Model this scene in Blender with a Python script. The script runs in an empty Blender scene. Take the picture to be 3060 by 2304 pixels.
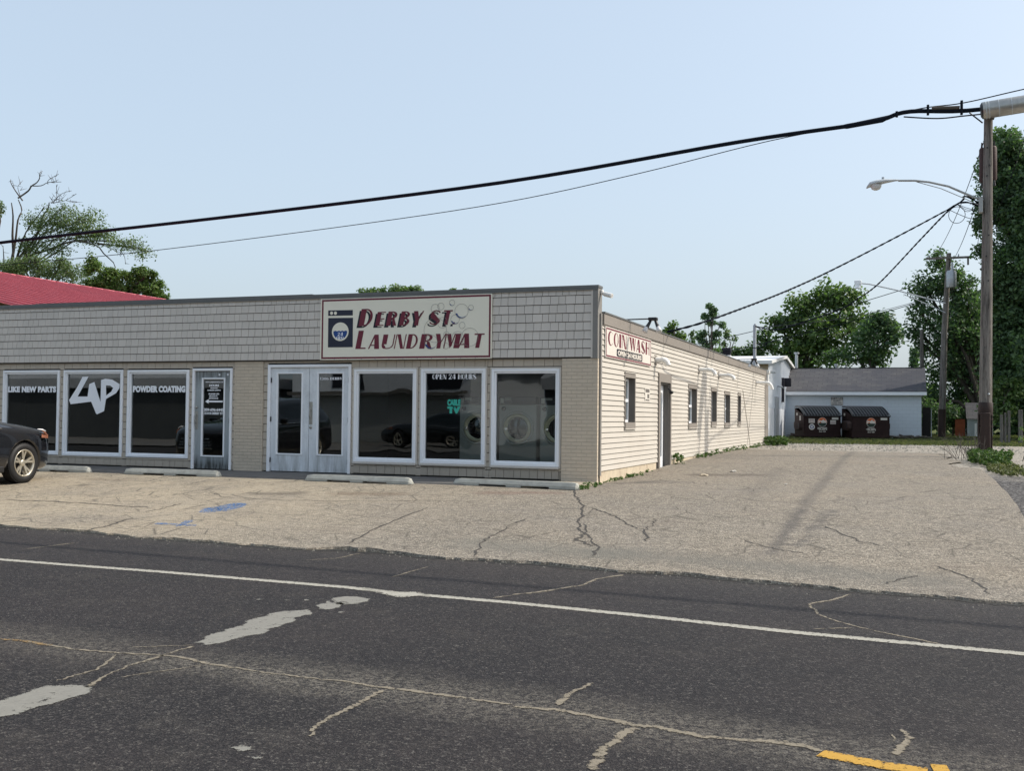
import bpy, bmesh, math, random
import numpy as np
from mathutils import Vector, Matrix, noise
R = math.radians
sc = bpy.context.scene
C = sc.collection
# ---------------------------------------------------------------- camera
cd = bpy.data.cameras.new('camera'); cam = bpy.data.objects.new('camera', cd); C.objects.link(cam)
cd.sensor_width = 36; cd.lens = 36*3165/3060; cd.clip_end = 2000; cd.clip_start = .1
CAM = Vector((5.3113, -18.6692, 1.2002))
cam.matrix_world = Matrix.Translation(CAM) @ Matrix(((0.93661218, 0.0003312, 0.35036768), (0.35020518, -0.03135283, -0.93614814), (0.01067496, 0.99950832, -0.02948143))).to_4x4()
sc.camera = cam
sc.render.resolution_x = 1024; sc.render.resolution_y = 772
# ---------------------------------------------------------------- sky and sun
SUN_AZ, SUN_EL = 24, 44          # degrees from +x towards +y, and above the horizon
w = bpy.data.worlds.new('World'); sc.world = w; w.use_nodes = True
nt = w.node_tree; nt.nodes.clear()
sk = nt.nodes.new('ShaderNodeTexSky'); sk.sky_type = 'NISHITA'; sk.sun_disc = False
sk.sun_elevation = R(SUN_EL); sk.sun_rotation = R(90-SUN_AZ); sk.air_density = 1.0; sk.dust_density = 5.5; sk.ozone_density = 1.2; sk.altitude = 150
bg = nt.nodes.new('ShaderNodeBackground'); bg.inputs[1].default_value = .15
wo = nt.nodes.new('ShaderNodeOutputWorld')
mxs = nt.nodes.new('ShaderNodeMix'); mxs.data_type = 'RGBA'; mxs.inputs[0].default_value = .62; mxs.inputs[7].default_value = (2.42, 2.86, 3.22, 1)   # thin even haze over the clear sky
nt.links.new(sk.outputs[0], mxs.inputs[6]); nt.links.new(mxs.outputs[2], bg.inputs[0]); nt.links.new(bg.outputs[0], wo.inputs[0])
sd = bpy.data.lights.new('sun', 'SUN'); sd.energy = 2.1; sd.angle = R(.6); sd.color = (1, .93, .82)
sun = bpy.data.objects.new('sun', sd); C.objects.link(sun)
sun.rotation_euler = Vector((math.cos(R(SUN_EL))*math.cos(R(SUN_AZ)), math.cos(R(SUN_EL))*math.sin(R(SUN_AZ)), math.sin(R(SUN_EL)))).to_track_quat('Z', 'Y').to_euler()
sc.view_settings.view_transform = 'Standard'; sc.view_settings.look = 'None'; sc.view_settings.exposure = .84; sc.view_settings.gamma = 1
sc.render.engine = 'CYCLES'
sc.cycles.max_bounces = 8; sc.cycles.transparent_max_bounces = 12
rnd = random.Random(7)
D={'patch':[[(0.8,-12.68),(0.78,-12.49),(0.73,-12.16),(0.69,-11.84),(0.69,-11.49),(0.85,-11.31),(0.95,-11.42),(1.0,-11.85),(1.04,-12.24),(1.01,-12.55),(0.94,-12.71)],[(0.84,-11.2),(0.8,-10.86),(0.88,-10.97),(0.94,-10.92),(1.03,-11.11),(0.98,-11.28)],[(0.76,-10.76),(0.83,-10.64),(0.93,-10.59),(1.1,-10.7),(1.11,-10.91),(1.01,-11.03),(0.83,-10.91)],[(0.79,-14.38),(0.76,-14.27),(0.75,-14.1),(0.77,-13.95),(0.89,-13.85),(1.01,-13.88),(1.08,-13.97),(1.08,-14.09),(1.07,-14.26),(1.04,-14.42),(1.0,-14.5),(0.99,-14.57)],[(2.37,-14.48),(2.39,-14.43),(2.45,-14.43),(2.48,-14.47),(2.45,-14.52)],[(2.54,-14.57),(2.58,-14.53),(2.6,-14.56),(2.57,-14.59)],[(0.21,-11.1),(0.21,-11.05),(0.26,-11.07),(0.26,-11.12)],[(0.44,-11.04),(0.44,-10.99),(0.5,-11.0),(0.48,-11.04)],[(0.58,-10.96),(0.58,-10.91),(0.64,-10.93),(0.63,-10.98)],[(1.12,-11.32),(1.12,-11.27),(1.17,-11.29),(1.16,-11.34)]],'crack':[([(0.58,-13.12),(0.75,-13.08),(0.96,-13.06),(1.26,-13.14),(1.54,-13.18),(1.8,-13.2),(2.04,-13.21),(2.27,-13.2),(2.43,-13.22),(2.66,-13.24),(2.88,-13.25),(3.09,-13.27),(3.32,-13.28)],0.035),([(-0.26,-13.08),(0.03,-13.13),(0.24,-13.15),(0.49,-13.12),(0.58,-13.12)],0.03),([(3.33,-13.31),(3.56,-13.29),(3.72,-13.32),(3.92,-13.37),(4.04,-13.41),(4.13,-13.39),(4.22,-13.42),(4.38,-13.46),(4.57,-13.44),(4.73,-13.41),(4.86,-13.43),(4.93,-13.48)],0.05),([(0.87,-12.77),(0.85,-12.93),(0.86,-13.21),(0.84,-13.35),(0.88,-13.56),(0.95,-13.79),(1.0,-13.88)],0.035),([(0.57,-13.16),(0.74,-13.52),(0.73,-13.68),(0.72,-13.83)],0.02),([(0.85,-12.74),(0.68,-12.85),(0.51,-12.96)],0.015),([(1.24,-13.18),(1.17,-13.34),(1.08,-13.47),(1.0,-13.62)],0.015),([(2.54,-13.29),(2.54,-13.45),(2.55,-13.6),(2.55,-13.74),(2.54,-13.86),(2.55,-13.96),(2.57,-14.08),(2.62,-14.19)],0.032),([(3.59,-12.67),(3.57,-12.77),(3.53,-12.92),(3.55,-13.2)],0.04),([(4.04,-13.45),(4.0,-13.57),(4.0,-13.71),(3.97,-13.82),(3.99,-13.96),(4.01,-14.14)],0.055),([(5.28,-12.96),(5.32,-13.09),(5.28,-13.24),(5.26,-13.4)],0.035),([(5.23,-13.06),(5.25,-13.18)],0.02),([(2.09,-10.0),(2.27,-9.73),(2.49,-9.24),(2.52,-8.81),(2.68,-8.45)],0.05),([(4.83,-8.74),(4.69,-9.13),(4.54,-9.38),(4.55,-9.55),(4.6,-9.65),(4.63,-9.85),(4.79,-10.1),(4.97,-10.29),(5.13,-10.42),(5.29,-10.53),(5.52,-10.68)],0.04),([(4.65,-10.49),(4.81,-10.4),(4.92,-10.33)],0.025),([(-0.68,-8.85),(-0.46,-8.6),(-0.45,-8.22),(-0.41,-8.13)],0.04),([(0.68,-9.52),(0.7,-8.74)],0.03),([(1.99,-10.21),(2.1,-10.03)],0.03),([(-3.99,-9.4),(-3.91,-8.64)],0.03)],'lotcrack':[([(0.01,-1.44),(0.43,-2.66),(0.79,-3.54),(1.1,-4.62),(1.3,-5.45),(1.59,-6.16),(1.62,-6.57),(1.92,-6.96),(1.98,-6.84)],0.03),([(1.33,-5.32),(1.65,-6.24),(2.01,-7.02),(2.11,-7.61)],0.022),([(1.0,-3.78),(1.28,-4.13),(1.65,-4.7),(1.93,-5.24),(2.22,-5.62),(2.46,-6.49)],0.02),([(2.22,-5.62),(2.21,-5.03),(2.12,-4.55)],0.018),([(0.9,-8.01),(0.61,-7.0),(0.53,-6.39),(0.47,-5.6),(0.46,-5.09)],0.02),([(4.32,-4.57),(4.6,-5.27),(4.79,-5.72),(5.04,-5.92)],0.018),([(3.52,-6.04),(3.79,-6.38),(4.04,-6.63),(4.26,-6.69)],0.016),([(5.99,-8.4),(5.87,-7.7),(5.73,-7.34),(5.55,-7.1)],0.016),([(5.09,-8.22),(5.24,-7.91),(5.4,-7.66)],0.016),([(-8.35,-5.56),(-7.48,-5.49),(-6.5,-5.55),(-5.74,-5.62),(-5.3,-5.62)],0.03),([(-0.82,-7.71),(-1.05,-6.72),(-1.2,-5.77),(-1.27,-4.91),(-1.34,-4.38)],0.022),([(-4.6,-7.74),(-4.63,-7.31),(-4.79,-6.78)],0.03),([(-5.07,-6.1),(-5.07,-5.7),(-5.19,-5.09)],0.02),([(-5.72,-3.68),(-5.11,-4.18),(-4.41,-4.29),(-3.8,-4.26),(-2.85,-4.11),(-1.84,-3.73),(-0.77,-3.51)],0.015)],'edge':[(-6.15,-7.67),(-5.67,-7.74),(-5.34,-7.75),(-4.92,-7.72),(-4.27,-7.85),(-3.59,-7.97),(-3.05,-7.96),(-2.55,-7.99),(-2.03,-8.03),(-1.5,-8.12),(-1.08,-8.05),(-0.85,-7.93),(-0.52,-7.99),(-0.24,-7.95),(-0.03,-7.97),(0.27,-8.11),(0.56,-8.14),(0.96,-8.12),(1.39,-8.13),(1.77,-8.12),(2.18,-8.23),(2.64,-8.28),(3.01,-8.27),(3.27,-8.2),(3.61,-8.35),(3.99,-8.4),(4.38,-8.45),(4.69,-8.53),(4.94,-8.53),(5.29,-8.59),(5.58,-8.57),(5.85,-8.74),(6.23,-8.69)],'white':[(-3.56,-10.14),(-2.63,-10.16),(-1.49,-10.16),(-0.4,-10.2),(0.6,-10.24),(1.11,-10.32),(2.23,-10.37),(3.43,-10.51),(4.5,-10.68),(5.29,-10.74),(6.04,-10.8)],'whiteflare':[(0.75,-10.21),(1.11,-10.32),(1.26,-10.23),(1.44,-10.33),(1.25,-10.52),(1.01,-10.39)],'yellow':[[(-0.54,-13.11),(-0.32,-13.08),(-0.01,-13.12)],[(4.93,-13.51),(5.1,-13.56),(5.24,-13.59),(5.39,-13.6)],[(5.41,-13.54),(5.48,-13.53)]],'blue':[[(-4.15,-6.98),(-3.82,-6.97),(-3.47,-7.0)],[(-3.87,-6.61),(-3.78,-6.86),(-3.68,-7.13)],[(-4.14,-5.9),(-4.34,-5.41),(-4.14,-5.41)],[(-4.32,-5.6),(-4.34,-5.18),(-4.25,-4.8)],[(-4.11,-5.73),(-4.12,-5.26),(-4.2,-4.91)]],'slab':[(6.6,8.08),(6.83,7.88),(6.88,6.9),(6.88,5.65),(6.92,4.34),(6.91,2.76),(6.9,1.29),(6.83,-0.76)],'streak':[(3.65,16.96),(3.71,9.27),(3.76,4.08),(3.83,0.01),(3.87,-2.68),(3.89,-4.6),(3.91,-5.91),(3.89,-7.1)],'streak2':[(4.24,-3.85),(4.14,-4.98),(4.09,-6.05),(4.05,-7.45)],'lap':[[(-11.954,1.989),(-11.782,1.995),(-12.078,1.547),(-11.799,1.548),(-11.759,1.826),(-11.619,1.872),(-11.436,1.427),(-11.432,1.917),(-11.313,1.944),(-11.124,1.923),(-10.919,1.823),(-10.925,1.741),(-11.014,1.625),(-11.287,1.496),(-11.332,1.227),(-11.526,1.155),(-11.556,1.178),(-11.695,1.435),(-12.273,1.375),(-12.321,1.475),(-12.292,1.499),(-12.09,1.764)]],'laphole':[(-11.295,1.799),(-11.178,1.792),(-11.096,1.741),(-11.146,1.659),(-11.283,1.573)],'txt':{'like':[(-14.099,1.637),(-12.693,1.776)],'powder':[(-10.556,1.644),(-9.173,1.787)]},'doortxt':{'www':[(-8.663,1.852),(-8.22,1.878)],'hours':[(-8.567,1.77),(-8.321,1.816)],'mon':[(-8.535,1.722),(-8.359,1.752)],'tm':[(-8.614,1.677),(-8.278,1.708)],'pl':[(-8.577,1.596),(-8.312,1.631)],'bl':[(-8.558,1.551),(-8.346,1.584)],'en':[(-8.566,1.506),(-8.336,1.537)],'arrow':[(-8.663,1.454),(-8.22,1.456)],'tel':[(-8.688,1.248),(-8.194,1.311)],'addr':[(-8.687,1.177),(-8.206,1.231)]},'open24':[(-3.371,1.914),(-2.444,2.014)],'cable':[(-3.045,1.398),(-2.768,1.524)],'tv':[(-3.043,1.25),(-2.766,1.384)],'derby1306':[(-5.879,1.907),(-5.37,1.958)],'signbord':[(-5.772,3.519),(-2.104,3.505),(-2.099,2.322),(-5.761,2.352)],'wash':([(-5.626,3.302),(-5.067,3.297),(-5.065,3.188),(-5.628,3.191)],[(-5.624,3.148),(-5.06,3.142),(-5.058,2.552),(-5.621,2.555)],[(-5.344,2.867),(-5.154,2.863),(-5.347,3.054)],[(-5.549,3.245),(-5.46,3.243),(-5.585,3.246)]),'signtxt':{'D':[(-4.933,2.97),(-4.586,3.311)],'E':[(-4.561,2.967),(-4.323,3.243)],'R':[(-4.322,2.966),(-4.044,3.245)],'B':[(-4.034,2.964),(-3.768,3.241)],'Y':[(-3.773,2.958),(-3.494,3.24)],'S':[(-3.406,2.965),(-3.112,3.247)],'T':[(-3.126,2.959),(-2.887,3.241)],'dot':[(-2.896,2.963),(-2.841,3.004)]},'signtxt2':[('L',[(-4.998,2.516),(-4.745,2.879)]),('A',[(-4.715,2.512),(-4.451,2.795)]),('U',[(-4.427,2.509),(-4.146,2.793)]),('N',[(-4.142,2.509),(-3.865,2.792)]),('D',[(-3.88,2.507),(-3.601,2.791)]),('R',[(-3.596,2.503),(-3.273,2.788)]),('Y',[(-3.297,2.503),(-3.013,2.787)]),('M',[(-3.083,2.504),(-2.719,2.782)]),('A',[(-2.783,2.503),(-2.519,2.782)]),('T',[(-2.482,2.503),(-2.221,2.778)])],'bub':[[(-3.261,3.276),(-3.172,3.274)],[(-3.141,3.316),(-3.07,3.314)],[(-2.905,3.38),(-2.846,3.379)],[(-2.706,3.215),(-2.564,3.211)],[(-2.511,3.277),(-2.456,3.276)],[(-2.838,3.058),(-2.746,3.056)],[(-2.69,2.941),(-2.626,2.94)],[(-3.255,2.859),(-3.014,2.855)],[(-3.345,2.631),(-3.205,2.629)],[(-3.019,2.55),(-2.96,2.55)],[(-2.778,2.699),(-2.65,2.697)],[(-2.527,2.712),(-2.349,2.709)],[(-3.099,3.001),(-2.992,2.998)],[(-3.016,2.77),(-2.957,2.769)]],'coin':([(0.331,2.906),(3.953,2.89),(3.935,2.319),(0.323,2.321)],[(0.444,2.612),(1.955,2.668)],[(2.118,2.628),(3.795,2.657)],[(1.121,2.527),(3.12,2.405)],[(0.456,2.8),(0.463,2.567),(3.798,2.576),(3.79,2.851)]),'pole':[(7.35,14.2,0.2),(7.43,14.2,4.63),(7.46,14.2,9.84)],'arm':[(7.29,14.2,7.55),(7.1,14.2,7.61),(6.85,14.2,7.74),(6.4,14.2,7.98),(5.88,14.2,8.14),(5.49,14.2,8.21),(5.04,14.2,8.24)],'lampbrace':[(7.29,14.2,7.34),(6.85,14.2,7.59),(6.2,14.2,7.93),(5.54,14.2,8.17)],'lamp':[(5.04,14.2,8.23),(4.69,14.2,8.28),(4.42,14.2,8.24),(4.24,14.2,8.11),(4.29,14.2,8.03),(4.49,14.2,7.93),(4.67,14.2,8.01),(4.86,14.2,8.09)],'trans':[(7.25,14.5,9.11),(7.33,14.5,8.12),(7.55,14.5,9.16),(7.67,14.5,8.17)],'closure':[(7.26,13.85,10.26),(7.29,13.85,9.74),(8.35,13.85,10.39),(8.35,13.85,9.82)],'bundle':[(-34.73,14.1,7.63),(-29.19,14.1,8.04),(-17.95,14.1,8.49),(-7.39,14.1,9.02),(0.35,14.1,9.74),(3.88,14.1,9.98),(4.63,14.1,10.08),(5.37,14.1,10.24),(7.34,14.1,10.13),(11.18,14.1,10.46)],'strand':[(3.88,14.1,10.05),(4.63,14.1,10.15),(5.73,14.1,10.31),(6.81,14.1,10.36),(8.37,14.1,10.6),(11.18,14.1,11.02)],'lower':[(5.19,14.1,10.1),(6.1,14.1,9.97),(6.81,14.1,9.98),(7.34,14.1,9.99)],'thin':[(-34.82,14.2,6.94),(-29.27,14.2,7.14),(-22.57,14.2,7.35),(-13.78,14.2,7.86),(-7.42,14.2,8.36),(-2.84,14.2,9.0),(1.34,14.2,9.73),(4.44,14.2,10.08)],'drop1':[(7.26,14.2,7.4),(6.83,14.2,7.67),(6.45,14.2,7.35),(3.0,11.39,5.13),(1.2,5.99,3.57),(0.0,5.9,3.23)],'pole2':[(7.11,47.0,0.36),(7.26,47.0,6.19),(7.5,47.0,10.74)],'xarm':[(6.26,47.0,10.59),(8.81,47.0,10.45)],'tr2':[(7.28,47.0,9.82),(7.8,47.0,8.85)],'arm2':[(7.32,47.0,7.98),(6.15,47.0,8.34),(4.69,47.0,8.82),(3.21,47.0,9.22),(2.53,47.0,9.32)],'arm2b':[(7.32,47.0,7.44),(6.15,47.0,8.05),(5.06,47.0,8.57)],'band2':[(7.08,47.0,1.57)],'ever':[(5.86,90.0,6.76),(5.86,90.0,8.05)],'pole3':[(6.14,53.0,3.6),(6.11,53.0,6.98)],'mast':[(-0.42,24.2,3.31),(-0.41,24.2,4.91)],'drop2':[(7.2,14.2,7.37),(6.83,14.2,7.5),(6.46,14.3,7.35),(5.71,16.0,6.82),(4.43,18.3,5.77),(3.62,19.8,5.37),(3.01,20.8,5.15),(1.82,22.3,4.93),(0.56,23.6,4.71)],'TA':[(-44.77,13.65,1.86,0.81),(-43.07,13.29,1.17,0.8),(-46.12,13.18,1.37,0.82),(-47.53,13.53,0.7,0.62),(-44.06,12.67,2.09,0.61),(-41.96,12.29,0.99,0.47),(-39.9,11.73,1.29,0.53),(-38.76,11.22,0.72,0.36),(-47.22,12.01,1.56,0.62),(-45.22,11.58,1.28,0.34),(-46.42,14.29,0.35,0.34),(-44.95,14.2,0.51,0.27)],'TAb':[([(-49.31,34.0,9.9),(-49.27,34.0,11.28),(-49.27,34.0,12.66),(-49.11,34.0,13.9),(-49.11,34.0,14.73)],0.3),([(-49.05,34.0,9.89),(-49.05,34.0,11.27),(-48.99,34.0,12.37),(-48.72,34.0,13.6),(-48.61,34.0,14.28),(-48.58,34.0,14.9)],0.28),([(-48.58,34.0,14.9),(-48.91,34.0,15.54),(-49.24,34.0,16.05),(-49.38,34.0,16.3)],0.13),([(-48.5,34.0,14.97),(-48.07,34.0,15.49),(-47.59,34.0,15.73),(-47.25,34.0,15.95),(-46.91,34.0,16.2),(-46.76,34.0,16.46),(-46.88,34.0,16.68)],0.16),([(-47.59,34.0,15.73),(-46.81,34.0,15.71),(-46.12,34.0,15.83),(-45.6,34.0,15.82),(-44.96,34.0,15.79)],0.09),([(-46.38,34.0,15.82),(-46.04,34.0,16.0),(-45.49,34.0,16.39)],0.07),([(-48.59,34.0,15.18),(-48.52,34.0,15.66),(-48.48,34.0,16.0)],0.06),([(-48.76,34.0,10.57),(-48.42,34.0,11.25),(-47.92,34.0,11.91),(-47.24,34.0,12.7),(-46.66,34.0,13.83),(-46.24,34.0,14.14),(-45.91,34.0,14.53)],0.3),([(-45.91,34.0,14.53),(-45.56,34.0,14.58),(-44.79,34.0,14.63),(-43.96,34.0,15.02)],0.08),([(-45.91,34.0,14.53),(-46.0,34.0,14.95)],0.06),([(-45.56,34.0,14.58),(-44.98,34.0,15.08),(-44.56,34.0,15.29)],0.06),([(-44.79,34.0,14.63),(-44.11,34.0,14.56),(-43.85,34.0,14.41)],0.05),([(-45.74,34.0,14.66),(-45.75,34.0,15.75)],0.04),([(-48.76,34.0,10.57),(-47.63,34.0,11.21),(-46.59,34.0,11.51),(-45.22,34.0,11.85),(-43.7,34.0,11.95),(-42.35,34.0,11.65),(-41.51,34.0,11.08),(-40.59,34.0,10.18),(-41.88,34.0,9.37),(-42.87,34.0,9.14)],0.2),([(-42.36,34.0,11.71),(-42.02,34.0,11.7),(-40.86,34.0,11.25),(-40.28,34.0,11.02),(-39.86,34.0,10.35)],0.08),([(-42.36,34.0,11.78),(-41.12,34.0,11.59),(-39.49,34.0,11.51)],0.1),([(-49.92,34.0,10.62),(-49.66,34.0,11.09),(-49.96,34.0,12.0)],0.16)],'TC':[(-41.95,9.28,1.15,0.66),(-40.8,9.24,1.36,0.65),(-39.29,9.12,1.49,0.65),(-37.43,8.81,1.31,0.64),(-38.18,9.42,0.88,0.35),(-40.21,9.69,0.9,0.3),(-42.58,9.31,0.47,0.36)],'TB':[(-34.32,8.76,0.62,0.55),(-33.07,8.22,0.74,0.55),(-31.46,8.05,0.99,0.54),(-30.65,7.43,0.98,0.48),(-31.2,8.42,0.36,0.24),(-30.54,8.24,0.26,0.24),(-30.13,7.63,0.36,0.27),(-33.74,7.75,1.09,0.55),(-32.44,7.49,1.07,0.44),(-29.79,7.03,0.39,0.13)],'TD':[(-50.4,14.46,0.5,0.49),(-50.75,13.99,0.54,0.56)],'TE':[(-25.4,7.9,2.59,0.84),(-25.42,9.25,0.93,0.28),(-27.31,9.11,0.95,0.17),(-24.79,9.12,0.74,0.25),(-26.36,9.11,0.88,0.2),(-24.24,9.21,0.25,0.2),(-23.74,9.14,0.18,0.17),(-26.04,8.7,1.87,0.34)],'TF':[(-21.43,9.07,0.21,0.15),(-20.54,9.01,0.06,0.12),(-21.19,8.84,0.36,0.17)],'TG':[(-10.86,7.6,0.6,0.44),(-10.5,7.31,0.52,0.44),(-10.87,8.08,0.18,0.2),(-10.1,7.07,0.28,0.2),(-11.35,7.41,0.49,0.44)],'TH':[(-7.11,8.69,0.18,0.22),(-6.89,8.47,0.16,0.26),(-7.43,8.01,0.33,0.26),(-6.89,8.14,0.25,0.22),(-7.03,7.6,0.43,0.26),(-6.34,7.44,0.32,0.22),(-7.54,6.88,0.44,0.26),(-6.7,6.86,0.5,0.29),(-7.61,6.37,0.36,0.18),(-6.81,6.36,0.47,0.25),(-7.75,6.66,0.26,0.22),(-7.39,6.0,0.22,0.15)],'TI':[(-6.51,6.98,0.45,0.31),(-6.81,6.48,0.34,0.23),(-6.05,6.78,0.23,0.23),(-6.62,7.32,0.27,0.15)],'TI2':[(-8.99,6.9,0.23,0.35),(-8.96,7.21,0.15,0.15),(-9.03,6.59,0.23,0.19)],'TJ':[(-0.42,10.73,1.53,1.43),(-2.49,9.89,1.73,1.26),(1.28,10.33,1.34,1.24),(-3.89,8.48,1.57,1.27),(-5.3,7.23,1.24,0.91),(-1.1,8.24,2.72,1.97),(1.62,8.19,2.0,1.59),(-6.37,6.33,1.25,0.66),(-1.79,6.28,3.41,1.43),(-8.55,6.17,2.18,0.59)],'TJ2':[(3.43,7.99,1.53,0.98),(4.35,7.32,0.91,1.14),(2.81,6.7,1.84,1.31),(1.88,5.73,2.47,0.98),(3.58,8.32,0.92,0.65)],'TL':[(7.2,11.55,0.96,0.89),(6.24,9.95,1.24,1.19),(7.75,10.05,1.62,1.33),(8.83,9.13,1.34,1.76),(6.1,8.02,1.05,1.34),(7.75,7.39,1.62,1.77),(7.2,5.04,1.22,2.07),(8.55,4.44,1.6,2.35),(6.65,2.67,0.82,1.77),(8.01,2.09,1.61,1.76),(5.68,6.98,0.97,0.54),(6.1,6.08,0.55,0.59),(9.36,6.77,1.2,2.34)],'TM':[(13.13,12.96,2.02,2.81),(13.33,7.6,2.23,3.3),(12.86,3.04,1.91,2.03),(12.45,15.57,1.59,1.54),(14.69,10.09,1.76,2.27),(10.72,16.48,0.93,1.04),(11.41,13.06,1.15,2.07),(10.47,13.63,0.93,1.3),(11.39,8.68,1.15,2.32),(9.87,8.73,0.7,1.56),(9.87,6.66,0.7,1.81),(9.17,12.41,0.48,0.65),(10.37,17.03,1.05,0.91),(9.89,15.24,1.17,1.57),(11.06,14.63,1.39,1.82),(9.65,13.43,1.06,1.17),(11.05,12.31,1.39,2.07),(10.81,9.99,1.39,1.81),(10.57,7.67,1.28,2.07),(11.03,5.09,1.38,2.31),(10.1,4.07,1.05,2.32),(9.17,10.84,0.52,0.47),(11.71,2.02,1.14,1.02)],'TN':[(9.6,2.23,0.91,0.75),(10.4,2.98,1.12,0.75),(10.05,1.74,0.9,0.75)],'SH':[(6.31,1.75,0.78,0.98),(7.6,1.49,1.02,0.89),(8.37,1.22,0.76,0.69),(9.38,1.09,0.63,0.69)]}
# ---------------------------------------------------------------- materials
class NT:
    def __init__(s, name):
        s.m = bpy.data.materials.new(name); s.m.use_nodes = True; s.t = s.m.node_tree; s.t.nodes.clear()
        s.out = s.n('ShaderNodeOutputMaterial'); s.b = s.n('ShaderNodeBsdfPrincipled'); s.l(s.b.outputs[0], s.out.inputs[0])
        s.tc = s.n('ShaderNodeTexCoord')
        s.P = s.tc.outputs['Object']
    def n(s, k, **kw):
        x = s.t.nodes.new(k)
        for a, v in kw.items(): setattr(x, a, v)
        return x
    def l(s, a, b): s.t.links.new(a, b)
    def noise(s, scale, detail=4, rough=.6, vec=None, sx=None, dist=0):
        x = s.n('ShaderNodeTexNoise'); x.inputs['Scale'].default_value = scale; x.inputs['Detail'].default_value = detail
        x.inputs['Roughness'].default_value = rough; x.inputs['Distortion'].default_value = dist
        v = vec or s.P
        if sx:
            mp = s.n('ShaderNodeMapping'); mp.inputs['Scale'].default_value = sx; s.l(v, mp.inputs[0]); v = mp.outputs[0]
        s.l(v, x.inputs['Vector']); return x.outputs['Fac']
    def voro(s, scale, feature='F1', sx=None, out='Distance'):
        x = s.n('ShaderNodeTexVoronoi'); x.feature = feature; x.inputs['Scale'].default_value = scale
        v = s.P
        if sx:
            mp = s.n('ShaderNodeMapping'); mp.inputs['Scale'].default_value = sx; s.l(v, mp.inputs[0]); v = mp.outputs[0]
        s.l(v, x.inputs['Vector']); return x.outputs[out]
    def ramp(s, f, *st):
        x = s.n('ShaderNodeValToRGB'); e = x.color_ramp.elements
        while len(e) < len(st): e.new(.5)
        for q, (p, c) in zip(e, st):
            q.position = p; q.color = (*c, 1) if isinstance(c, tuple) else (c, c, c, 1)
        s.l(f, x.inputs[0]); return x.outputs[0]
    def mix(s, f, a, b, mode='MIX'):
        x = s.n('ShaderNodeMix'); x.data_type = 'RGBA'; x.blend_type = mode
        for sock, v in ((x.inputs[0], f), (x.inputs[6], a), (x.inputs[7], b)):
            if isinstance(v, (int, float)): sock.default_value = v if sock == x.inputs[0] else (v, v, v, 1)
            elif isinstance(v, tuple): sock.default_value = (*v, 1)
            else: s.l(v, sock)
        return x.outputs[2]
    def math(s, op, a, b=0., clamp=False):
        x = s.n('ShaderNodeMath'); x.operation = op; x.use_clamp = clamp
        for i, v in enumerate((a, b)):
            if isinstance(v, (int, float)): x.inputs[i].default_value = v
            else: s.l(v, x.inputs[i])
        return x.outputs[0]
    def xyz(s, vec=None):
        x = s.n('ShaderNodeSeparateXYZ'); s.l(vec or s.P, x.inputs[0]); return x.outputs
    def bump(s, h, strength=.3, dist=.01):
        x = s.n('ShaderNodeBump'); x.inputs['Strength'].default_value = strength; x.inputs['Distance'].default_value = dist
        s.l(h, x.inputs['Height']); s.l(x.outputs[0], s.b.inputs['Normal'])
    def seg(s, a, b, wd, soft, nz=None):
        """1 near the ground line a-b, 0 beyond wd+soft"""
        v = s.n('ShaderNodeVectorMath'); v.operation = 'MULTIPLY'; s.l(s.P, v.inputs[0]); v.inputs[1].default_value = (1, 1, 0)
        q = s.n('ShaderNodeVectorMath'); q.operation = 'SUBTRACT'; s.l(v.outputs[0], q.inputs[0]); q.inputs[1].default_value = (a[0], a[1], 0)
        d = Vector((b[0]-a[0], b[1]-a[1], 0)); L = d.length; d /= L
        dt = s.n('ShaderNodeVectorMath'); dt.operation = 'DOT_PRODUCT'; s.l(q.outputs[0], dt.inputs[0]); dt.inputs[1].default_value = d
        cl = s.n('ShaderNodeClamp'); s.l(dt.outputs['Value'], cl.inputs[0]); cl.inputs[1].default_value = 0; cl.inputs[2].default_value = L
        sc_ = s.n('ShaderNodeVectorMath'); sc_.operation = 'SCALE'; sc_.inputs[0].default_value = d; s.l(cl.outputs[0], sc_.inputs['Scale'])
        df = s.n('ShaderNodeVectorMath'); df.operation = 'DISTANCE'; s.l(q.outputs[0], df.inputs[0]); s.l(sc_.outputs[0], df.inputs[1])
        dist = df.outputs['Value']
        if nz is not None: dist = s.math('ADD', dist, nz)
        mr = s.n('ShaderNodeMapRange'); s.l(dist, mr.inputs[0]); mr.inputs[1].default_value = wd; mr.inputs[2].default_value = wd+soft
        mr.inputs[3].default_value = 1; mr.inputs[4].default_value = 0; return mr.outputs[0]
    def fin(s, col=None, rough=.7, metal=0, spec=None):
        if col is not None:
            if isinstance(col, tuple): s.b.inputs['Base Color'].default_value = (*col, 1)
            else: s.l(col, s.b.inputs['Base Color'])
        if isinstance(rough, (int, float)): s.b.inputs['Roughness'].default_value = rough
        else: s.l(rough, s.b.inputs['Roughness'])
        s.b.inputs['Metallic'].default_value = metal
        if spec is not None: s.b.inputs['Specular IOR Level'].default_value = spec
        return s.m
def c_(c, k): return tuple(min(1, v*k) for v in c)
def plain(name, col, rough=.65, var=.12, scale=6, metal=0, bump=0, bscale=60, spec=.4, stretch=None, dirt=None, dirt_amt=.4):
    t = NT(name)
    f = t.noise(scale, 5, .65, sx=stretch)
    c = t.ramp(f, (.25, c_(col, 1-var)), (.75, c_(col, 1+var)))
    f2 = t.noise(scale*.17, 3, .5)
    c = t.mix(t.ramp(f2, (.35, 0.), (.7, 1.)), c, t.mix(1., c, c_((1, 1, 1), 1-var*.8), 'MULTIPLY'))
    if dirt: c = t.mix(t.ramp(t.noise(scale*.6, 6, .7, sx=stretch), (.52, 0.), (.75, dirt_amt)), c, dirt)
    if bump: t.bump(t.noise(bscale, 4, .6), bump, .01)
    return t.fin(c, rough, metal, spec)
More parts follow.
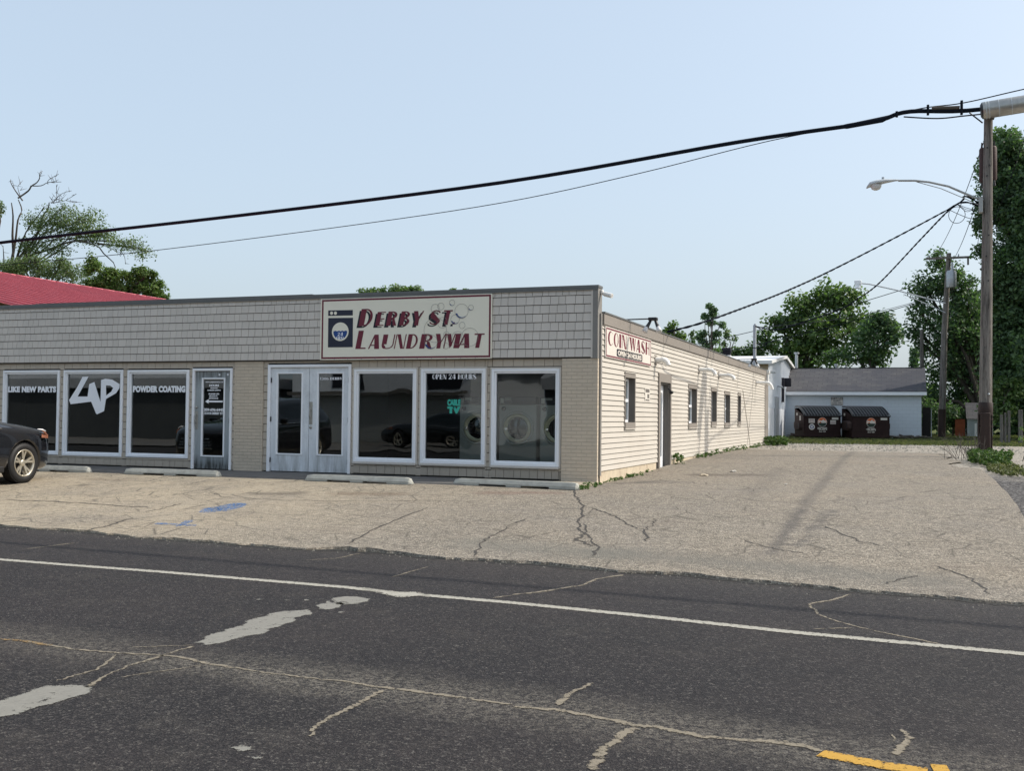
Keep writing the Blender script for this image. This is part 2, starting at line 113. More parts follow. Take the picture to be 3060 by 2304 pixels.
M = {}
M['shake'] = plain('taupe_vinyl_shake', (.53, .505, .475), .6, .05, 3, bump=.25, bscale=40, stretch=(1, 1, .15))
M['groove'] = plain('dark_groove', (.07, .066, .06), .8, .1, 3)  # dark gap colour, stands in for the shadow line under each shingle course
M['shake_trim'] = plain('taupe_trim', (.22, .21, .195), .55, .05, 3)
M['coping'] = plain('grey_coping_metal', (.15, .155, .155), .45, .08, 5, metal=.2)
M['siding'] = plain('cream_vinyl_siding', (.53, .495, .44), .55, .04, 2, spec=.3, dirt=(.42, .36, .30), dirt_amt=.3, stretch=(1, .4, 1))
M['lapgroove'] = plain('siding_groove', (.19, .165, .135), .8, .1, 3)  # dark colour painted in as the shadow line at each siding lap
M['trim'] = plain('taupe_painted_trim', (.24, .215, .19), .6, .05, 3)
M['trim_dark'] = plain('dark_taupe_reveal', (.13, .12, .11), .6, .06, 3)
M['cream_block'] = plain('cream_painted_block', (.56, .48, .36), .8, .12, 5, bump=.5, dirt=(.25, .17, .12), dirt_amt=.7)
M['white'] = plain('white_vinyl', (.86, .88, .91), .4, .03, 3)
M['whitepipe'] = plain('white_plastic_pipe', (.78, .77, .74), .4, .04, 5)
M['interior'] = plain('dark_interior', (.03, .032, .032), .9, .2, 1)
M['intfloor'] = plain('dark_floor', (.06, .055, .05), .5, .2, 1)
M['black'] = plain('black_rubber', (.012, .012, .013), .6, .2, 5)
M['blackmetal'] = plain('black_metal', (.02, .02, .022), .4, .2, 5)
M['steel'] = plain('brushed_steel', (.42, .41, .38), .35, .12, 12, metal=.8, stretch=(1, 1, .1))
M['galv'] = plain('galvanised_steel', (.42, .45, .48), .45, .1, 14, metal=.5)
M['maroon'] = plain('maroon_paint', (.15, .018, .036), .5, .1, 5)
M['inkblack'] = plain('black_paint', (.012, .012, .02), .5, .1, 5)
M['navy'] = plain('navy_panel', (.02, .024, .045), .5, .1, 5)
M['blueink'] = plain('blue_paint', (.012, .06, .24), .5, .1, 5)
M['signcream'] = plain('cream_sign_board', (.80, .77, .65), .5, .03, 1.5)
M['signwhite'] = plain('white_sign_board', (.66, .62, .56), .5, .04, 2)
M['letter'] = plain('white_vinyl_lettering', (.86, .88, .92), .5, .02, 3)
M['teal'] = plain('turquoise_lettering', (.04, .42, .33), .5, .02, 3)
M['washer'] = plain('washer_grey_panel', (.50, .51, .47), .45, .06, 3)
M['washring'] = plain('washer_brass_ring', (.80, .74, .52), .35, .1, 6, metal=.3)
M['concrete'] = plain('wheel_stop_concrete', (.40, .40, .36), .85, .14, 8, bump=.5, dirt=(.2, .19, .17), dirt_amt=.5)
M['brown'] = plain('dumpster_brown_paint', (.026, .014, .013), .75, .25, 4, spec=.15, dirt=(.06, .035, .025), dirt_amt=.6)
M['brownlight'] = plain('weathered_brown_paint', (.055, .036, .032), .7, .25, 4, spec=.2)
M['lid'] = plain('black_plastic_lid', (.045, .05, .055), .33, .2, 6)
M['orange'] = plain('orange_decal', (.62, .13, .03), .5, .06, 6)
M['green'] = plain('dark_green_decal', (.012, .03, .02), .5, .06, 6)
M['decal'] = plain('white_decal', (.62, .58, .52), .5, .06, 6)
M['glasslamp'] = NT('lamp_refractor').fin((.58, .58, .58), .4)
M['aluminium'] = NT('grey_lamp_housing').fin((.50, .53, .55), .7)
M['armsteel'] = plain('lamp_arm_steel', (.36, .37, .36), .5, .08, 6, metal=.3)
M['cable'] = plain('black_cable', (.010, .013, .020), .85, .1, 9, spec=.08)
M['rustcan'] = plain('rusty_transformer', (.055, .026, .022), .6, .35, 8)
M['rust'] = plain('rust_orange_paint', (.25, .07, .03), .8, .25, 6)
M['guard'] = plain('brown_pole_guard', (.032, .017, .013), .65, .3, 9, stretch=(1, 1, .2))
M['weld'] = plain('aged_plywood', (.09, .075, .06), .8, .3, 5)
M['amber'] = plain('amber_lens', (.26, .11, .07), .15, .1, 5)
M['chrome'] = plain('chrome', (.7, .7, .68), .15, .05, 5, metal=1)
M['rim'] = plain('satin_alloy', (.62, .57, .47), .3, .05, 5, metal=.75)
M['blacktop'] = plain('dark_fence_board', (.016, .013, .012), .8, .3, 6)
M['bluesiding'] = plain('pale_blue_siding', (.40, .46, .48), .7, .08, 5)
M['yellowpaint'] = None
def carpaint():
    t = NT('black_car_paint'); t.fin((.006, .006, .008), .22); t.b.inputs['Coat Weight'].default_value = 1; t.b.inputs['Coat Roughness'].default_value = .04; return t.m
M['carpaint'] = carpaint()
def glass(name, tint, wob=0, wscale=1.5, refl=1.0):
    t = NT(name); t.t.nodes.remove(t.b)
    tr = t.n('ShaderNodeBsdfTransparent'); tr.inputs[0].default_value = (*tint, 1)
    gl = t.n('ShaderNodeBsdfGlossy'); gl.inputs['Roughness'].default_value = .01; gl.inputs[0].default_value = (.95, 1, 1, 1)
    fr = t.n('ShaderNodeFresnel'); fr.inputs[0].default_value = 1.62
    mx = t.n('ShaderNodeMixShader'); t.l(t.math('MULTIPLY', fr.outputs[0], refl, True), mx.inputs[0]); t.l(tr.outputs[0], mx.inputs[1]); t.l(gl.outputs[0], mx.inputs[2])
    if wob:
        bp = t.n('ShaderNodeBump'); bp.inputs['Strength'].default_value = 1; bp.inputs['Distance'].default_value = wob
        t.l(t.noise(wscale, 1, .4), bp.inputs['Height']); t.l(bp.outputs[0], gl.inputs['Normal']); t.l(bp.outputs[0], fr.inputs['Normal'])
    t.l(mx.outputs[0], t.out.inputs[0]); return t.m
M['glass'] = glass('shop_glass', (.50, .58, .58), .0006, 1.3, 2.2)
M['glasswavy'] = glass('wavy_shop_glass', (.80, .86, .86), .003, 1.5, 1.35)
M['carglass'] = glass('car_glass', (.03, .035, .04), 0, 1, 1.2)
def brick(name, c1, c2, mortar, bumpd=.02):
    t = NT(name); x, y, z = t.xyz()[:3]
    cb = t.n('ShaderNodeCombineXYZ'); t.l(t.math('ADD', x, y), cb.inputs[0]); t.l(z, cb.inputs[1])
    b = t.n('ShaderNodeTexBrick'); t.l(cb.outputs[0], b.inputs[0]); b.inputs['Scale'].default_value = 1
    b.inputs['Brick Width'].default_value = .2; b.inputs['Row Height'].default_value = .068; b.inputs['Mortar Size'].default_value = .006; b.inputs['Mortar Smooth'].default_value = .3
    b.inputs[1].default_value = (*c1, 1); b.inputs[2].default_value = (*c2, 1); b.inputs[3].default_value = (*mortar, 1)
    nz = t.noise(30, 5, .7)
    col = t.mix(.35, b.outputs[0], t.mix(t.noise(5, 5, .7), c_(c1, .6), c_(c1, 1.3)))
    h = t.math('ADD', t.math('MULTIPLY', b.outputs['Fac'], -1.), t.math('MULTIPLY', nz, .7))
    t.bump(h, .8, .007); return t.fin(col, .75, 0, .3)
M['brick'] = brick('painted_taupe_brick', (.59, .505, .40), (.54, .465, .37), (.44, .385, .305))
def doormat_():
    t = NT('weathered_white_door'); x, y, z = t.xyz()[:3]
    streak = t.noise(9, 5, .7, sx=(1, 1, .12))
    low = t.n('ShaderNodeMapRange'); t.l(z, low.inputs[0]); low.inputs[1].default_value = .75; low.inputs[2].default_value = .0
    m = t.math('MULTIPLY', t.ramp(streak, (.35, 0.), (.65, 1.)), t.math('ADD', t.math('MULTIPLY', low.outputs[0], .85), .18), True)
    c = t.mix(t.math('MULTIPLY', m, .75), (.72, .76, .80), (.20, .205, .19))
    c = t.mix(t.ramp(t.noise(3.2, 6, .7), (.5, 0.), (.75, .35)), c, (.24, .26, .3))
    return t.fin(c, .5)
M['door'] = doormat_()
def darkdoor():
    t = NT('stained_aluminium_door'); x, y, z = t.xyz()[:3]
    streak = t.noise(14, 5, .7, sx=(1, 1, .1))
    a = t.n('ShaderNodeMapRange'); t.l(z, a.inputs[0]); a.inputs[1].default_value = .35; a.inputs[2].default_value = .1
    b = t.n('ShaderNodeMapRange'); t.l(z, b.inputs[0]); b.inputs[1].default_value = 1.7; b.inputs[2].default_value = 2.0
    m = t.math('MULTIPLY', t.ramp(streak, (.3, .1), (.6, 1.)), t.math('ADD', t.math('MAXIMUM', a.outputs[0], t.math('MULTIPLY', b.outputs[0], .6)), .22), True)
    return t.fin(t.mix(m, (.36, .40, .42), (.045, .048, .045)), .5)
M['door2'] = darkdoor()
def lot():
    t = NT('old_tan_asphalt')
    agg = t.ramp(t.voro(70, out='Color'), (.2, (.135, .117, .093)), (.5, (.35, .305, .243)), (.85, (.61, .545, .445)))
    f = t.noise(45, 3, .8); agg = t.mix(t.ramp(f, (.38, .9), (.56, 0.)), agg, (.07, .062, .052))
    g2 = t.noise(17, 4, .8); agg = t.mix(t.ramp(g2, (.40, .5), (.58, 0.)), agg, (.09, .08, .068))
    mid = t.noise(7, 6, .75); agg = t.mix(t.ramp(mid, (.42, .0), (.68, .45)), agg, (.33, .29, .235))
    big = t.noise(.55, 5, .6, sx=(1, 1.4, 1)); agg = t.mix(t.ramp(big, (.46, 0.), (.72, .30)), agg, (.20, .185, .17))
    sm = t.noise(1.1, 5, .75, sx=(.28, 1.1, 1)); agg = t.mix(t.ramp(sm, (.58, 0.), (.72, .5)), agg, (.115, .095, .085))
    pink = t.noise(.35, 3, .5); agg = t.mix(t.ramp(pink, (.5, 0.), (.75, .22)), agg, (.30, .24, .17))
    # warm, paler strip under the shop fronts to the left
    x, y, z = t.xyz()[:3]
    wl = t.n('ShaderNodeMapRange'); t.l(x, wl.inputs[0]); wl.inputs[1].default_value = 0; wl.inputs[2].default_value = -5
    agg = t.mix(t.math('MULTIPLY', wl.outputs[0], t.ramp(t.noise(.8, 4, .6), (.3, .15), (.6, .50))), agg, (.50, .42, .30))
    # hairline crazing
    vc = t.voro(1.7, 'DISTANCE_TO_EDGE'); mask = t.ramp(t.noise(.6, 3, .6), (.42, 0.), (.56, .8))
    agg = t.mix(t.math('MULTIPLY', t.ramp(vc, (.003, 1.), (.030, 0.)), mask), agg, (.085, .075, .062))
    vc = t.voro(4.3, 'DISTANCE_TO_EDGE'); mask = t.ramp(t.noise(.9, 3, .6), (.48, 0.), (.60, .65))
    agg = t.mix(t.math('MULTIPLY', t.ramp(vc, (.004, 1.), (.050, 0.)), mask), agg, (.11, .10, .082))
    g5 = t.noise(9, 5, .85, sx=(.8, 1.3, 1)); agg = t.mix(t.ramp(g5, (.36, .6), (.48, 0.)), agg, (.095, .083, .068)); agg = t.mix(t.ramp(g5, (.56, 0.), (.68, .5)), agg, (.40, .36, .30))
    nz = t.math('MULTIPLY', t.math('SUBTRACT', t.noise(3.5, 6, .85), .5), .9)
    def blot(a, b, wd, soft, col, amt):
        nonlocal agg
        agg = t.mix(t.math('MULTIPLY', t.seg(a, b, wd, soft, nz), amt), agg, col)
    dk = (.075, .07, .068); nzb = nz; nz = t.math('MULTIPLY', nz, .5)
    blot((3.65, 17), (3.76, 4), .02, .16, dk, .42); blot((3.76, 4), (3.88, -3), .02, .15, dk, .48); blot((3.88, -3), (3.91, -6.8), .02, .12, dk, .6)
    nz = nzb
    blot((4.3, -3), (4.15, -6.2), .0, .12, dk, .5); blot((2.9, -1.2), (2.6, 6), .0, .3, dk, .25)
    blot((1.2, 3.6), (2.3, 3.9), .12, .3, (.09, .075, .065), .6); blot((.6, .8), (1.3, 1.3), .02, .3, dk, .5); blot((.25, .2), (.9, 1.6), .02, .25, dk, .5)
    blot((-3.4, -3.2), (-2.6, -3.0), .06, .3, (.14, .10, .07), .55); blot((-4.7, -3.6), (-4.2, -3.4), .06, .25, (.10, .085, .07), .6)
    blot((-1.2, -2.4), (-.2, -2.1), .03, .3, (.16, .09, .07), .45); blot((-9.2, -2.6), (-8.6, -2.5), .03, .2, (.16, .12, .085), .5)
    blot((2.2, -7.3), (5.5, -7.9), .1, .5, (.14, .135, .12), .55); blot((.6, -7.2), (2.2, -7.4), .1, .5, (.15, .145, .125), .5)
    blot((-12, -.95), (-11, -.9), .1, .3, (.2, .15, .11), .4)
    t.bump(t.math('ADD', t.voro(70), t.noise(40, 3, .8)), .7, .012)
    return t.fin(agg, .9, 0, .25)
M['lot'] = lot()
def road():
    t = NT('road_asphalt')
    agg = t.ramp(t.voro(95, out='Color'), (.15, (.004, .0035, .004)), (.6, (.017, .0145, .0155)), (.9, (.075, .068, .062)))
    agg = t.mix(t.ramp(t.noise(60, 2, .7), (.4, .7), (.62, 0.)), agg, (.016, .014, .015))
    x, y, z = t.xyz()[:3]
    yy = t.math('ADD', y, t.math('MULTIPLY', x, .072))
    # worn pale seam along the middle of the road and paler wheel tracks
    nz = t.math('MULTIPLY', t.math('SUBTRACT', t.noise(1.6, 6, .75, sx=(.5, 1, 1)), .5), 1.0)
    def band(c, wd, soft, col, amt, tex=None):
        nonlocal agg
        d = t.math('ADD', t.math('ABSOLUTE', t.math('SUBTRACT', yy, c)), nz)
        mr = t.n('ShaderNodeMapRange'); t.l(d, mr.inputs[0]); mr.inputs[1].default_value = wd; mr.inputs[2].default_value = wd+soft; mr.inputs[3].default_value = amt; mr.inputs[4].default_value = 0
        f = mr.outputs[0]
        if tex is not None: f = t.math('MULTIPLY', f, tex)
        agg = t.mix(f, agg, col)
    spk = t.ramp(t.noise(38, 4, .85), (.44, .0), (.60, 1.))
    band(-13.05, .08, .42, (.21, .19, .155), .8, spk)
    band(-8.35, .1, .4, (.13, .12, .10), .45, spk)
    band(-9.3, .7, .6, (.028, .025, .028), .45)
    band(-11.6, .9, .5, (.016, .014, .016), .45)
    big = t.noise(.5, 5, .6); agg = t.mix(t.ramp(big, (.42, 0.), (.7, .55)), agg, (.036, .029, .028))
    g3 = t.noise(14, 5, .85); agg = t.mix(t.ramp(g3, (.40, .55), (.52, 0.)), agg, (.009, .008, .009)); agg = t.mix(t.ramp(g3, (.56, 0.), (.70, .55)), agg, (.085, .078, .070))
    g4 = t.noise(2.2, 6, .75); agg = t.mix(t.ramp(g4, (.52, 0.), (.72, .30)), agg, (.075, .066, .055))
    g6 = t.noise(42, 3, .8); agg = t.mix(t.ramp(g6, (.585, 0.), (.64, .7)), agg, (.14, .13, .115)); agg = t.mix(t.ramp(g6, (.36, .6), (.42, 0.)), agg, (.004, .004, .004))
    t.bump(t.math('ADD', t.voro(95), t.noise(50, 3, .8)), .6, .010)
    return t.fin(agg, .85, 0, .3)
M['road'] = road()
def holed(name, col, lo, hi, sc_=22, var=.35, ke=.16):
    t = NT(name); t.fin(t.mix(t.noise(30, 5, .8), c_(col, 1-var), c_(col, 1+var)), .9)
    tr = t.n('ShaderNodeBsdfTransparent'); mx = t.n('ShaderNodeMixShader'); at = t.n('ShaderNodeAttribute'); at.attribute_name = 'edge'; t.l(t.ramp(t.math('SUBTRACT', t.noise(sc_, 6, .85), t.math('MULTIPLY', t.math('SUBTRACT', 1., at.outputs['Fac']), ke)), (lo, 0.), (hi, 1.)), mx.inputs[0])
    t.l(tr.outputs[0], mx.inputs[1]); t.l(t.b.outputs[0], mx.inputs[2]); t.l(mx.outputs[0], t.out.inputs[0]); return t.m
HOLED = 1
M['crackpale'] = holed('sandy_crack_filling', (.20, .172, .128), .38, .47, 22, .35, .10)
M['edgecrack'] = holed('edge_crack_shadow', (.018, .017, .014), .41, .47, 1.6)  # very dark broken crack line along the lot edge
M['crackdark'] = holed('dark_crack', (.05, .044, .038), .32, .44, 16, .35, .08)
M['patch'] = holed('pale_concrete_patch', (.20, .193, .17), .36, .42, 13, .35, .30)
M['stone'] = plain('pale_stone', (.22, .21, .185), .85, .28, 22)
def paint(name, col, wear):
    return holed(name, col, wear-.10, wear-.04, 26, .12, .12)
    t = NT(name); n_ = t.noise(30, 6, .85); c = t.mix(t.ramp(n_, (wear, 0.), (wear+.12, 1.)), col, (.07, .062, .058))
    t.bump(t.noise(50, 3, .7), .4, .01); return t.fin(c, .75)
M['roadwhite'] = paint('white_road_paint', (.33, .315, .27), .47)
M['roadyellow'] = paint('yellow_road_paint', (.44, .25, .035), .47)
M['roadyellowworn'] = holed('worn_yellow_road_paint', (.26, .17, .07), .47, .55, 24, .3, .05)
def bluep():
    t = NT('blue_marking_paint'); n_ = t.noise(26, 6, .85)
    tr = t.n('ShaderNodeBsdfTransparent'); mx = t.n('ShaderNodeMixShader'); t.l(t.ramp(n_, (.45, 0.), (.60, .92)), mx.inputs[0])
    t.fin((.025, .16, .42), .8); t.l(tr.outputs[0], mx.inputs[1]); t.l(t.b.outputs[0], mx.inputs[2]); t.l(mx.outputs[0], t.out.inputs[0]); return t.m
M['bluepaint'] = bluep()
M['walk'] = plain('old_dark_sidewalk', (.125, .12, .115), .9, .22, 5, bump=.6, dirt=(.2, .18, .15), dirt_amt=.5)
M['walkpale'] = plain('tan_concrete_walk', (.40, .34, .26), .9, .15, 6, bump=.5, dirt=(.2, .18, .14), dirt_amt=.4)
def gravel():
    t = NT('gravel')
    a = t.ramp(t.voro(28, out='Color'), (.15, (.13, .118, .10)), (.5, (.30, .275, .235)), (.9, (.50, .47, .41)))
    a = t.mix(t.ramp(t.noise(3, 5, .7, sx=(.3, 1, 1)), (.45, 0.), (.7, .6)), a, (.22, .19, .155))
    x, y, z = t.xyz()[:3]
    near = t.n('ShaderNodeMapRange'); t.l(t.math('ADD', y, t.math('MULTIPLY', t.noise(1.2, 4, .6), 4.)), near.inputs[0]); near.inputs[1].default_value = 8.5; near.inputs[2].default_value = 6.5
    a = t.mix(near.outputs[0], a, t.ramp(t.voro(26, out='Color'), (.2, (.035, .033, .034)), (.6, (.09, .085, .082)), (.95, (.24, .23, .22))))
    t.bump(t.voro(28), .9, .02); return t.fin(a, .9, 0, .2)
M['gravel'] = gravel()
def ground():
    t = NT('grassy_ground')
    a = t.ramp(t.noise(9, 6, .8), (.3, (.045, .055, .02)), (.55, (.085, .115, .03)), (.75, (.17, .16, .08)))
    a = t.mix(t.ramp(t.noise(.5, 5, .7), (.45, 0.), (.65, .7)), a, (.15, .125, .08))
    t.bump(t.noise(20, 5, .8), 1, .04); return t.fin(a, .95, 0, .1)
M['ground'] = ground()
def leaf(name, dark, light, warm, trans=.46):
    t = NT(name)
    ge = t.n('ShaderNodeNewGeometry')
    c = t.ramp(ge.outputs['Random Per Island'], (0., dark), (.6, light), (1., warm))
    c = t.mix(t.ramp(t.noise(.9, 4, .6), (.35, .55), (.65, 0.)), c, c_(dark, .9))
    t.fin(c, .55, 0, .35)
    tl = t.n('ShaderNodeBsdfTranslucent'); t.l(t.mix(1., c, (1.0, 1.25, .55), 'MULTIPLY'), tl.inputs[0])
    mx = t.n('ShaderNodeMixShader'); mx.inputs[0].default_value = trans; t.l(t.b.outputs[0], mx.inputs[1]); t.l(tl.outputs[0], mx.inputs[2]); t.l(mx.outputs[0], t.out.inputs[0]); return t.m
M['leafmid'] = leaf('mid_green_leaves', (0.0725, 0.122, 0.0532), (0.154, 0.237, 0.0857), (0.254, 0.31, 0.114))
M['leafdark'] = leaf('dark_green_leaves', (0.058, 0.101, 0.0609), (0.118, 0.195, 0.0951), (0.181, 0.269, 0.114))
M['leafolive'] = leaf('olive_grey_leaves', (0.0906, 0.128, 0.0635), (0.181, 0.245, 0.118), (0.271, 0.307, 0.164))
M['leafbright'] = leaf('bright_green_leaves', (0.0725, 0.118, 0.0335), (0.145, 0.229, 0.0609), (0.217, 0.287, 0.0914))
M['weed'] = leaf('weed_leaves', (.04, .08, .02), (.08, .16, .035), (.16, .2, .06), .3)
M['grassblade'] = leaf('grass_blades', (.09, .11, .04), (.16, .17, .07), (.27, .24, .12), .3)
M['bark'] = plain('grey_bark', (.085, .072, .06), .9, .3, 6, bump=1, bscale=12, stretch=(1, 1, .25))
M['deadwood'] = plain('dead_branch_wood', (.10, .085, .075), .9, .3, 6)
def polewood():
    t = NT('weathered_pole_wood'); f = t.noise(14, 6, .7, sx=(1, 1, .06)); c = t.ramp(f, (.32, (.045, .04, .036)), (.48, (.15, .135, .12)), (.68, (.25, .228, .205)))
    c = t.mix(t.ramp(t.noise(22, 5, .8, sx=(1, 1, .1)), (.56, 0.), (.62, .9)), c, (.02, .018, .016))
    t.bump(f, .9, .02); return t.fin(c, .9)
M['polewood'] = polewood()
def redroof():
    t = NT('red_metal_roof'); f = t.noise(1.5, 4, .6); return t.fin(t.ramp(f, (.3, (.42, .085, .105)), (.7, (.50, .12, .14))), .5, .0)
M['redroof'] = redroof()
def shingle():
    t = NT('grey_asphalt_shingles'); x, y, z = t.xyz()[:3]
    cb = t.n('ShaderNodeCombineXYZ'); t.l(x, cb.inputs[0]); t.l(t.math('MULTIPLY', z, 2.1), cb.inputs[1])
    b = t.n('ShaderNodeTexBrick'); t.l(cb.outputs[0], b.inputs[0]); b.inputs['Scale'].default_value = 1; b.inputs['Brick Width'].default_value = .55; b.inputs['Row Height'].default_value = .26
    b.inputs['Mortar Size'].default_value = .02; b.inputs['Mortar Smooth'].default_value = .4; b.inputs[1].default_value = (.06, .06, .068, 1); b.inputs[2].default_value = (.10, .098, .10, 1); b.inputs[3].default_value = (.035, .035, .04, 1)
    c = t.mix(t.ramp(t.noise(9, 5, .8, sx=(.4, 1, 1)), (.35, .6), (.65, 0.)), b.outputs[0], (.055, .056, .066))
    c = t.mix(t.ramp(t.math('ADD', t.noise(.9, 4, .6), t.math('MULTIPLY', x, .035)), (.55, 0.), (.7, .6)), c, (.04, .043, .058))
    t.bump(b.outputs['Fac'], .4, .02); return t.fin(c, .85)
M['shingle'] = shingle()
def block(name, col):
    t = NT(name); x, y, z = t.xyz()[:3]
    cb = t.n('ShaderNodeCombineXYZ'); t.l(t.math('ADD', x, y), cb.inputs[0]); t.l(z, cb.inputs[1])
    b = t.n('ShaderNodeTexBrick'); t.l(cb.outputs[0], b.inputs[0]); b.inputs['Scale'].default_value = 1; b.inputs['Brick Width'].default_value = .4; b.inputs['Row Height'].default_value = .2
    b.inputs['Mortar Size'].default_value = .008; b.inputs[1].default_value = (*col, 1); b.inputs[2].default_value = (*c_(col, .96), 1); b.inputs[3].default_value = (*c_(col, .86), 1)
    c = t.mix(t.ramp(t.noise(2, 5, .7), (.5, 0.), (.8, .3)), b.outputs[0], c_(col, .75))
    lo = t.n('ShaderNodeMapRange'); t.l(t.math('ADD', z, t.math('MULTIPLY', t.noise(4, 4, .7), .5)), lo.inputs[0]); lo.inputs[1].default_value = .55; lo.inputs[2].default_value = .25
    c = t.mix(t.math('MULTIPLY', lo.outputs[0], .35), c, (.3, .28, .26))
    t.bump(t.math('MULTIPLY', b.outputs['Fac'], -1.), .5, .01); return t.fin(c, .8)
M['whiteblock'] = block('white_painted_block', (.60, .65, .69))
M['whitemetal'] = plain('white_corrugated_metal', (.66, .69, .74), .5, .05, 2, dirt=(.3, .3, .3), dirt_amt=.3, stretch=(1, 1, .15))
M['whiteroof'] = plain('white_roof_metal', (.80, .80, .80), .4, .03, 2)
M['tanwall'] = plain('tan_painted_wall', (.36, .28, .2), .8, .12, 3)
M['membrane'] = plain('grey_roof_membrane', (.2, .2, .2), .9, .1, 2)

M['lotfar'] = plain('far_pavement', (.16, .15, .14), .9, .2, 3)
M['shake2'] = plain('taupe_wall_shingle', (.42, .375, .32), .6, .06, 3, bump=.2, bscale=40, stretch=(1, 1, .15))

def shakemat(name, col):
    t = NT(name); ge = t.n('ShaderNodeNewGeometry')
    c = t.ramp(ge.outputs['Random Per Island'], (0., c_(col, .95)), (.5, col), (1., c_(col, 1.04)))
    c = t.mix(t.ramp(t.noise(1.1, 6, .7, sx=(1, 1, .3)), (.5, 0.), (.78, .28)), c, c_(col, .66))
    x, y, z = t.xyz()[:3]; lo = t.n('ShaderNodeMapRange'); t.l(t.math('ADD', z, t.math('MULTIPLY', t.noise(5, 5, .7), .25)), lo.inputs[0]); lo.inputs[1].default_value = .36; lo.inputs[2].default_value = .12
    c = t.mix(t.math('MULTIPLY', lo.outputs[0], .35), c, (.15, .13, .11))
    t.bump(t.noise(60, 4, .6, sx=(1, 1, .12)), .35, .004); return t.fin(c, .6, 0, .35)
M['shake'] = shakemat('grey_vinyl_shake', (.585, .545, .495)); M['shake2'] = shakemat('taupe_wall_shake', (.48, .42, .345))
# ---------------------------------------------------------------- building helpers
class MB:
    def __init__(s): s.v = []; s.f = []; s.mi = []; s.sm = []; s.at = {}
    def add(s, vs, fs, sm=False, mi=0):
        o = len(s.v); s.v += [tuple(v) for v in vs]; s.f += [tuple(i+o for i in f) for f in fs]; s.sm += [sm]*len(fs); s.mi += [mi]*len(fs); return s
    def box(s, x0, x1, y0, y1, z0, z1, mi=0):
        if x0 > x1: x0, x1 = x1, x0
        if y0 > y1: y0, y1 = y1, y0
        if z0 > z1: z0, z1 = z1, z0
        return s.add([(x0, y0, z0), (x1, y0, z0), (x1, y1, z0), (x0, y1, z0), (x0, y0, z1), (x1, y0, z1), (x1, y1, z1), (x0, y1, z1)],
                     [(0, 3, 2, 1), (4, 5, 6, 7), (0, 1, 5, 4), (1, 2, 6, 5), (2, 3, 7, 6), (3, 0, 4, 7)], mi=mi)
    def bbox(s, x0, x1, y0, y1, z0, z1, b=.006):
        """box with chamfered edges"""
        bm = bmesh.new(); bmesh.ops.create_cube(bm, size=1)
        for v in bm.verts: v.co = Vector((x0 if v.co.x < 0 else x1, y0 if v.co.y < 0 else y1, z0 if v.co.z < 0 else z1))
        bmesh.ops.bevel(bm, geom=list(bm.edges), offset=b, segments=1, affect='EDGES'); bm.normal_update()
        s.addbm(bm); return s
    def addbm(s, bm, sm=False):
        bm.verts.index_update(); s.add([v.co[:] for v in bm.verts], [[v.index for v in f.verts] for f in bm.faces], sm); bm.free()
    def prism(s, poly, fr, t0=0., t1=.01):
        """polygon (u,v) on a frame (origin, U, V, N), between depths t0 and t1 along N"""
        o, U, V, N = fr; n = len(poly)
        A = sum(poly[i][0]*poly[(i+1) % n][1]-poly[(i+1) % n][0]*poly[i][1] for i in range(n))
        if A < 0: poly = poly[::-1]
        a = [o+U*p[0]+V*p[1]+N*t0 for p in poly]; b = [o+U*p[0]+V*p[1]+N*t1 for p in poly]
        return s.add([tuple(p) for p in a+b], [tuple(range(n))[::-1], tuple(range(n, 2*n))]+[(i, (i+1) % n, n+(i+1) % n, n+i) for i in range(n)])
    def tube(s, pts, r, n=8, cap=True, sm=True):
        pts = [Vector(p) for p in pts]; rs = r if isinstance(r, (list, tuple)) else [r]*len(pts)
        ring = []; up = Vector((.13, .21, 1)).normalized(); vs = []
        for i, p in enumerate(pts):
            d = (pts[min(i+1, len(pts)-1)]-pts[max(i-1, 0)]).normalized()
            a = d.cross(up)
            if a.length < .05: a = d.cross(Vector((1, 0, 0)))
            a.normalize(); b = d.cross(a)
            for k in range(n):
                t = 2*math.pi*k/n; vs.append(p+(a*math.cos(t)+b*math.sin(t))*rs[i])
        fs = [(i*n+k, (i+1)*n+k, (i+1)*n+(k+1) % n, i*n+(k+1) % n) for i in range(len(pts)-1) for k in range(n)]
        o = len(vs); s.add(vs, fs, sm)
        if cap: s.add(vs[:n], [tuple(range(n))]); s.add(vs[-n:], [tuple(range(n))[::-1]])
        return s
    def lathe(s, prof, c, axis='z', n=24, sm=True):
        """profile [(r, h)] spun round an axis through c"""
        c = Vector(c); vs = []
        for r, h in prof:
            for k in range(n):
                t = 2*math.pi*k/n; x, y = r*math.cos(t), r*math.sin(t)
                vs.append(c+(Vector((x, y, h)) if axis == 'z' else Vector((h, x, y)) if axis == 'x' else Vector((y, h, x))))
        m = len(prof); s.add(vs, [(i*n+k, i*n+(k+1) % n, (i+1)*n+(k+1) % n, (i+1)*n+k) for i in range(m-1) for k in range(n)], sm); return s
    def build(s, name, mat, parent=None, mats=None):
        me = bpy.data.meshes.new(name)
        L = tot_loc(parent)
        v = s.v if L.length == 0 else [(a-L.x, b-L.y, c-L.z) for a, b, c in s.v]
        me.from_pydata(v, [], s.f); me.validate(); me.update()
        for m in (mats or [mat]): me.materials.append(m if not isinstance(m, str) else M[m])
        if len(me.polygons) == len(s.f):
            me.polygons.foreach_set('use_smooth', s.sm); me.polygons.foreach_set('material_index', s.mi)
        if s.at:
            a_ = me.attributes.new('edge', 'FLOAT', 'POINT'); vv = [s.at.get(i, 1.) for i in range(len(s.v))]; a_.data.foreach_set('value', vv)
        o = bpy.data.objects.new(name, me); C.objects.link(o)
        if parent: o.parent = parent
        return o
def tot_loc(p):
    L = Vector()
    while p: L = L+p.location; p = p.parent
    return L
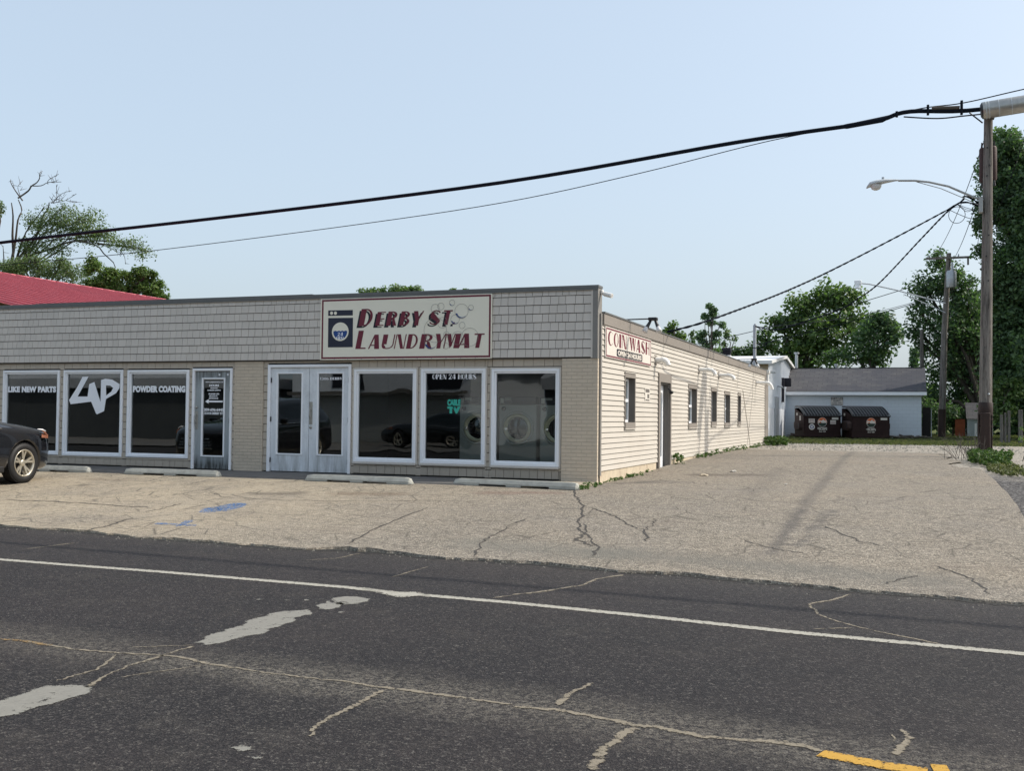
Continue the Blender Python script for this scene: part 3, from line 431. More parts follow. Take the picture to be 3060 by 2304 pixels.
def tag(o, label, cat, group=None, kind=None):
    if label: o['label'] = label
    if cat: o['category'] = cat
    if group: o['group'] = group
    if kind: o['kind'] = kind
    return o
def thing(name, label, cat, loc=(0, 0, 0), group=None):
    o = bpy.data.objects.new(name, None); C.objects.link(o); o.location = loc; o.empty_display_size = .2
    return tag(o, label, cat, group)
def struct(mb, name, mat): return tag(mb.build(name, mat), None, None, kind='structure')
def solo(mb, name, mat, label, cat, group=None, loc=None):
    """a thing that is one mesh, its origin moved to its base"""
    o = mb.build(name, mat)
    vs = np.empty(len(o.data.vertices)*3); o.data.vertices.foreach_get('co', vs); vs = vs.reshape(-1, 3)
    L = Vector(loc) if loc else Vector(((vs[:, 0].min()+vs[:, 0].max())/2, (vs[:, 1].min()+vs[:, 1].max())/2, vs[:, 2].min()))
    vs -= np.array(L); o.data.vertices.foreach_set('co', vs.ravel()); o.data.update(); o.location = L
    return tag(o, label, cat, group)
def copy_tree(o, parent=None):
    c = o.copy(); C.objects.link(c); c.parent = parent
    for ch in [q for q in bpy.data.objects if q.parent == o and q != c]: copy_tree(ch, c)
    return c
X, Y, Z = Vector((1, 0, 0)), Vector((0, 1, 0)), Vector((0, 0, 1))
def FRONT(y): return (Vector((0, y, 0)), X, Z, -Y)
def SIDE(x): return (Vector((x, 0, 0)), Y, Z, X)
def text_mesh(s, u0, v0, u1, v1, fr, mb, bold=.02, shear=0, depth=.003, space=1.0):
    cu = bpy.data.curves.new('t', 'FONT'); cu.body = s; cu.size = 1; cu.extrude = .002; cu.offset = bold; cu.shear = shear; cu.space_character = space; cu.resolution_u = 3
    ob = bpy.data.objects.new('t', cu); C.objects.link(ob); bpy.context.view_layer.update()
    me = bpy.data.meshes.new_from_object(ob.evaluated_get(bpy.context.evaluated_depsgraph_get()))
    bpy.data.objects.remove(ob); bpy.data.curves.remove(cu)
    vs = [v.co.copy() for v in me.vertices]; fs = [tuple(p.vertices) for p in me.polygons]; bpy.data.meshes.remove(me)
    if not vs: return
    x0, x1 = min(v.x for v in vs), max(v.x for v in vs); y0, y1 = min(v.y for v in vs), max(v.y for v in vs)
    o, U, V, N = fr; out = []
    for v in vs:
        u = u0+(v.x-x0)/(x1-x0)*(u1-u0); q = v0+(v.y-y0)/(y1-y0)*(v1-v0)
        out.append(o+U*u+V*q+N*(depth if v.z > 0 else .0))
    mb.add(out, fs)
# ---- display lettering: heavy left strokes, hairline right strokes, in a unit cell
def _ring(cx, cy, rx, ry, ix, iy, a0, a1, icx=None, n=14):
    icx = cx if icx is None else icx; o = []; i_ = []
    for k in range(n+1):
        t = R(a0+(a1-a0)*k/n); o.append((cx+rx*math.cos(t), cy+ry*math.sin(t))); i_.append((icx+ix*math.cos(t), cy+iy*math.sin(t)))
    return [[o[k], o[k+1], i_[k+1], i_[k]] for k in range(n)]
def rct(x0, x1, y0, y1): return [[(x0, y0), (x1, y0), (x1, y1), (x0, y1)]]
def glyph(c):
    T = .07
    if c == 'D': return rct(0, .42, 0, 1)+_ring(.42, .5, .58, .5, .40, .43, -90, 90)
    if c == 'E': return rct(0, .5, 0, 1)+rct(.5, 1, 0, T)+rct(.5, .95, .46, .46+T)+rct(.5, 1, 1-T, 1)
    if c == 'R': return rct(0, .42, 0, 1)+_ring(.42, .74, .5, .26, .26, .18, -90, 90)+[[(.5, .48), (.72, .48), (1, 0), (.68, 0)]]
    if c == 'P': return rct(0, .42, 0, 1)+_ring(.42, .72, .56, .28, .28, .21, -90, 90)
    if c == 'B': return rct(0, .42, 0, 1)+_ring(.42, .76, .48, .24, .24, .17, -90, 90)+_ring(.42, .27, .56, .27, .30, .20, -90, 90)
    if c == 'Y': return [[(0, 1), (.42, 1), (.66, .42), (.3, .42)], [(.88, 1), (1, 1), (.66, .42), (.58, .42)]]+rct(.3, .66, 0, .42)
    if c == 'T': return rct(0, 1, 1-T*1.3, 1)+rct(.32, .72, 0, 1-T*1.3)
    if c == 'L': return rct(0, .5, 0, 1)+rct(.5, 1, 0, T)
    if c == 'I': return rct(0, 1, 0, 1)
    if c == 'A': return [[(0, 0), (.11, 0), (.50, 1), (.36, 1)], [(.36, 1), (.72, 1), (1, 0), (.56, 0)]]+rct(.14, .62, .22, .22+T)
    if c == 'U': return rct(0, .4, .32, 1)+rct(.91, 1, .32, 1)+_ring(.5, .32, .5, .32, .41, .26, 180, 360, n=12)+_ring(.25, .32, .25, .30, .06, .1, 180, 300, n=6)
    if c == 'N': return rct(0, .09, 0, 1)+[[(.09, 1), (.42, 1), (.91, 0), (.62, 0)]]+rct(.91, 1, 0, 1)
    if c == 'M': return rct(0, .07, 0, 1)+[[(.07, 1), (.34, 1), (.54, .22), (.42, 0)], [(.58, 1), (.66, 1), (.50, .12), (.44, .10)]]+rct(.66, 1, 0, 1)
    if c == 'W': return [[(0, 1), (.3, 1), (.42, 0), (.32, 0)], [(.48, 1), (.55, 1), (.42, 0), (.38, .05)], [(.44, 1), (.72, 1), (.82, 0), (.72, 0)], [(.92, 1), (1, 1), (.82, 0), (.78, .05)]]
    if c == 'H': return rct(0, .38, 0, 1)+rct(.84, 1, 0, 1)+rct(.38, .84, .5, .5+T)
    if c == 'O': return _ring(.5, .5, .5, .5, .30, .46, 0, 360, icx=.58, n=26)
    if c == '0': return _ring(.5, .5, .5, .5, .22, .44, 0, 360, n=22)
    if c == 'C': return _ring(.55, .5, .55, .5, .38, .46, 40, 320, icx=.68, n=22)
    if c == 'S': return _ring(.5, .74, .44, .26, .32, .19, 20, 180)+_ring(.5, .27, .48, .27, .36, .20, 200, 360)+[[(.06, .76), (.2, .9), (.98, .3), (.8, .08)], [(.06, .76), (.98, .3), (.9, .1), (.1, .5)]]
    if c == '1': return rct(.3, .7, 0, 1)+[[(.0, .78), (.3, 1), (.3, .86), (.0, .70)]]
    if c == '2': return _ring(.48, .70, .46, .30, .24, .22, 0, 180)+[[(.6, .6), (.94, .7), (.42, .1), (.0, .0)], [(.0, 0), (.42, .1), (.3, .1), (.1, .0)]]+rct(0, 1, 0, .13)
    if c == '4': return rct(.5, .85, 0, 1)+[[(0, .28), (.0, .36), (.5, 1), (.5, .86)]]+rct(0, 1, .24, .36)
    if c == '3': return _ring(.45, .75, .45, .25, .2, .17, -80, 170)+_ring(.45, .27, .52, .27, .24, .19, -170, 80)
    if c == '6': return _ring(.5, .32, .5, .32, .2, .22, 0, 360, n=18)+_ring(.62, .4, .62, .6, .32, .52, 95, 180)
    if c == '.': return rct(0, 1, 0, 1)
    return []
def deco(s, u0, v0, u1, v1, fr, mb, shear=0, widths={}, t0=0., gap=.12):
    """letters of a word fitted into a box"""
    wd = {'I': .34, 'M': 1.25, 'W': 1.3, ' ': .4, '1': .5, '.': .2, 'L': .8, 'E': .75, **widths}
    tot = sum(wd.get(c, .85)+gap for c in s)-gap; k = (u1-u0)/tot; x = u0
    for c in s:
        w_ = wd.get(c, .85)*k
        for i, p in enumerate(glyph(c)):
            mb.prism([(x+a*w_+shear*b*(v1-v0), v0+b*(v1-v0)) for a, b in p], fr, t0, t0+.002+i*.00012)
        x += w_+gap*k
def ribbon(mb, pts, wd, zf, jit=0, taper=True, rr=None, dz=.004, sub=3):
    """flat strip along ground points"""
    P = []
    for a, b in zip(pts, pts[1:]):
        for k in range(sub): t = k/sub; P.append(Vector((a[0]+(b[0]-a[0])*t, a[1]+(b[1]-a[1])*t)))
    P.append(Vector(pts[-1])); vs = []
    rr = rr or rnd
    for i, p in enumerate(P):
        d = (P[min(i+1, len(P)-1)]-P[max(i-1, 0)]).normalized(); n_ = Vector((-d.y, d.x))
        if jit and 0 < i < len(P)-1: p = p+n_*rr.uniform(-jit, jit)
        h = wd/2*(1.1+.9*noise.noise(Vector((p.x*3.3, p.y*3.3, wd*50)))+rr.uniform(-.2, .2) if jit else 1)
        if taper and (i == 0 or i == len(P)-1): h *= .25
        for s_, e_ in ((1, 0.), (.6, .8), (0, 1.), (-.6, .8), (-1, 0.)):
            q = p+n_*h*s_; mb.at[len(mb.v)+len(vs)] = e_; vs.append((q.x, q.y, zf(q.x, q.y)+dz))
    mb.add(vs, [(5*i+j, 5*i+j+1, 5*i+j+6, 5*i+j+5) for i in range(len(P)-1) for j in range(4)]); return mb
def patch_mesh(mb, poly, z, step=.04, soft=.10, grow=.02):
    p = np.array(poly); x0, y0 = p.min(0)-.06; x1, y1 = p.max(0)+.06; nx, ny = int((x1-x0)/step)+2, int((y1-y0)/step)+2
    gx_, gy_ = np.meshgrid(np.linspace(x0, x1, nx), np.linspace(y0, y1, ny)); q = np.stack([gx_.ravel(), gy_.ravel()], 1)
    a = p; b = np.roll(p, -1, 0); d = np.full(len(q), 9.); ins = np.zeros(len(q), bool)
    for (ax, ay), (bx_, by) in zip(a, b):
        e = np.array([bx_-ax, by-ay]); L = max((e**2).sum(), 1e-9); t = np.clip(((q-[ax, ay])@e)/L, 0, 1); d = np.minimum(d, np.linalg.norm(q-[ax, ay]-t[:, None]*e, axis=1))
        c = ((ay > q[:, 1]) != (by > q[:, 1])) & (q[:, 0] < (bx_-ax)*(q[:, 1]-ay)/((by-ay) or 1e-9)+ax); ins ^= c
    sd_ = np.where(ins, d, -d)+grow; keep = sd_ > -step*1.5; idx = {}; vs = []
    for i in np.nonzero(keep)[0]: idx[i] = len(vs); mb.at[len(mb.v)+len(vs)] = float(np.clip(sd_[i]/soft, -.5, 1)); vs.append((q[i, 0], q[i, 1], z))
    fs = []
    for j in range(ny-1):
        for i in range(nx-1):
            f = (j*nx+i, j*nx+i+1, (j+1)*nx+i+1, (j+1)*nx+i)
            if all(k in idx for k in f): fs.append(tuple(idx[k] for k in f))
    mb.add(vs, fs); return mb
# ---------------------------------------------------------------- ground heights
_pf = [(-1.5, -.02), (0, -.02), (3, 0), (6, .09), (9, .15), (12, .19), (20, .2), (43.5, .2), (47, .3), (50, .32), (80, .4)]
def G(x, y):
    if y >= -1.5:
        for (a, b), (c, d) in zip(_pf, _pf[1:]):
            if y <= c: return b+(d-b)*(y-a)/(c-a)
        return .4
    ye = -8.2-.072*x; s_ = (y+1.5)/(ye+1.5)
    return -.35 if s_ >= 1 else -.02-.316*s_
Z0 = -.35
def grid_sheet(name, xs, ys, zf, mat):
    mb = MB(); n = len(xs)
    mb.add([(x, y, zf(x, y)) for y in ys for x in xs], [(j*n+i, j*n+i+1, (j+1)*n+i+1, (j+1)*n+i) for j in range(len(ys)-1) for i in range(n-1)], True)
    return struct(mb, name, mat)
lin = lambda a, b, n: [a+(b-a)*i/n for i in range(n+1)]
struct(MB().add([(-300, -90, -.40), (300, -90, -.40), (300, -0.5-22, -.36), (-300, -.5-22, -.36)], [(0, 1, 2, 3)]), 'pavement_across_street', 'lotfar')
grid_sheet('ground', [-900, -300, -120]+lin(-60, 60, 60)+[120, 300, 900], [-900, -300, -120, -60, -40, -30]+lin(-24, 80, 104)+[120, 200, 400, 900], lambda x, y: min(G(x, y), 2)-.07 if y > -9.6 else -.46, 'ground')
# road: flat sheet running slightly askew of the shop front
rd = MB(); xs = [-300, -120, -60]+lin(-30, 30, 30)+[60, 120, 300]
rd.add([(x, y0-.072*x, Z0) for y0 in (-22.5, -8.0) for x in xs], [(i, i+1, len(xs)+i+1, len(xs)+i) for i in range(len(xs)-1)]); struct(rd, 'road', 'road')
# parking lot with its broken front edge
edge = [(-30, -6.05), (-14, -7.2), (-9, -7.45)]+[tuple(p) for p in D['edge']]+[(7.2, -8.75), (9, -8.95)]
def ez(x):
    for (a, b), (c, d) in zip(edge, edge[1:]):
        if x <= c: return b+(d-b)*(x-a)/(c-a)
    return edge[-1][1]
slabr = D['slab'][::-1]
def rightx(y):
    if y > 8.05: return 6.4
    pts = [(6.8, -9.0), (6.8, -5.2), (6.76, -3.0)]+[(p[0], p[1]) for p in slabr]
    for (a, b), (c, d) in zip(pts, pts[1:]):
        if y <= d: return a+(c-a)*(y-b)/max(d-b, 1e-6)
    return 6.4
lotm = MB(); N_ = 420
cols = [-30+i*(37.4/N_) for i in range(N_+1)]
rows = [0, .004, .01, .03, .07, .14, .22, .32, .42, .52, .62, .72, .82, .92, 1.0]
vs = []
for x in cols:
    e = ez(x)+(.09*noise.noise(Vector((x*2.1, 3, 0)))+.05*noise.noise(Vector((x*9, 7, 0)))+.02*noise.noise(Vector((x*31, 7, 0))))
    for t in rows:
        y = e+(-1.5-e)*t; z = G(x, y)+.004
        if t == 0: z = Z0-.03
        elif t <= .03: z = max(z, Z0+.004+.05*max(0, .2+noise.noise(Vector((x*1.1, 9, 2)))+.4*noise.noise(Vector((x*6, 1, 2)))))
        xx = min(x, rightx(y)); vs.append((xx, y, z))
m_ = len(rows)
lotm.add(vs, [(i*m_+j, (i+1)*m_+j, (i+1)*m_+j+1, i*m_+j+1) for i in range(N_) for j in range(m_-1)])
ys = lin(-1.5, 8.0, 38)+lin(8.02, 17.2, 20)
c2 = lin(-30, 0, 30)+lin(.25, 7, 27)
vs = [(min(x, rightx(y) if y <= 8 else max(6.0, 6.4+.5*noise.noise(Vector((y*.6, 4, 1))))), y, G(x, y)+.004) for y in ys for x in c2]
n2 = len(c2)
lotm.add(vs, [(j*n2+i, j*n2+i+1, (j+1)*n2+i+1, (j+1)*n2+i) for j in range(len(ys)-1) for i in range(n2-1) if c2[i] >= -.01 or ys[j] < -.3])
struct(lotm, 'parking_lot', 'lot')
# gravel yard behind and beside it
gv = lambda x, y: (G(x, y)-.028+.012*noise.noise(Vector((x*1.5, y*1.5, 0)))) if y > -1.5 else G(x, y)-.03
gm = MB(); gx = lin(-1.4, 30, 64); gy = lin(-8.6, 28, 110)
def gyw(x, y): return y if y < 27.9 else 28+.45*(x-1)*(.6 if x > 1 else .2)+.8*noise.noise(Vector((x*.7, 5, 5)))
gm.add([(x, gyw(x, y), gv(x, gyw(x, y))) for y in gy for x in gx], [(j*65+i, j*65+i+1, (j+1)*65+i+1, (j+1)*65+i) for j in range(110) for i in range(64) if gy[j] > 8 or gx[i] > 5], True)
struct(gm, 'gravel_yard', 'gravel')
# sidewalk in front of the shops
sw = MB(); wx = lin(-30, .0, 60)
sw.add([(x, y, z) for x in wx for y, z in ((-1.5+.06*noise.noise(Vector((x*2, 0, 0))), -.03), (-1.47+.06*noise.noise(Vector((x*2, 0, 0))), .006), (-.8, .012), (.06, .018))], [(i*4+j, i*4+4+j, i*4+5+j, i*4+1+j) for i in range(60) for j in range(3)])
sw.add([(0, -1.47, .006), (0, -.8, .012), (0, .06, .018), (0, .06, -.1), (0, -1.47, -.1)], [(0, 4, 3, 2, 1)])
struct(sw, 'sidewalk', 'walk')
cw = MB(); cw.prism([(-.95, -1.53), (.02, -1.4), (.03, .02), (-.72, .02)], (Vector((0, 0, 0)), X, Y, Z), -.05, .024); struct(cw, 'concrete_walk_corner', 'walkpale')
# painted lines, patches, cracks
zr = lambda x, y: Z0
ml = MB(); W = [(-60, -6.2), (-25, -8.62)]+D['white']+[(12, -11.29), (40, -13.3), (90, -16.9)]
ribbon(ml, W, .125, zr, taper=False, dz=.004); struct(ml, 'white_edge_line', 'roadwhite')
mf = MB(); patch_mesh(mf, D['whiteflare'], Z0+.006, .02, .05, .01); struct(mf, 'white_edge_line_smear', 'roadwhite')
for i, p in enumerate(D['yellow']):
    my = MB(); ribbon(my, p, .05 if i == 0 else .115, zr, taper=False); struct(my, 'yellow_centre_line', 'roadyellowworn' if i == 0 else 'roadyellow')
my = MB(); ribbon(my, [(5.95, -13.56), (14, -14.15)], .115, zr, taper=False); struct(my, 'yellow_centre_line', 'roadyellow')
for p in D['patch']:
    pp = []
    for (a, b), (c, d) in zip(p, p[1:]+p[:1]):
        L = math.hypot(c-a, d-b); n_ = max(1, int(L/.06))
        for k in range(n_):
            t = k/n_; j = min(.035, L*.14); pp.append((a+(c-a)*t+rnd.uniform(-j, j), b+(d-b)*t+rnd.uniform(-j, j)))
    big_ = max(q[0] for q in pp)-min(q[0] for q in pp) > .6; mp_ = MB(); patch_mesh(mp_, pp, Z0+.003, .04 if big_ else .02, .10 if big_ else .04); struct(mp_, 'concrete_patch', 'patch')
mc = MB()
for p, w_ in D['crack']: ribbon(mc, p, w_*.8, zr, jit=.010, dz=.003, sub=8)
struct(mc, 'road_cracks', 'crackpale')
mc = MB(); zl = lambda x, y: G(x, y)+.004
for p, w_ in D['lotcrack']: ribbon(mc, p, w_, zl, jit=.03, dz=.004, sub=6)
struct(mc, 'lot_cracks', 'crackdark')
mc = MB(); ribbon(mc, [(x, ez(x)-.015) for x in lin(-14, 7, 84)], .13, zr, jit=.035, dz=.003, sub=4); struct(mc, 'lot_edge_crack', 'edgecrack')
for p, w_ in zip(D['blue'], (.10, .07, .26, .2, .22)):
    mb_ = MB(); ribbon(mb_, p, w_, zl, jit=.015, dz=.006, sub=6); struct(mb_, 'blue_utility_marking', 'bluepaint')
# ================================================================ LAUNDROMAT BUILDING
LB = thing('laundromat_building', 'long low shop building with grey shingled fascia and cream sided right flank', 'building')
XL = -20.0                                    # left end of the front, outside the picture
def part(mb, name, mat, parent=LB, label=None):
    o = mb.build(name, mat, parent)
    if label: o['label'] = label
    return o
PITCH = .1637
def shakes(mb, x0, x1, z0, z1, y, seed=1, wmin=.12, wmax=.2, zref=2.304, lap=.014):
    """courses of shingles of uneven width, each course lapping the next"""
    k0 = int(math.floor((z0-zref)/PITCH-1e-6)); k1 = int(math.ceil((z1-zref)/PITCH))
    for k in range(k0, k1):
        a = max(z0, zref+k*PITCH); b = min(z1, zref+(k+1)*PITCH)
        if b-a < .01: continue
        rr = random.Random(seed*1000+k % 3); x = XL-rr.random()*.2
        while x < x1:
            w_ = rr.uniform(wmin, wmax); l, r = max(x, x0), min(x+w_-.008, x1)
            if r-l > .008:
                q = rr.uniform(0, .002)
                fb, ft = y-lap-q, y-.003-q
                a_ = a+(.012 if abs(a-(zref+k*PITCH)) < 1e-6 and b-a > .05 else 0)
                mb.add([(l, fb, a_), (r, fb, a_), (r, ft, b), (l, ft, b), (l, y+.009, a_), (r, y+.009, a_), (r, y+.009, b), (l, y+.009, b)],
                       [(0, 1, 2, 3), (4, 5, 1, 0), (1, 5, 6, 2), (4, 0, 3, 7)])
            x += w_
    return mb
# fascia
f = shakes(MB(), XL, -.135, 2.30, 3.555, 0, 3); part(f, 'fascia', 'shake')
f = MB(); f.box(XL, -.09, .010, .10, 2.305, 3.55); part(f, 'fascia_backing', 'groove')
t = MB(); t.box(XL, -.135, -.022, .01, 3.556, 3.585); t.box(-.134, -.10, -.024, .012, 2.295, 3.586); part(t, 'fascia_trim', 'shake')
t = MB(); t.box(-.099, -.002, -.03, .24, 2.285, 3.60); part(t, 'fascia_end_board', 'shake_trim')
t = MB(); t.box(XL, .01, -.045, .25, 3.587, 3.632); t.box(XL, .004, -.038, -.031, 3.545, 3.586); t.box(-13.2, -6.0, -.05, .255, 3.633, 3.642); part(t, 'parapet_coping', 'coping')
t = MB(); t.box(XL, -.1, .04, .11, 2.285, 2.304); part(t, 'fascia_soffit', 'trim_dark')
t = MB(); t.box(XL, -.1, .101, .23, 2.31, 3.58); part(t, 'parapet_backing', 'membrane')
# front wall below the fascia: (x0,x1) of openings
YW = .075
OPEN = [(-17.75, -16.1, .235, 2.14), (-15.95, -14.35, .235, 2.14), (-14.205, -12.55, .235, 2.14), (-12.44, -10.79, .228, 2.138), (-10.67, -9.045, .235, 2.13), (-8.96, -7.955, .02, 2.156),
        (-7.085, -5.135, .02, 2.222), (-5.065, -3.69, .275, 2.115), (-3.59, -2.234, .28, 2.115), (-2.11, -.75, .276, 2.105)]
PIERS = [(-7.89, -7.195), (-.69, -.005)]
wl = MB(); wr_ = MB(); wl_ = wl; wb_ = MB(); cur = XL
solid = sorted(OPEN+[(a, b, 0, 2.29) for a, b in PIERS])
for a, b, z0, z1 in solid:
    wl = wr_ if a > -6 else wl_
    if a > cur+.01:
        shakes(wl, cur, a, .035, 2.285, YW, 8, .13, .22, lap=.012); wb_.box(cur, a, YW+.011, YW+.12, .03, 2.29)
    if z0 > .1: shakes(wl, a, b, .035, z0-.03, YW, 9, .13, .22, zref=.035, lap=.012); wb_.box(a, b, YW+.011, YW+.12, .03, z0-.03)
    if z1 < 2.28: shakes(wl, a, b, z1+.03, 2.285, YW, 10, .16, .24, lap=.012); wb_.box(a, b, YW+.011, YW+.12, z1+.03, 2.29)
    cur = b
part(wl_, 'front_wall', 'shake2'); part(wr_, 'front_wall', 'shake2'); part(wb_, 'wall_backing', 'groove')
for a, b in PIERS:
    p = MB(); p.box(a, b, .045 if b < -1 else .0, .26, -.03, 2.284); part(p, 'brick_pier', 'brick')
p = MB()
p.box(-.004, .035, .0, .075, -.03, 2.284) if False else None
# dark corner channel and pale brick return beside it
t = MB(); t.box(-.004, .03, .085, .165, .13, 3.12); part(t, 'corner_channel', 'shake_trim')
t = MB(); t.box(-.004, .006, .165, 4.8, -.05, .215); t.box(-.004, .008, 6.25, 24.2, .02, .215)
part(t, 'foundation', 'cream_block')
# windows of the front
def shop_window(a, b, z0, z1, gl='glass', mat='white', trim=None):
    fr = MB(); y = YW; w1, w2 = .052, .036
    for (l, r, lo, hi) in ((a, a+w1, z0, z1), (b-w1, b, z0, z1), (a+w1, b-w1, z0, z0+w1), (a+w1, b-w1, z1-w1, z1)): fr.bbox(l, r, y-.035, y+.07, lo, hi, .005)
    A, B, c, d = a+w1, b-w1, z0+w1, z1-w1
    for (l, r, lo, hi) in ((A, A+w2, c, d), (B-w2, B, c, d), (A+w2, B-w2, c, c+w2), (A+w2, B-w2, d-w2, d)): fr.bbox(l, r, y-.012, y+.06, lo, hi, .004)
    o = part(fr, 'window', mat)
    g_ = MB(); g_.add([(A+w2-.004, y+.03, c+w2-.004), (B-w2+.004, y+.03, c+w2-.004), (B-w2+.004, y+.03, d-w2+.004), (A+w2-.004, y+.03, d-w2+.004)], [(0, 1, 2, 3)])
    g_.build('pane', gl, o)
    if trim:
        t_ = MB(); e = .03
        t_.box(a-e, a-.002, y-.028, y+.011, z0-.03, z1+e); t_.box(b+.002, b+e, y-.028, y+.011, z0-.03, z1+e); t_.box(a-.002, b+.002, y-.028, y+.011, z1+.002, z1+e); t_.bbox(a-.002, b+.002, y-.06, y+.011, z0-.045, z0-.002, .006)
        t_.build('window_trim', 'shake', o)
    return o
for i, (a, b, z0, z1) in enumerate(OPEN):
    if i in (5, 6): continue
    shop_window(a, b, z0, z1, 'glasswavy' if i >= 7 else 'glass', trim=i >= 7)
for a, b, c, d in ((-12.549, -12.441, .227, .30), (-10.789, -10.671, .227, .30), (-3.66, -3.62, .24, .31), (-2.20, -2.145, .24, .31)): t = MB(); t.box(a, b, YW-.02, YW+.05, c, d); part(t, 'mullion_foot', 'shake2')
t = MB(); t.box(-14.35, -9.0, YW-.022, YW+.009, .195, .226); part(t, 'sill_strip', 'shake2')
# doors of the front
def leafdoor(a, b, z0, z1, ga, gb, gz0, gz1, mat, y):
    d_ = MB()
    d_.box(a, ga, y, y+.045, z0, z1); d_.box(gb, b, y, y+.045, z0, z1); d_.box(ga, gb, y, y+.045, z0, gz0); d_.box(ga, gb, y, y+.045, gz1, z1)
    o = part(d_, 'door', mat)
    m2 = MB(); e = .028
    for (l, r, lo, hi) in ((ga, ga+e, gz0, gz1), (gb-e, gb, gz0, gz1), (ga+e, gb-e, gz0, gz0+e), (ga+e, gb-e, gz1-e, gz1)): m2.bbox(l-.006 if l == ga else l, r+.006 if r == gb else r, y-.014, y+.03, lo, hi, .005)
    m2.build('door_glazing_bead', 'white', o)
    g_ = MB(); g_.add([(ga+e-.003, y+.02, gz0+e-.003), (gb-e+.003, y+.02, gz0+e-.003), (gb-e+.003, y+.02, gz1-e+.003), (ga+e-.003, y+.02, gz1-e+.003)], [(0, 1, 2, 3)]); g_.build('pane', 'glass', o)
    return o
YD = .085
def doorframe(a, b, z1, wd=.055):
    t_ = MB(); t_.bbox(a, a+wd, YD-.045, YD+.06, .02, z1, .006); t_.bbox(b-wd, b, YD-.045, YD+.06, .02, z1, .006); t_.bbox(a+wd, b-wd, YD-.045, YD+.06, z1-wd, z1, .006); part(t_, 'door_frame', 'white')
doorframe(-8.96, -7.955, 2.156); doorframe(-7.085, -5.135, 2.222, .06)
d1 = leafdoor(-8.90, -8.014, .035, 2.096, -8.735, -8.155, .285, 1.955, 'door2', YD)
dl = leafdoor(-7.02, -6.118, .035, 2.158, -6.885, -6.268, .37, 2.06, 'door', YD)
dr = leafdoor(-6.108, -5.198, .035, 2.158, -5.925, -5.32, .37, 2.06, 'door', YD)
def hinge(o, x, zs):
    for z in zs: h_ = MB(); h_.tube([(x, YD-.012, z-.05), (x, YD-.012, z+.05)], .011, 8); h_.build('hinge', 'inkblack', o)
hinge(d1, -8.025, (1.72, 1.05, .3)); hinge(dl, -7.012, (1.9, 1.1, .26)); hinge(dr, -5.203, (1.9, 1.1, .26))
def pull(o, x, z0, z1, lock):
    h_ = MB(); h_.bbox(x-.035, x+.035, YD-.012, YD-.001, z0, z1, .003); h_.tube([(x, YD-.014, z0+.12), (x, YD-.06, z0+.15), (x, YD-.06, z0+.27), (x, YD-.014, z0+.3)], .011, 8); h_.build('handle', 'steel', o)
    l_ = MB(); l_.lathe([(.0, -.03), (.022, -.028), (.03, -.012), (.032, 0)], (x, YD-.001, lock), 'y', 16); l_.build('lock', 'steel', o)
pull(dr, -6.065, 1.0, 1.46, .94); pull(d1, -8.86, .87, 1.25, 1.33)
for x, z in ((-8.30, 2.02), (-8.09, 2.02)): dots = MB(); dots.lathe([(0, -.006), (.02, -.005), (.022, 0)], (x, YD-.001, z), 'y', 12); dots.build('door_closer_boss', 'white', d1)
# lettering on the glass, a part of each pane's door or window
L = MB(); y_t = FRONT(YW+.026)
def win_of(i): return [o for o in bpy.data.objects if o.parent == LB and o.name.startswith('window')][i]
wins = [o for o in bpy.data.objects if o.parent == LB and o.name.split('.')[0] == 'window']
wins.sort(key=lambda o: min(v.co.x for v in o.data.vertices))
def lettering(parent, fn, mat='letter', name='lettering'):
    m_ = MB(); fn(m_); return m_.build(name, mat, parent)
bx = lambda p: (p[0][0], p[0][1], p[1][0], p[1][1])
lettering(wins[2], lambda m_: text_mesh('LIKE NEW PARTS', *bx(D['txt']['like']), y_t, m_, .065, space=1.05))
lettering(wins[4], lambda m_: text_mesh('POWDER COATING', *bx(D['txt']['powder']), y_t, m_, .065, space=1.05))
def lap(m_):
    P_ = D['lap'][0]; H_ = D['laphole']
    # bridge the hole into the outline
    iP = min(range(len(P_)), key=lambda i: (P_[i][0]-H_[4][0])**2+(P_[i][1]-H_[4][1])**2)
    poly = P_[:iP+1]+[H_[4]]+H_[:4]+[H_[4]]
    A_ = sum(H_[i][0]*H_[(i+1) % 5][1]-H_[(i+1) % 5][0]*H_[i][1] for i in range(5)); B_ = sum(P_[i][0]*P_[(i+1) % len(P_)][1]-P_[(i+1) % len(P_)][0]*P_[i][1] for i in range(len(P_)))
    hh = H_ if A_*B_ < 0 else H_[::-1]
    k = hh.index(H_[4]); hh = hh[k:]+hh[:k]
    poly = P_[:iP+1]+hh+[hh[0]]+P_[iP:]
    bm = bmesh.new(); vv = [bm.verts.new((x, YW+.0265, z)) for x, z in P_]; hv = [bm.verts.new((x, YW+.0265, z)) for x, z in H_]
    ee = [bm.edges.new((vv[i], vv[(i+1) % len(vv)])) for i in range(len(vv))]+[bm.edges.new((hv[i], hv[(i+1) % 5])) for i in range(5)]
    bmesh.ops.triangle_fill(bm, use_beauty=True, edges=ee)
    m_.addbm(bm)
lettering(wins[3], lap, name='painted_monogram')
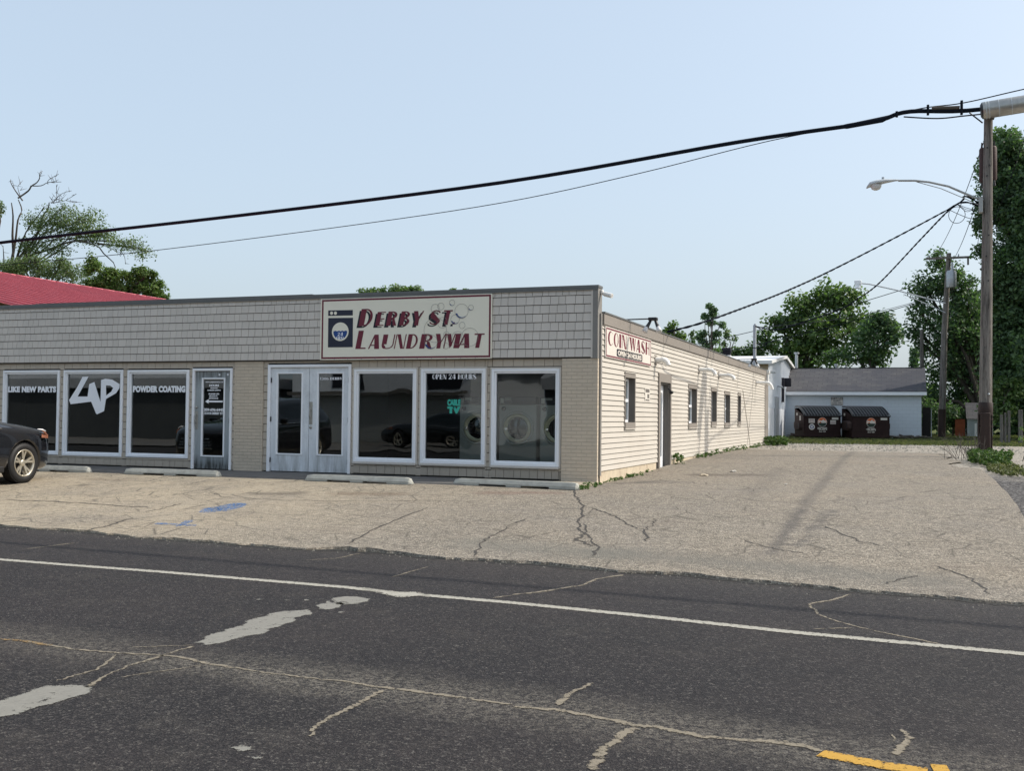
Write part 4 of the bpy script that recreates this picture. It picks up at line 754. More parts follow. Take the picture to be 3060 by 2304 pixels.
def doorwords(m_):
    T_ = D['doortxt']; fr_ = FRONT(YD+.018)
    for s_, k in (('WWW.LIKENEWPARTS.COM', 'www'), ('HOURS', 'hours'), ('MON-FRI', 'mon'), ('10:00AM-6:00PM', 'tm'), ('PLEASE USE', 'pl'), ('BLACK ST.', 'bl'), ('ENTRANCE', 'en'), ('309-696-6445', 'tel'), ('1310 B DERBY ST', 'addr')):
        text_mesh(s_, *bx(T_[k]), fr_, m_, .04, depth=.001)
    (ax, az), (bx_, bz) = T_['arrow']; az = bz = (az+bz)/2
    m_.prism([(ax, az), (ax+.09, az+.05), (ax+.09, az+.018), (bx_, az+.018), (bx_, az-.018), (ax+.09, az-.018), (ax+.09, az-.05)], fr_, 0, .001)
lettering(d1, doorwords)
lettering(dr, lambda m_: deco('1306 DERBY', *bx(D['derby1306']), FRONT(YD+.017), m_))
lettering(wins[6], lambda m_: deco('OPEN 24 HOURS', *bx(D['open24']), y_t, m_)) if len(wins) > 6 else None
cbl = MB(); text_mesh('CABLE', *bx(D['cable']), y_t, cbl, .07); text_mesh('TV', *bx(D['tv']), y_t, cbl, .09); cbl.build('cable_lettering', 'teal', wins[6])
# ---- the flank
def lapsiding(mb, y0, y1, z0, z1, zref=.215, p=.1016, x=.004):
    k = int(math.floor((z0-zref)/p+1e-6)); vs = []; prof = []
    while zref+k*p < z1-1e-4:
        a = max(z0, zref+k*p); b = min(z1, zref+(k+1)*p)
        if b-a > .02: prof += [(x+.022, a), (x+.006, b-.010), (x-.004, b-.009), (x-.004, b)]
        elif b-a > .004: prof += [(x+.02, a), (x+.018, b)]
        k += 1
    n = len(prof)
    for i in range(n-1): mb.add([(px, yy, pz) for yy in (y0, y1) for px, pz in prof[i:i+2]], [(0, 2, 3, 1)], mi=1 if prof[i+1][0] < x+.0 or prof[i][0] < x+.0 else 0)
sid = MB(); SO = [(1.85, 2.73, .99, 2.105), (4.88, 6.215, -.05, 2.23), (8.38, 9.55, .96, 2.087), (11.74, 12.67, .995, 2.098), (14.09, 15.17, .963, 2.057), (16.8, 17.48, .993, 2.075)]
cur = .166
for a, b, z0, z1 in SO:
    lapsiding(sid, cur, a, .215, 2.93)
    if z0 > .2: lapsiding(sid, a, b, .215, z0)
    lapsiding(sid, a, b, z1, 2.93); cur = b
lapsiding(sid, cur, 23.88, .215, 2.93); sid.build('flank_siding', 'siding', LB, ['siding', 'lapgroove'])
wall = MB(); cur = .1
for a, b, z0, z1 in SO:
    wall.box(-.03, -.005, cur, a, 0, 2.94)
    if z0 > 0: wall.box(-.03, -.005, a, b, 0, z0)
    wall.box(-.03, -.005, a, b, z1, 2.94); cur = b
wall.box(-.03, -.005, cur, 24.8, 0, 2.94); part(wall, 'flank_wall', 'trim_dark')
t = MB(); t.box(-.2, .045, .241, 24.75, 2.932, 3.135); t.box(-.2, .028, .241, 23.9, 2.905, 2.93); part(t, 'flank_fascia_board', 'trim')
sm_ = MB()
for y in (2.2, 5.3, 8.4, 11.5, 14.7, 17.8, 20.9): sm_.box(.0455, .048, y, y+.012, 2.934, 3.133)
part(sm_, 'fascia_joint', 'trim_dark')
t = MB(); t.box(-.22, .06, .241, 24.78, 3.136, 3.165); part(t, 'flank_coping', 'coping')
t = MB(); t.box(-.2, .035, 23.9, 24.8, .0, 2.931); part(t, 'rear_corner_wall', 'trim')
# low flat roof and the other walls, mostly hidden
t = MB(); t.box(XL, -.21, .24, 24.7, 2.9, 2.96); part(t, 'flat_roof', 'membrane')
t = MB(); t.box(XL, -.21, 24.71, 24.85, 0, 3.1); t.box(XL-.1, XL-.002, .1, 24.8, 0, 3.1); part(t, 'rear_wall', 'trim')
# rooms behind the glass
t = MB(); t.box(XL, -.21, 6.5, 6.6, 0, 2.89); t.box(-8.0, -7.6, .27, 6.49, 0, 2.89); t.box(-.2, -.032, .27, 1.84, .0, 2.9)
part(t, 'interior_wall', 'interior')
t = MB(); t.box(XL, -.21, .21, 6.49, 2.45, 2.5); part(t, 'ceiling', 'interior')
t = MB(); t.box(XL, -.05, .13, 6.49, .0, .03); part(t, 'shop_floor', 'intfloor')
# flank windows and the flank door
DPT = .15
for i, (a, b, z0, z1) in enumerate(SO):
    if i == 1: continue
    j = MB(); jw = .045
    j.box(-DPT, .035, a, a+jw, z0, z1); j.box(-DPT, .035, b-jw, b, z0, z1); j.box(-DPT, .035, a+jw, b-jw, z1-.10 if i else z1-.09, z1); j.box(-DPT, .045, a+jw, b-jw, z0, z0+.12)
    o = part(j, 'flank_window', 'trim')
    e_ = MB(); e_.box(.0355, .05, a-.012, b+.012, z1+.002, z1+.02); e_.box(.036, .055, a-.02, b+.02, z0-.022, z0-.002); e_.build('window_casing', 'siding', o)
    dk = MB(); dk.box(-DPT+.002, .02, b-jw-.004, b-jw-.001, z0+.121, z1-.102); dk.build('reveal', 'trim_dark', o)
    s_ = MB(); A, B, c, d = a+jw+.005, b-jw-.006, z0+.122, z1-.104; mz = (c+d)/2
    for (l, r, lo, hi, xx) in ((A, A+.06, c, d, -.02), (B-.05, B, c, d, -.02), (A+.06, B-.05, c, c+.05, -.02), (A+.06, B-.05, d-.05, d, -.02), (A+.06, B-.05, mz-.03, mz+.03, -.01)): s_.box(-DPT+.01, -DPT+.06+xx*.5, l, r, lo, hi)
    so = s_.build('sash', 'white', o)
    g_ = MB(); g_.add([(-DPT+.03, A, c), (-DPT+.03, B, c), (-DPT+.03, B, d), (-DPT+.03, A, d)], [(0, 1, 2, 3)]); g_.build('pane', 'glass', so)
a, b, z0, z1 = SO[1]
j = MB(); j.box(-.05, .05, a, a+.14, -.03, z1); j.box(-.05, .05, b-.10, b, -.03, z1); j.box(-.05, .048, a+.14, b-.10, 2.03, z1); part(j, 'flank_door_frame', 'trim')
j = MB(); j.box(-.17, .0, b-.14, b-.101, -.02, 2.029); j.box(-.17, .0, a+.141, b-.141, 1.99, 2.029); part(j, 'flank_door_reveal', 'trim_dark')
j = MB(); A, B = a+.142, b-.142
for (l, r, lo, hi) in ((A, A+.14, .02, 1.98), (B-.14, B, .02, 1.98), (A+.14, B-.14, .02, .3), (A+.14, B-.14, 1.8, 1.98)): j.box(-.165, -.12, l, r, lo, hi)
fd = part(j, 'flank_door', 'white')
g_ = MB(); g_.add([(-.14, A+.13, .29), (-.14, B-.13, .29), (-.14, B-.13, 1.81), (-.14, A+.13, 1.81)], [(0, 1, 2, 3)]); g_.build('pane', 'glass', fd)
j = MB(); j.box(-.2, .12, a+.1, b-.05, -.06, .012); part(j, 'doorstep', 'walkpale')
# vent pipes out of the flank
def vent(y, z, L_, drop, r=.055):
    v_ = MB(); v_.tube([(.0, y, z), (L_*.6, y, z+.0), (L_*.8, y, z-.015), (L_*.93, y, z-drop*.45), (L_, y, z-drop)], r, 14); v_.lathe([(r*1.15, -.02), (r*1.15, .02)], (L_*.62, y, z), 'x', 14)
    o = part(v_, 'vent_pipe', 'whitepipe'); f_ = MB(); f_.box(.02, .03, y-.1, y+.1, z-.11, z+.11); f_.build('flange', 'trim', o)
vent(4.61, 2.5, .30, .12, .065); vent(9.84, 2.52, .46, .14); vent(13.03, 2.50, .48, .13); vent(21.3, 2.56, .62, .25)
v_ = MB(); v_.tube([(.07, 24.3, 3.12), (.07, 24.3, 2.7)], .06, 10); v_.tube([(.07, 24.3, 2.7), (.12, 24.25, 2.6)], .06, 10); v_.bbox(-.02, .16, 24.2, 24.42, 3.02, 3.16, .01); part(v_, 'scupper_pipe', 'whitepipe')
v_ = MB(); v_.tube([(.03, 17.9, 2.2), (.035, 19.6, .4), (.035, 19.7, .2)], .008, 5); v_.tube([(.04, 20.4, 2.9), (.03, 20.35, 2.1), (.03, 19.0, .3)], .006, 5); part(v_, 'loose_cord', 'trim')
# ---- signs and fittings of the building
SG = thing('shop_sign', 'large cream board with maroon border reading Derby St. Laundrymat and a washing machine picture', 'sign', (-3.94, -.03, 2.30))
s_ = MB(); s_.bbox(-5.805, -2.082, -.045, -.018, 2.30, 3.535, .004); s_.build('sign_board', 'signcream', SG)
(sx0, sz1), (sx1, _), (_, sz0), _q = D['signbord']; s_ = MB(); bw = .036; F4 = FRONT(-.0452)
for (l, r, lo, hi) in ((sx0, sx0+bw, sz0, sz1), (sx1-bw, sx1, sz0, sz1), (sx0+bw, sx1-bw, sz0, sz0+bw), (sx0+bw, sx1-bw, sz1-bw, sz1)): s_.prism([(l, lo), (r, lo), (r, hi), (l, hi)], F4, 0, .0012)
s_.build('sign_border', 'maroon', SG)
w_ = D['wash']
s_ = MB(); s_.prism([(p[0], p[1]) for p in w_[0]], F4, 0, .0012); s_.prism([(p[0], p[1]) for p in w_[1]], F4, 0, .0012); s_.build('washing_machine_picture', 'navy', SG)
cx_, cz_ = w_[2][0]; rx_ = w_[2][1][0]-cx_; rz_ = w_[2][2][1]-cz_
s_ = MB(); s_.prism([(cx_+rx_*math.cos(t*math.pi/16), cz_+rz_*math.sin(t*math.pi/16)) for t in range(32)], F4, .0012, .0024)
for q in (w_[3][0], w_[3][1]): s_.prism([(q[0]+.034*math.cos(t*math.pi/8), q[1]+.034*math.sin(t*math.pi/8)) for t in range(16)], F4, .0012, .0024)
s_.build('picture_porthole', 'signcream', SG)
s_ = MB(); pts = [(cx_+rx_*.83*math.cos(t), cz_+rz_*.83*math.sin(t)) for t in [R(-180+a) for a in range(8, 180, 8)]]
top = [(cx_+rx_*.81*(1-2*k/12), cz_+.022*abs(math.sin(k*math.pi/3+.4))+.0) for k in range(13)]
s_.prism(pts+top, F4, .0024, .0034); s_.build('picture_water', 'blueink', SG)
s_ = MB(); deco('24', cx_-.06, cz_-.085, cx_+.06, cz_-.015, FRONT(-.0486), s_, .1); deco('HRS.', cx_-.085, cz_-.155, cx_+.075, cz_-.10, FRONT(-.0486), s_, .05); s_.build('picture_lettering', 'letter', SG)
def place(ch, b, fr, m_, sh=.12, dx=0, dz=0, grow=0):
    (u0, v0), (u1, v1) = b; h = v1-v0; u1 -= sh*h*({'A': .3, 'L': .35, 'M': .8, 'U': .4}.get(ch, 1))
    for i, p in enumerate(glyph(ch)): m_.prism([(u0+a*(u1-u0)+sh*q*h+dx, v0+q*h+dz) for a, q in p], fr, 0, .0012+i*.0001)
s_ = MB(); s2_ = MB(); T_ = D['signtxt']
for ch, k in (('D', 'D'), ('E', 'E'), ('R', 'R'), ('B', 'B'), ('Y', 'Y'), ('S', 'S'), ('T', 'T'), ('.', 'dot')):
    b = [tuple(q) for q in T_[k]]
    if ch == 'S': s2_.build('letter_shadow', 'inkblack', SG); s_.build('sign_lettering', 'maroon', SG); s_ = MB(); s2_ = MB()
    place(ch, b, FRONT(-.0452), s2_, .2, -.045, -.036); place(ch, b, FRONT(-.0492), s_, .2)
s2_.build('letter_shadow', 'inkblack', SG); s_.build('sign_lettering', 'maroon', SG); s_ = MB()
for ch, b in D['signtxt2']: place(ch, b, FRONT(-.0472), s_, .2)
s_.build('sign_lettering', 'maroon', SG)
s_ = MB(); s2_ = MB()
for i, (c0, c1) in enumerate(D['bub']):
    r_ = abs(c1[0]-c0[0]); s_ = MB()
    for q in _ring(c0[0], c0[1], r_, r_, r_-.005, r_-.005, 0, 360, n=28): s_.prism(q, FRONT(-.0512-.0002*i), 0, .0006)
    s_.build('bubble_outline', 'shake_trim', SG)
    if i in (2, 3, 4, 5, 8):
        for q in _ring(c0[0], c0[1], r_*.93, r_*.93, r_*.78, r_*.85, 200, 310, icx=c0[0]+.1*r_, n=10): s2_.prism(q, FRONT(-.0512-.0002*i), 0, .0006)
s2_.build('bubble_shading', 'blueink', SG)
s_ = MB()
for k in range(13): s_.lathe([(0, -.006), (.008, -.005), (.009, 0)], (-5.78+k*3.68/12, -.0455, 2.315), 'y', 8)
s_.build('screw', 'galv', SG)
# COIN WASH
CS = thing('coin_wash_sign', 'white board with maroon lettering Coin Wash on the cream flank', 'sign', (.03, 2.2, 2.33))
s_ = MB(); s_.bbox(.024, .046, .34, 4.06, 2.33, 2.905, .003); s_.build('sign_board', 'signwhite', CS)
FS = SIDE(.0462); s_ = MB(); s_.prism([(.37, 2.345), (4.03, 2.345), (4.03, 2.375), (.37, 2.375)], FS, 0, .001); s_.prism([(.37, 2.858), (4.03, 2.858), (4.03, 2.888), (.37, 2.888)], FS, 0, .001)
s_.prism([(.37, 2.376), (.41, 2.376), (.41, 2.857), (.37, 2.857)], FS, 0, .001); s_.prism([(3.99, 2.376), (4.03, 2.376), (4.03, 2.857), (3.99, 2.857)], FS, 0, .001); s_.build('sign_border', 'maroon', CS)
s_ = MB(); deco('COIN', .50, 2.565, 1.88, 2.835, FS, s_, gap=.17); deco('WASH', 2.12, 2.565, 3.88, 2.835, FS, s_, gap=.15); s_.build('sign_lettering', 'maroon', CS)
s_ = MB(); s_.prism([(1.14, 2.40), (1.2, 2.385), (3.18, 2.385), (3.24, 2.40), (3.24, 2.52), (3.18, 2.535), (1.2, 2.535), (1.14, 2.52)], FS, 0, .001); s_.build('sign_band', 'inkblack', CS)
s_ = MB(); text_mesh('OPEN 24 HOURS', 1.22, 2.408, 3.16, 2.512, SIDE(.0474), s_, .06, depth=.001); s_.build('band_lettering', 'decal', CS)
NS = thing('notice', 'small white notice with grey print beside the side door', 'notice', (.03, 3.8, 1.55))
s_ = MB(); s_.box(.022, .028, 3.6, 4.04, 1.556, 1.848); s_.build('notice_panel', 'signwhite', NS)
s_ = MB()
for z0_, z1_ in ((1.755, 1.83), (1.575, 1.605)): s_.prism([(3.64, z0_), (4.0, z0_), (4.0, z1_), (3.64, z1_)], SIDE(.0283), 0, .001)
s_.prism([(3.8, 1.63), (3.98, 1.63), (3.98, 1.72), (3.8, 1.72)], SIDE(.0283), 0, .001); s_.build('notice_print', 'trim_dark', NS)
def flood(y, loc_label):
    o = thing('floodlight', loc_label, 'floodlight', (.03, y, 3.17), 'twin floodlights on the flat roof edge')
    m_ = MB(); m_.tube([(-.3, y, 3.19), (.5, y, 3.20)], .014, 8); m_.build('bracket_arm', 'blackmetal', o)
    m_ = MB(); m_.bbox(.42, .60, y-.06, y+.06, 3.16, 3.225, .01); m_.build('junction_box', 'blackmetal', o)
    for sx in (-1, 1):
        m_ = MB(); m_.tube([(.51+sx*.05, y, 3.16), (.51+sx*.09, y-.03, 3.07)], [.028, .034], 10); m_.tube([(.51+sx*.09, y-.03, 3.07), (.51+sx*.115, y-.06, 3.02)], [.035, .04], 10); q = m_.build('lamp_holder', 'blackmetal', o)
        b_ = MB(); b_.tube([(.51+sx*.112, y-.057, 3.03), (.51+sx*.13, y-.075, 2.985), (.51+sx*.15, y-.1, 2.93), (.51+sx*.155, y-.105, 2.92)], [.036, .045, .062, .04], 14); b_.build('bulb', 'glasslamp', q)
flood(2.2, 'black twin floodlight on an arm over the coin wash sign'); flood(17.1, 'far black twin floodlight near the rear end of the flank roof')
m_ = MB(); m_.bbox(-.0, .05, .10, .18, 3.48, 3.56, .01); m_.tube([(.03, .14, 3.50), (.10, .10, 3.47), (.24, .04, 3.43)], [.03, .042, .045], 12); m_.tube([(.24, .04, 3.43), (.245, .038, 3.428)], [.03, .03], 10)
solo(m_, 'security_camera', 'whitepipe', 'small white bullet camera on the top corner of the shop front', 'camera')
m_ = MB(); m_.tube([(.0, 6.08, 1.9), (.06, 6.05, 1.86)], .015, 8); m_.lathe([(0, -.05), (.04, -.04), (.055, 0), (.04, .03), (0, .03)], (.08, 6.03, 1.82), 'z', 14)
solo(m_, 'dome_camera', 'blackmetal', 'small black dome camera at the top of the side door recess', 'camera')
# washing machines inside
def washer(x, label):
    o = thing('washing_machine', label, 'washing machine', (x, 1.2, .03), 'front loading washers behind the shop glass')
    w2 = .395; y = 1.2
    m_ = MB(); m_.bbox(x-w2, x+w2, y, y+.85, .14, 1.44, .012); m_.build('cabinet', 'washer', o)
    m_ = MB(); m_.box(x-w2-.005, x+w2+.005, y+.05, y+.8, .03, .139); m_.build('plinth', 'black', o)
    m_ = MB(); m_.bbox(x-w2, x+w2, y-.02, y+.5, 1.442, 1.60, .008); q = m_.build('control_panel', 'inkblack', o)
    m_ = MB(); m_.box(x-w2+.12, x-w2+.26, y-.024, y-.0205, 1.53, 1.575); m_.box(x-w2+.03, x-w2+.1, y-.024, y-.0205, 1.47, 1.57); m_.build('display', 'washer', q)
    m_ = MB(); m_.lathe([(.345, 0), (.345, -.02), (.33, -.035), (.30, -.035), (.295, -.02), (.295, 0)], (x, y, .97), 'y', 40); m_.build('door_surround', 'washer', o)
    m_ = MB(); m_.lathe([(.292, -.01), (.285, -.055), (.235, -.06), (.225, -.03)], (x, y, .97), 'y', 40); dd = m_.build('door', 'washring', o)
    m_ = MB(); m_.lathe([(.226, -.03), (.18, -.055), (.0, -.07)], (x, y, .97), 'y', 32); m_.build('porthole', 'carglass', dd)
    m_ = MB(); m_.lathe([(.292, .001), (.0, .001)], (x, y-.004, .97), 'y', 32); m_.build('drum_opening', 'inkblack', dd)
    m_ = MB(); m_.bbox(x-.25, x-.19, y-.085, y-.055, .93, .98, .004); m_.build('handle', 'chrome', dd)
    m_ = MB(); m_.lathe([(.045, -.002), (.045, -.012), (.02, -.014), (0, -.014)], (x-.3, y, 1.36), 'y', 16); m_.build('coin_slot', 'inkblack', o)
    return o
washer(-1.995, 'grey front loader seen whole behind the rightmost shop window'); washer(-2.86, 'grey front loader behind the turquoise cable lettering'); washer(-1.13, 'grey front loader half hidden by the right brick pier')
# wheel stops
def wheel_stop(x, y, a, L_, label):
    o = thing('wheel_stop', label, 'wheel stop', (x, y, 0), 'concrete wheel stops before the shops')
    P_ = [(-.09, 0), (-.085, .05), (-.045, .115), (.045, .115), (.085, .05), (.09, 0)]
    bm = bmesh.new(); st = [(-L_/2, .0), (-L_/2+.05, .85), (-L_/2+.13, 1), (-L_*.28, 1), (-L_*.28+.01, 1), (-L_*.06, 1), (-L_*.06+.01, 1), (L_*.06, 1), (L_*.06+.01, 1), (L_*.28, 1), (L_*.28+.01, 1), (L_/2-.13, 1), (L_/2-.05, .85), (L_/2, .0)]
    rows_ = []
    for k, (u, s_) in enumerate(st):
        lift = .03 if k in (4, 5, 8, 9) else 0
        rows_.append([bm.verts.new((u, p[0]*(.55+.45*s_), max(p[1]*(.25+.75*s_), lift))) for p in P_])
    for r0, r1_ in zip(rows_, rows_[1:]):
        for i in range(6): bm.faces.new((r0[i], r0[(i+1) % 6], r1_[(i+1) % 6], r1_[i]))
    bm.faces.new(rows_[0][::-1]); bm.faces.new(rows_[-1]); bmesh.ops.recalc_face_normals(bm, faces=bm.faces)
    for v in bm.verts: v.co += Vector(noise.noise_vector(v.co*7))*.006
    bmesh.ops.transform(bm, matrix=Matrix.Translation((x, y, G(x, y)+.006)) @ Matrix.Rotation(a, 4, 'Z'), verts=bm.verts)
    m_ = MB(); m_.addbm(bm); m_.build('stop_block', 'concrete', o); return o
wheel_stop(-1.05, -1.47, R(-5), 2.4, 'concrete wheel stop before the rightmost shop window and brick corner')
wheel_stop(-4.02, -1.62, R(-1), 2.2, 'concrete wheel stop before the white double doors')
wheel_stop(-8.17, -1.55, R(2), 2.2, 'concrete wheel stop before the weathered single door')
wheel_stop(-11.25, -1.6, R(2), 2.2, 'concrete wheel stop under the nose of the black car')
# ================================================================ CAR
CAR = thing('parked_car', 'black crossover parked nose-in at the left shop windows', 'car', (0, 0, 0))
def car():
    root = CAR
    HW = .965
    S_ = [(0.96, 0.5, 0.34, 0.755, 0.8, 0.4, 0.62), (0.9, 0.7, 0.25, 0.855, 0.91, 0.55, 0.72), (0.72, 0.83, 0.21, 0.925, 0.99, 0.62, 0.8), (0.45, 0.925, 0.2, 0.965, 1.05, 0.68, 0.85), (0.1, 0.955, 0.2, 0.995, 1.09, 0.7, 0.88), (-0.45, 0.965, 0.2, 1.035, 1.14, 0.72, 0.9), (-0.8, 0.965, 0.2, 1.075, 1.17, 0.76, 0.92), (-0.86, 0.965, 0.2, 1.075, 1.2, 0.76, 0.92), (-1.45, 0.965, 0.2, 1.095, 1.57, 0.64, 0.93), (-1.75, 0.965, 0.2, 1.105, 1.68, 0.61, 0.93), (-2.6, 0.965, 0.2, 1.125, 1.73, 0.6, 0.94), (-3.2, 0.96, 0.2, 1.145, 1.68, 0.6, 0.95), (-3.55, 0.94, 0.24, 1.155, 1.55, 0.6, 0.95), (-3.7, 0.88, 0.3, 1.105, 1.27, 0.58, 0.92), (-3.76, 0.7, 0.4, 1.005, 1.07, 0.5, 0.8)]
    bm = bmesh.new(); rows_ = []
    for y, w_, zb, belt, top, wr, mid in S_:
        h = [(0, zb), (w_-.10, zb), (w_-.01, zb+.12), (w_, .60 if mid > .75 else mid-.1), (w_-.005, mid-.06), (w_-.045, belt), (wr+.02, top-.05 if top-belt > .12 else top-.02), (wr-.16, top), (0, top+.025)]
        full = h+[(-a, b) for a, b in h[-2:0:-1]]
        rows_.append([bm.verts.new((a, y, b)) for a, b in full])
    n = len(rows_[0]); mi = {}
    for k, (r0, r1_) in enumerate(zip(rows_, rows_[1:])):
        for i in range(n):
            fc = bm.faces.new((r0[i], r0[(i+1) % n], r1_[(i+1) % n], r1_[i])); y0, y1 = S_[k][0], S_[k+1][0]
            side_ = i in (5, n-6); topf = i in (6, 7, n-7, n-8)
            m_ = 0
            if side_ and -3.5 < y1 and y0 <= -1.4: m_ = 1
            if topf and y0 == -.86: m_ = 2
            if topf and y0 == -3.55: m_ = 1
            if i in (4, n-5) and y0 in (.90, .72): m_ = 3
            fc.material_index = m_
    bm.faces.new(rows_[0]); bm.faces.new(rows_[-1][::-1]); bmesh.ops.recalc_face_normals(bm, faces=bm.faces)
    me = bpy.data.meshes.new('b'); bm.to_mesh(me); bm.free()
    ob = bpy.data.objects.new('b', me); C.objects.link(ob)
    s_ = ob.modifiers.new('s', 'SUBSURF'); s_.levels = s_.render_levels = 3
    cut = []
    for y in (0, -2.82):
        for sx in (1, -1):
            c = MB(); n_ = 40; vs = [(sx*xx, y+.425*math.cos(2*math.pi*k/n_), .37+.425*math.sin(2*math.pi*k/n_)) for xx in (.62, 1.3) for k in range(n_)]
            c.add(vs, [tuple(range(n_)), tuple(range(n_, 2*n_))[::-1]]+[(k, n_+k, n_+(k+1) % n_, (k+1) % n_) for k in range(n_)])
            co = c.build('cut', 'black'); cb = bmesh.new(); cb.from_mesh(co.data); bmesh.ops.recalc_face_normals(cb, faces=cb.faces); cb.to_mesh(co.data); cb.free()
            b_ = ob.modifiers.new('b', 'BOOLEAN'); b_.operation = 'DIFFERENCE'; b_.object = co; b_.solver = 'EXACT'; cut.append(co)
    bpy.context.view_layer.update()
    m2 = bpy.data.meshes.new_from_object(ob.evaluated_get(bpy.context.evaluated_depsgraph_get()))
    bpy.data.objects.remove(ob)
    for c in cut: bpy.data.objects.remove(c)
    groups = {0: MB(), 1: MB(), 2: MB(), 3: MB(), 4: MB()}; co = [v.co[:] for v in m2.vertices]
    for p in m2.polygons:
        k = p.material_index if p.material_index < 4 else 0
        c = p.center; rr_ = min(math.hypot(c.y, c.z-.37), math.hypot(c.y+2.82, c.z-.37))
        if rr_ < .423 and abs(c.x) < .99 and k == 0 and abs(c.x) > .5: k = 4
        groups[k].add([co[i] for i in p.vertices], [tuple(range(len(p.vertices)))], True)
    def clean(mb, name, mat, parent=root):
        o = mb.build(name, mat, parent); b = bmesh.new(); b.from_mesh(o.data); bmesh.ops.remove_doubles(b, verts=b.verts, dist=1e-4); b.to_mesh(o.data); b.free(); return o
    body = clean(groups[0], 'body', 'carpaint'); clean(groups[1], 'side_window', 'carglass'); clean(groups[2], 'windshield', 'carglass'); clean(groups[4], 'wheel_well', 'black')
    hl = clean(groups[3], 'headlight', 'carglass')
    for sx in (1, -1):
        m_ = MB(); m_.add([(sx*.925, .42, .84), (sx*.90, .62, .83), (sx*.915, .60, .90), (sx*.90, .45, .93)], [(0, 1, 2, 3)]); m_.tube([(sx*.945, .40, .97), (sx*.93, .50, .93), (sx*.90, .60, .88)], [.006, .020, .010], 10); m_.build('turn_lamp', 'amber', root); m_ = MB(); m_.tube([(sx*.93, .30, 1.0), (sx*.91, .45, .99), (sx*.87, .58, .965)], [.006, .014, .006], 8); m_.build('lamp_strip', 'white', root)
        m_ = MB(); m_.bbox(sx*1.13-.1, sx*1.13+.1, -1.12, -1.0, 1.05, 1.2, .03); m_.build('mirror', 'carpaint', root)
        m_ = MB(); m_.tube([(sx*.962, -.62, 1.0), (sx*.97, -.9, 1.04), (sx*.968, -3.2, 1.075)], .012, 6); m_.build('belt_trim', 'chrome', root)
        m_ = MB(); m_.bbox(sx*.93-.03, sx*.93+.03, -2.3, -.5, .2, .32, .02); m_.build('sill', 'black', root)
    m_ = MB(); zz = .46
    for k in range(4): m_.bbox(-.52+.03*k, .52-.03*k, .955, 1.0, .48+.075*k, .505+.075*k, .008)
    m_.build('grille', 'chrome', root)
    def wheel(sx, y):
        o = MB(); r = .37; x0 = sx*.93; q = -sx
        o.lathe([(.245, x0-sx*.22), (.30, x0-sx*.235), (.35, x0-sx*.225), (.368, x0-sx*.19), (.37, x0-sx*.11), (.368, x0-sx*.035), (.352, x0-sx*.0), (.30, x0+sx*.012), (.25, x0+sx*.002), (.243, x0-sx*.02)], (0, y, r), 'x', 56)
        for k in range(56):
            a = 2*math.pi*k/56
            for u0_, u1_ in ((.012, .09), (.13, .21)):
                ca, sa = math.cos(a), math.sin(a); ca2, sa2 = math.cos(a+.07), math.sin(a+.07); rr_ = .3765
                o.add([(x0-sx*u, y+rr_*c1, r+rr_*s1) for u in (u0_, u1_) for c1, s1 in ((ca, sa), (ca2, sa2))]+[(x0-sx*u, y+.366*c1, r+.366*s1) for u in (u0_, u1_) for c1, s1 in ((ca, sa), (ca2, sa2))], [(0, 1, 3, 2), (0, 4, 5, 1), (2, 3, 7, 6), (0, 2, 6, 4), (1, 5, 7, 3)])
        t_ = o.build('wheel', 'black', root)
        rm = MB(); rm.lathe([(.246, x0-sx*.2), (.24, x0-sx*.02), (.252, x0+sx*.004), (.246, x0+sx*.012), (.228, x0+sx*.004), (.222, x0-sx*.04), (.218, x0-sx*.18)], (0, y, r), 'x', 48)
        rm.lathe([(0, x0-sx*.02), (.045, x0-sx*.018), (.062, x0-sx*.03), (.066, x0-sx*.06)], (0, y, r), 'x', 24)
        for k in range(5):
            a0 = 2*math.pi*k/5+.3
            for da in (-.17, .17):
                def pt(rad, off, dx): 
                    a = a0+da*(rad/.2)**.5; return Vector((x0+sx*dx, y+rad*math.cos(a)-off*math.sin(a), r+rad*math.sin(a)+off*math.cos(a)))
                vs = []
                for rad, hw, dx in ((.04, .014, -.028), (.12, .017, -.022), (.2, .02, -.012), (.236, .026, -.006)):
                    vs += [pt(rad, -hw, dx), pt(rad, hw, dx), pt(rad, hw, dx-.035), pt(rad, -hw, dx-.035)]
                rm.add(vs, [f_ for i in range(3) for f_ in ((4*i, 4*i+1, 4*i+5, 4*i+4), (4*i+1, 4*i+2, 4*i+6, 4*i+5), (4*i+3, 4*i, 4*i+4, 4*i+7))])
        rm.build('rim', 'rim', t_)
        bk = MB(); bk.lathe([(0, x0-sx*.12), (.215, x0-sx*.12)], (0, y, r), 'x', 32); bk.build('brake_disc', 'blackmetal', t_)
    for sx in (1, -1):
        for y in (0, -2.82): wheel(sx, y)
    root.scale = (1, 1, 1); root.location = (-10.87, -3.56, G(-9.85, -3.5)+.006); root.rotation_euler = (R(-1.2), 0, R(3))
car()
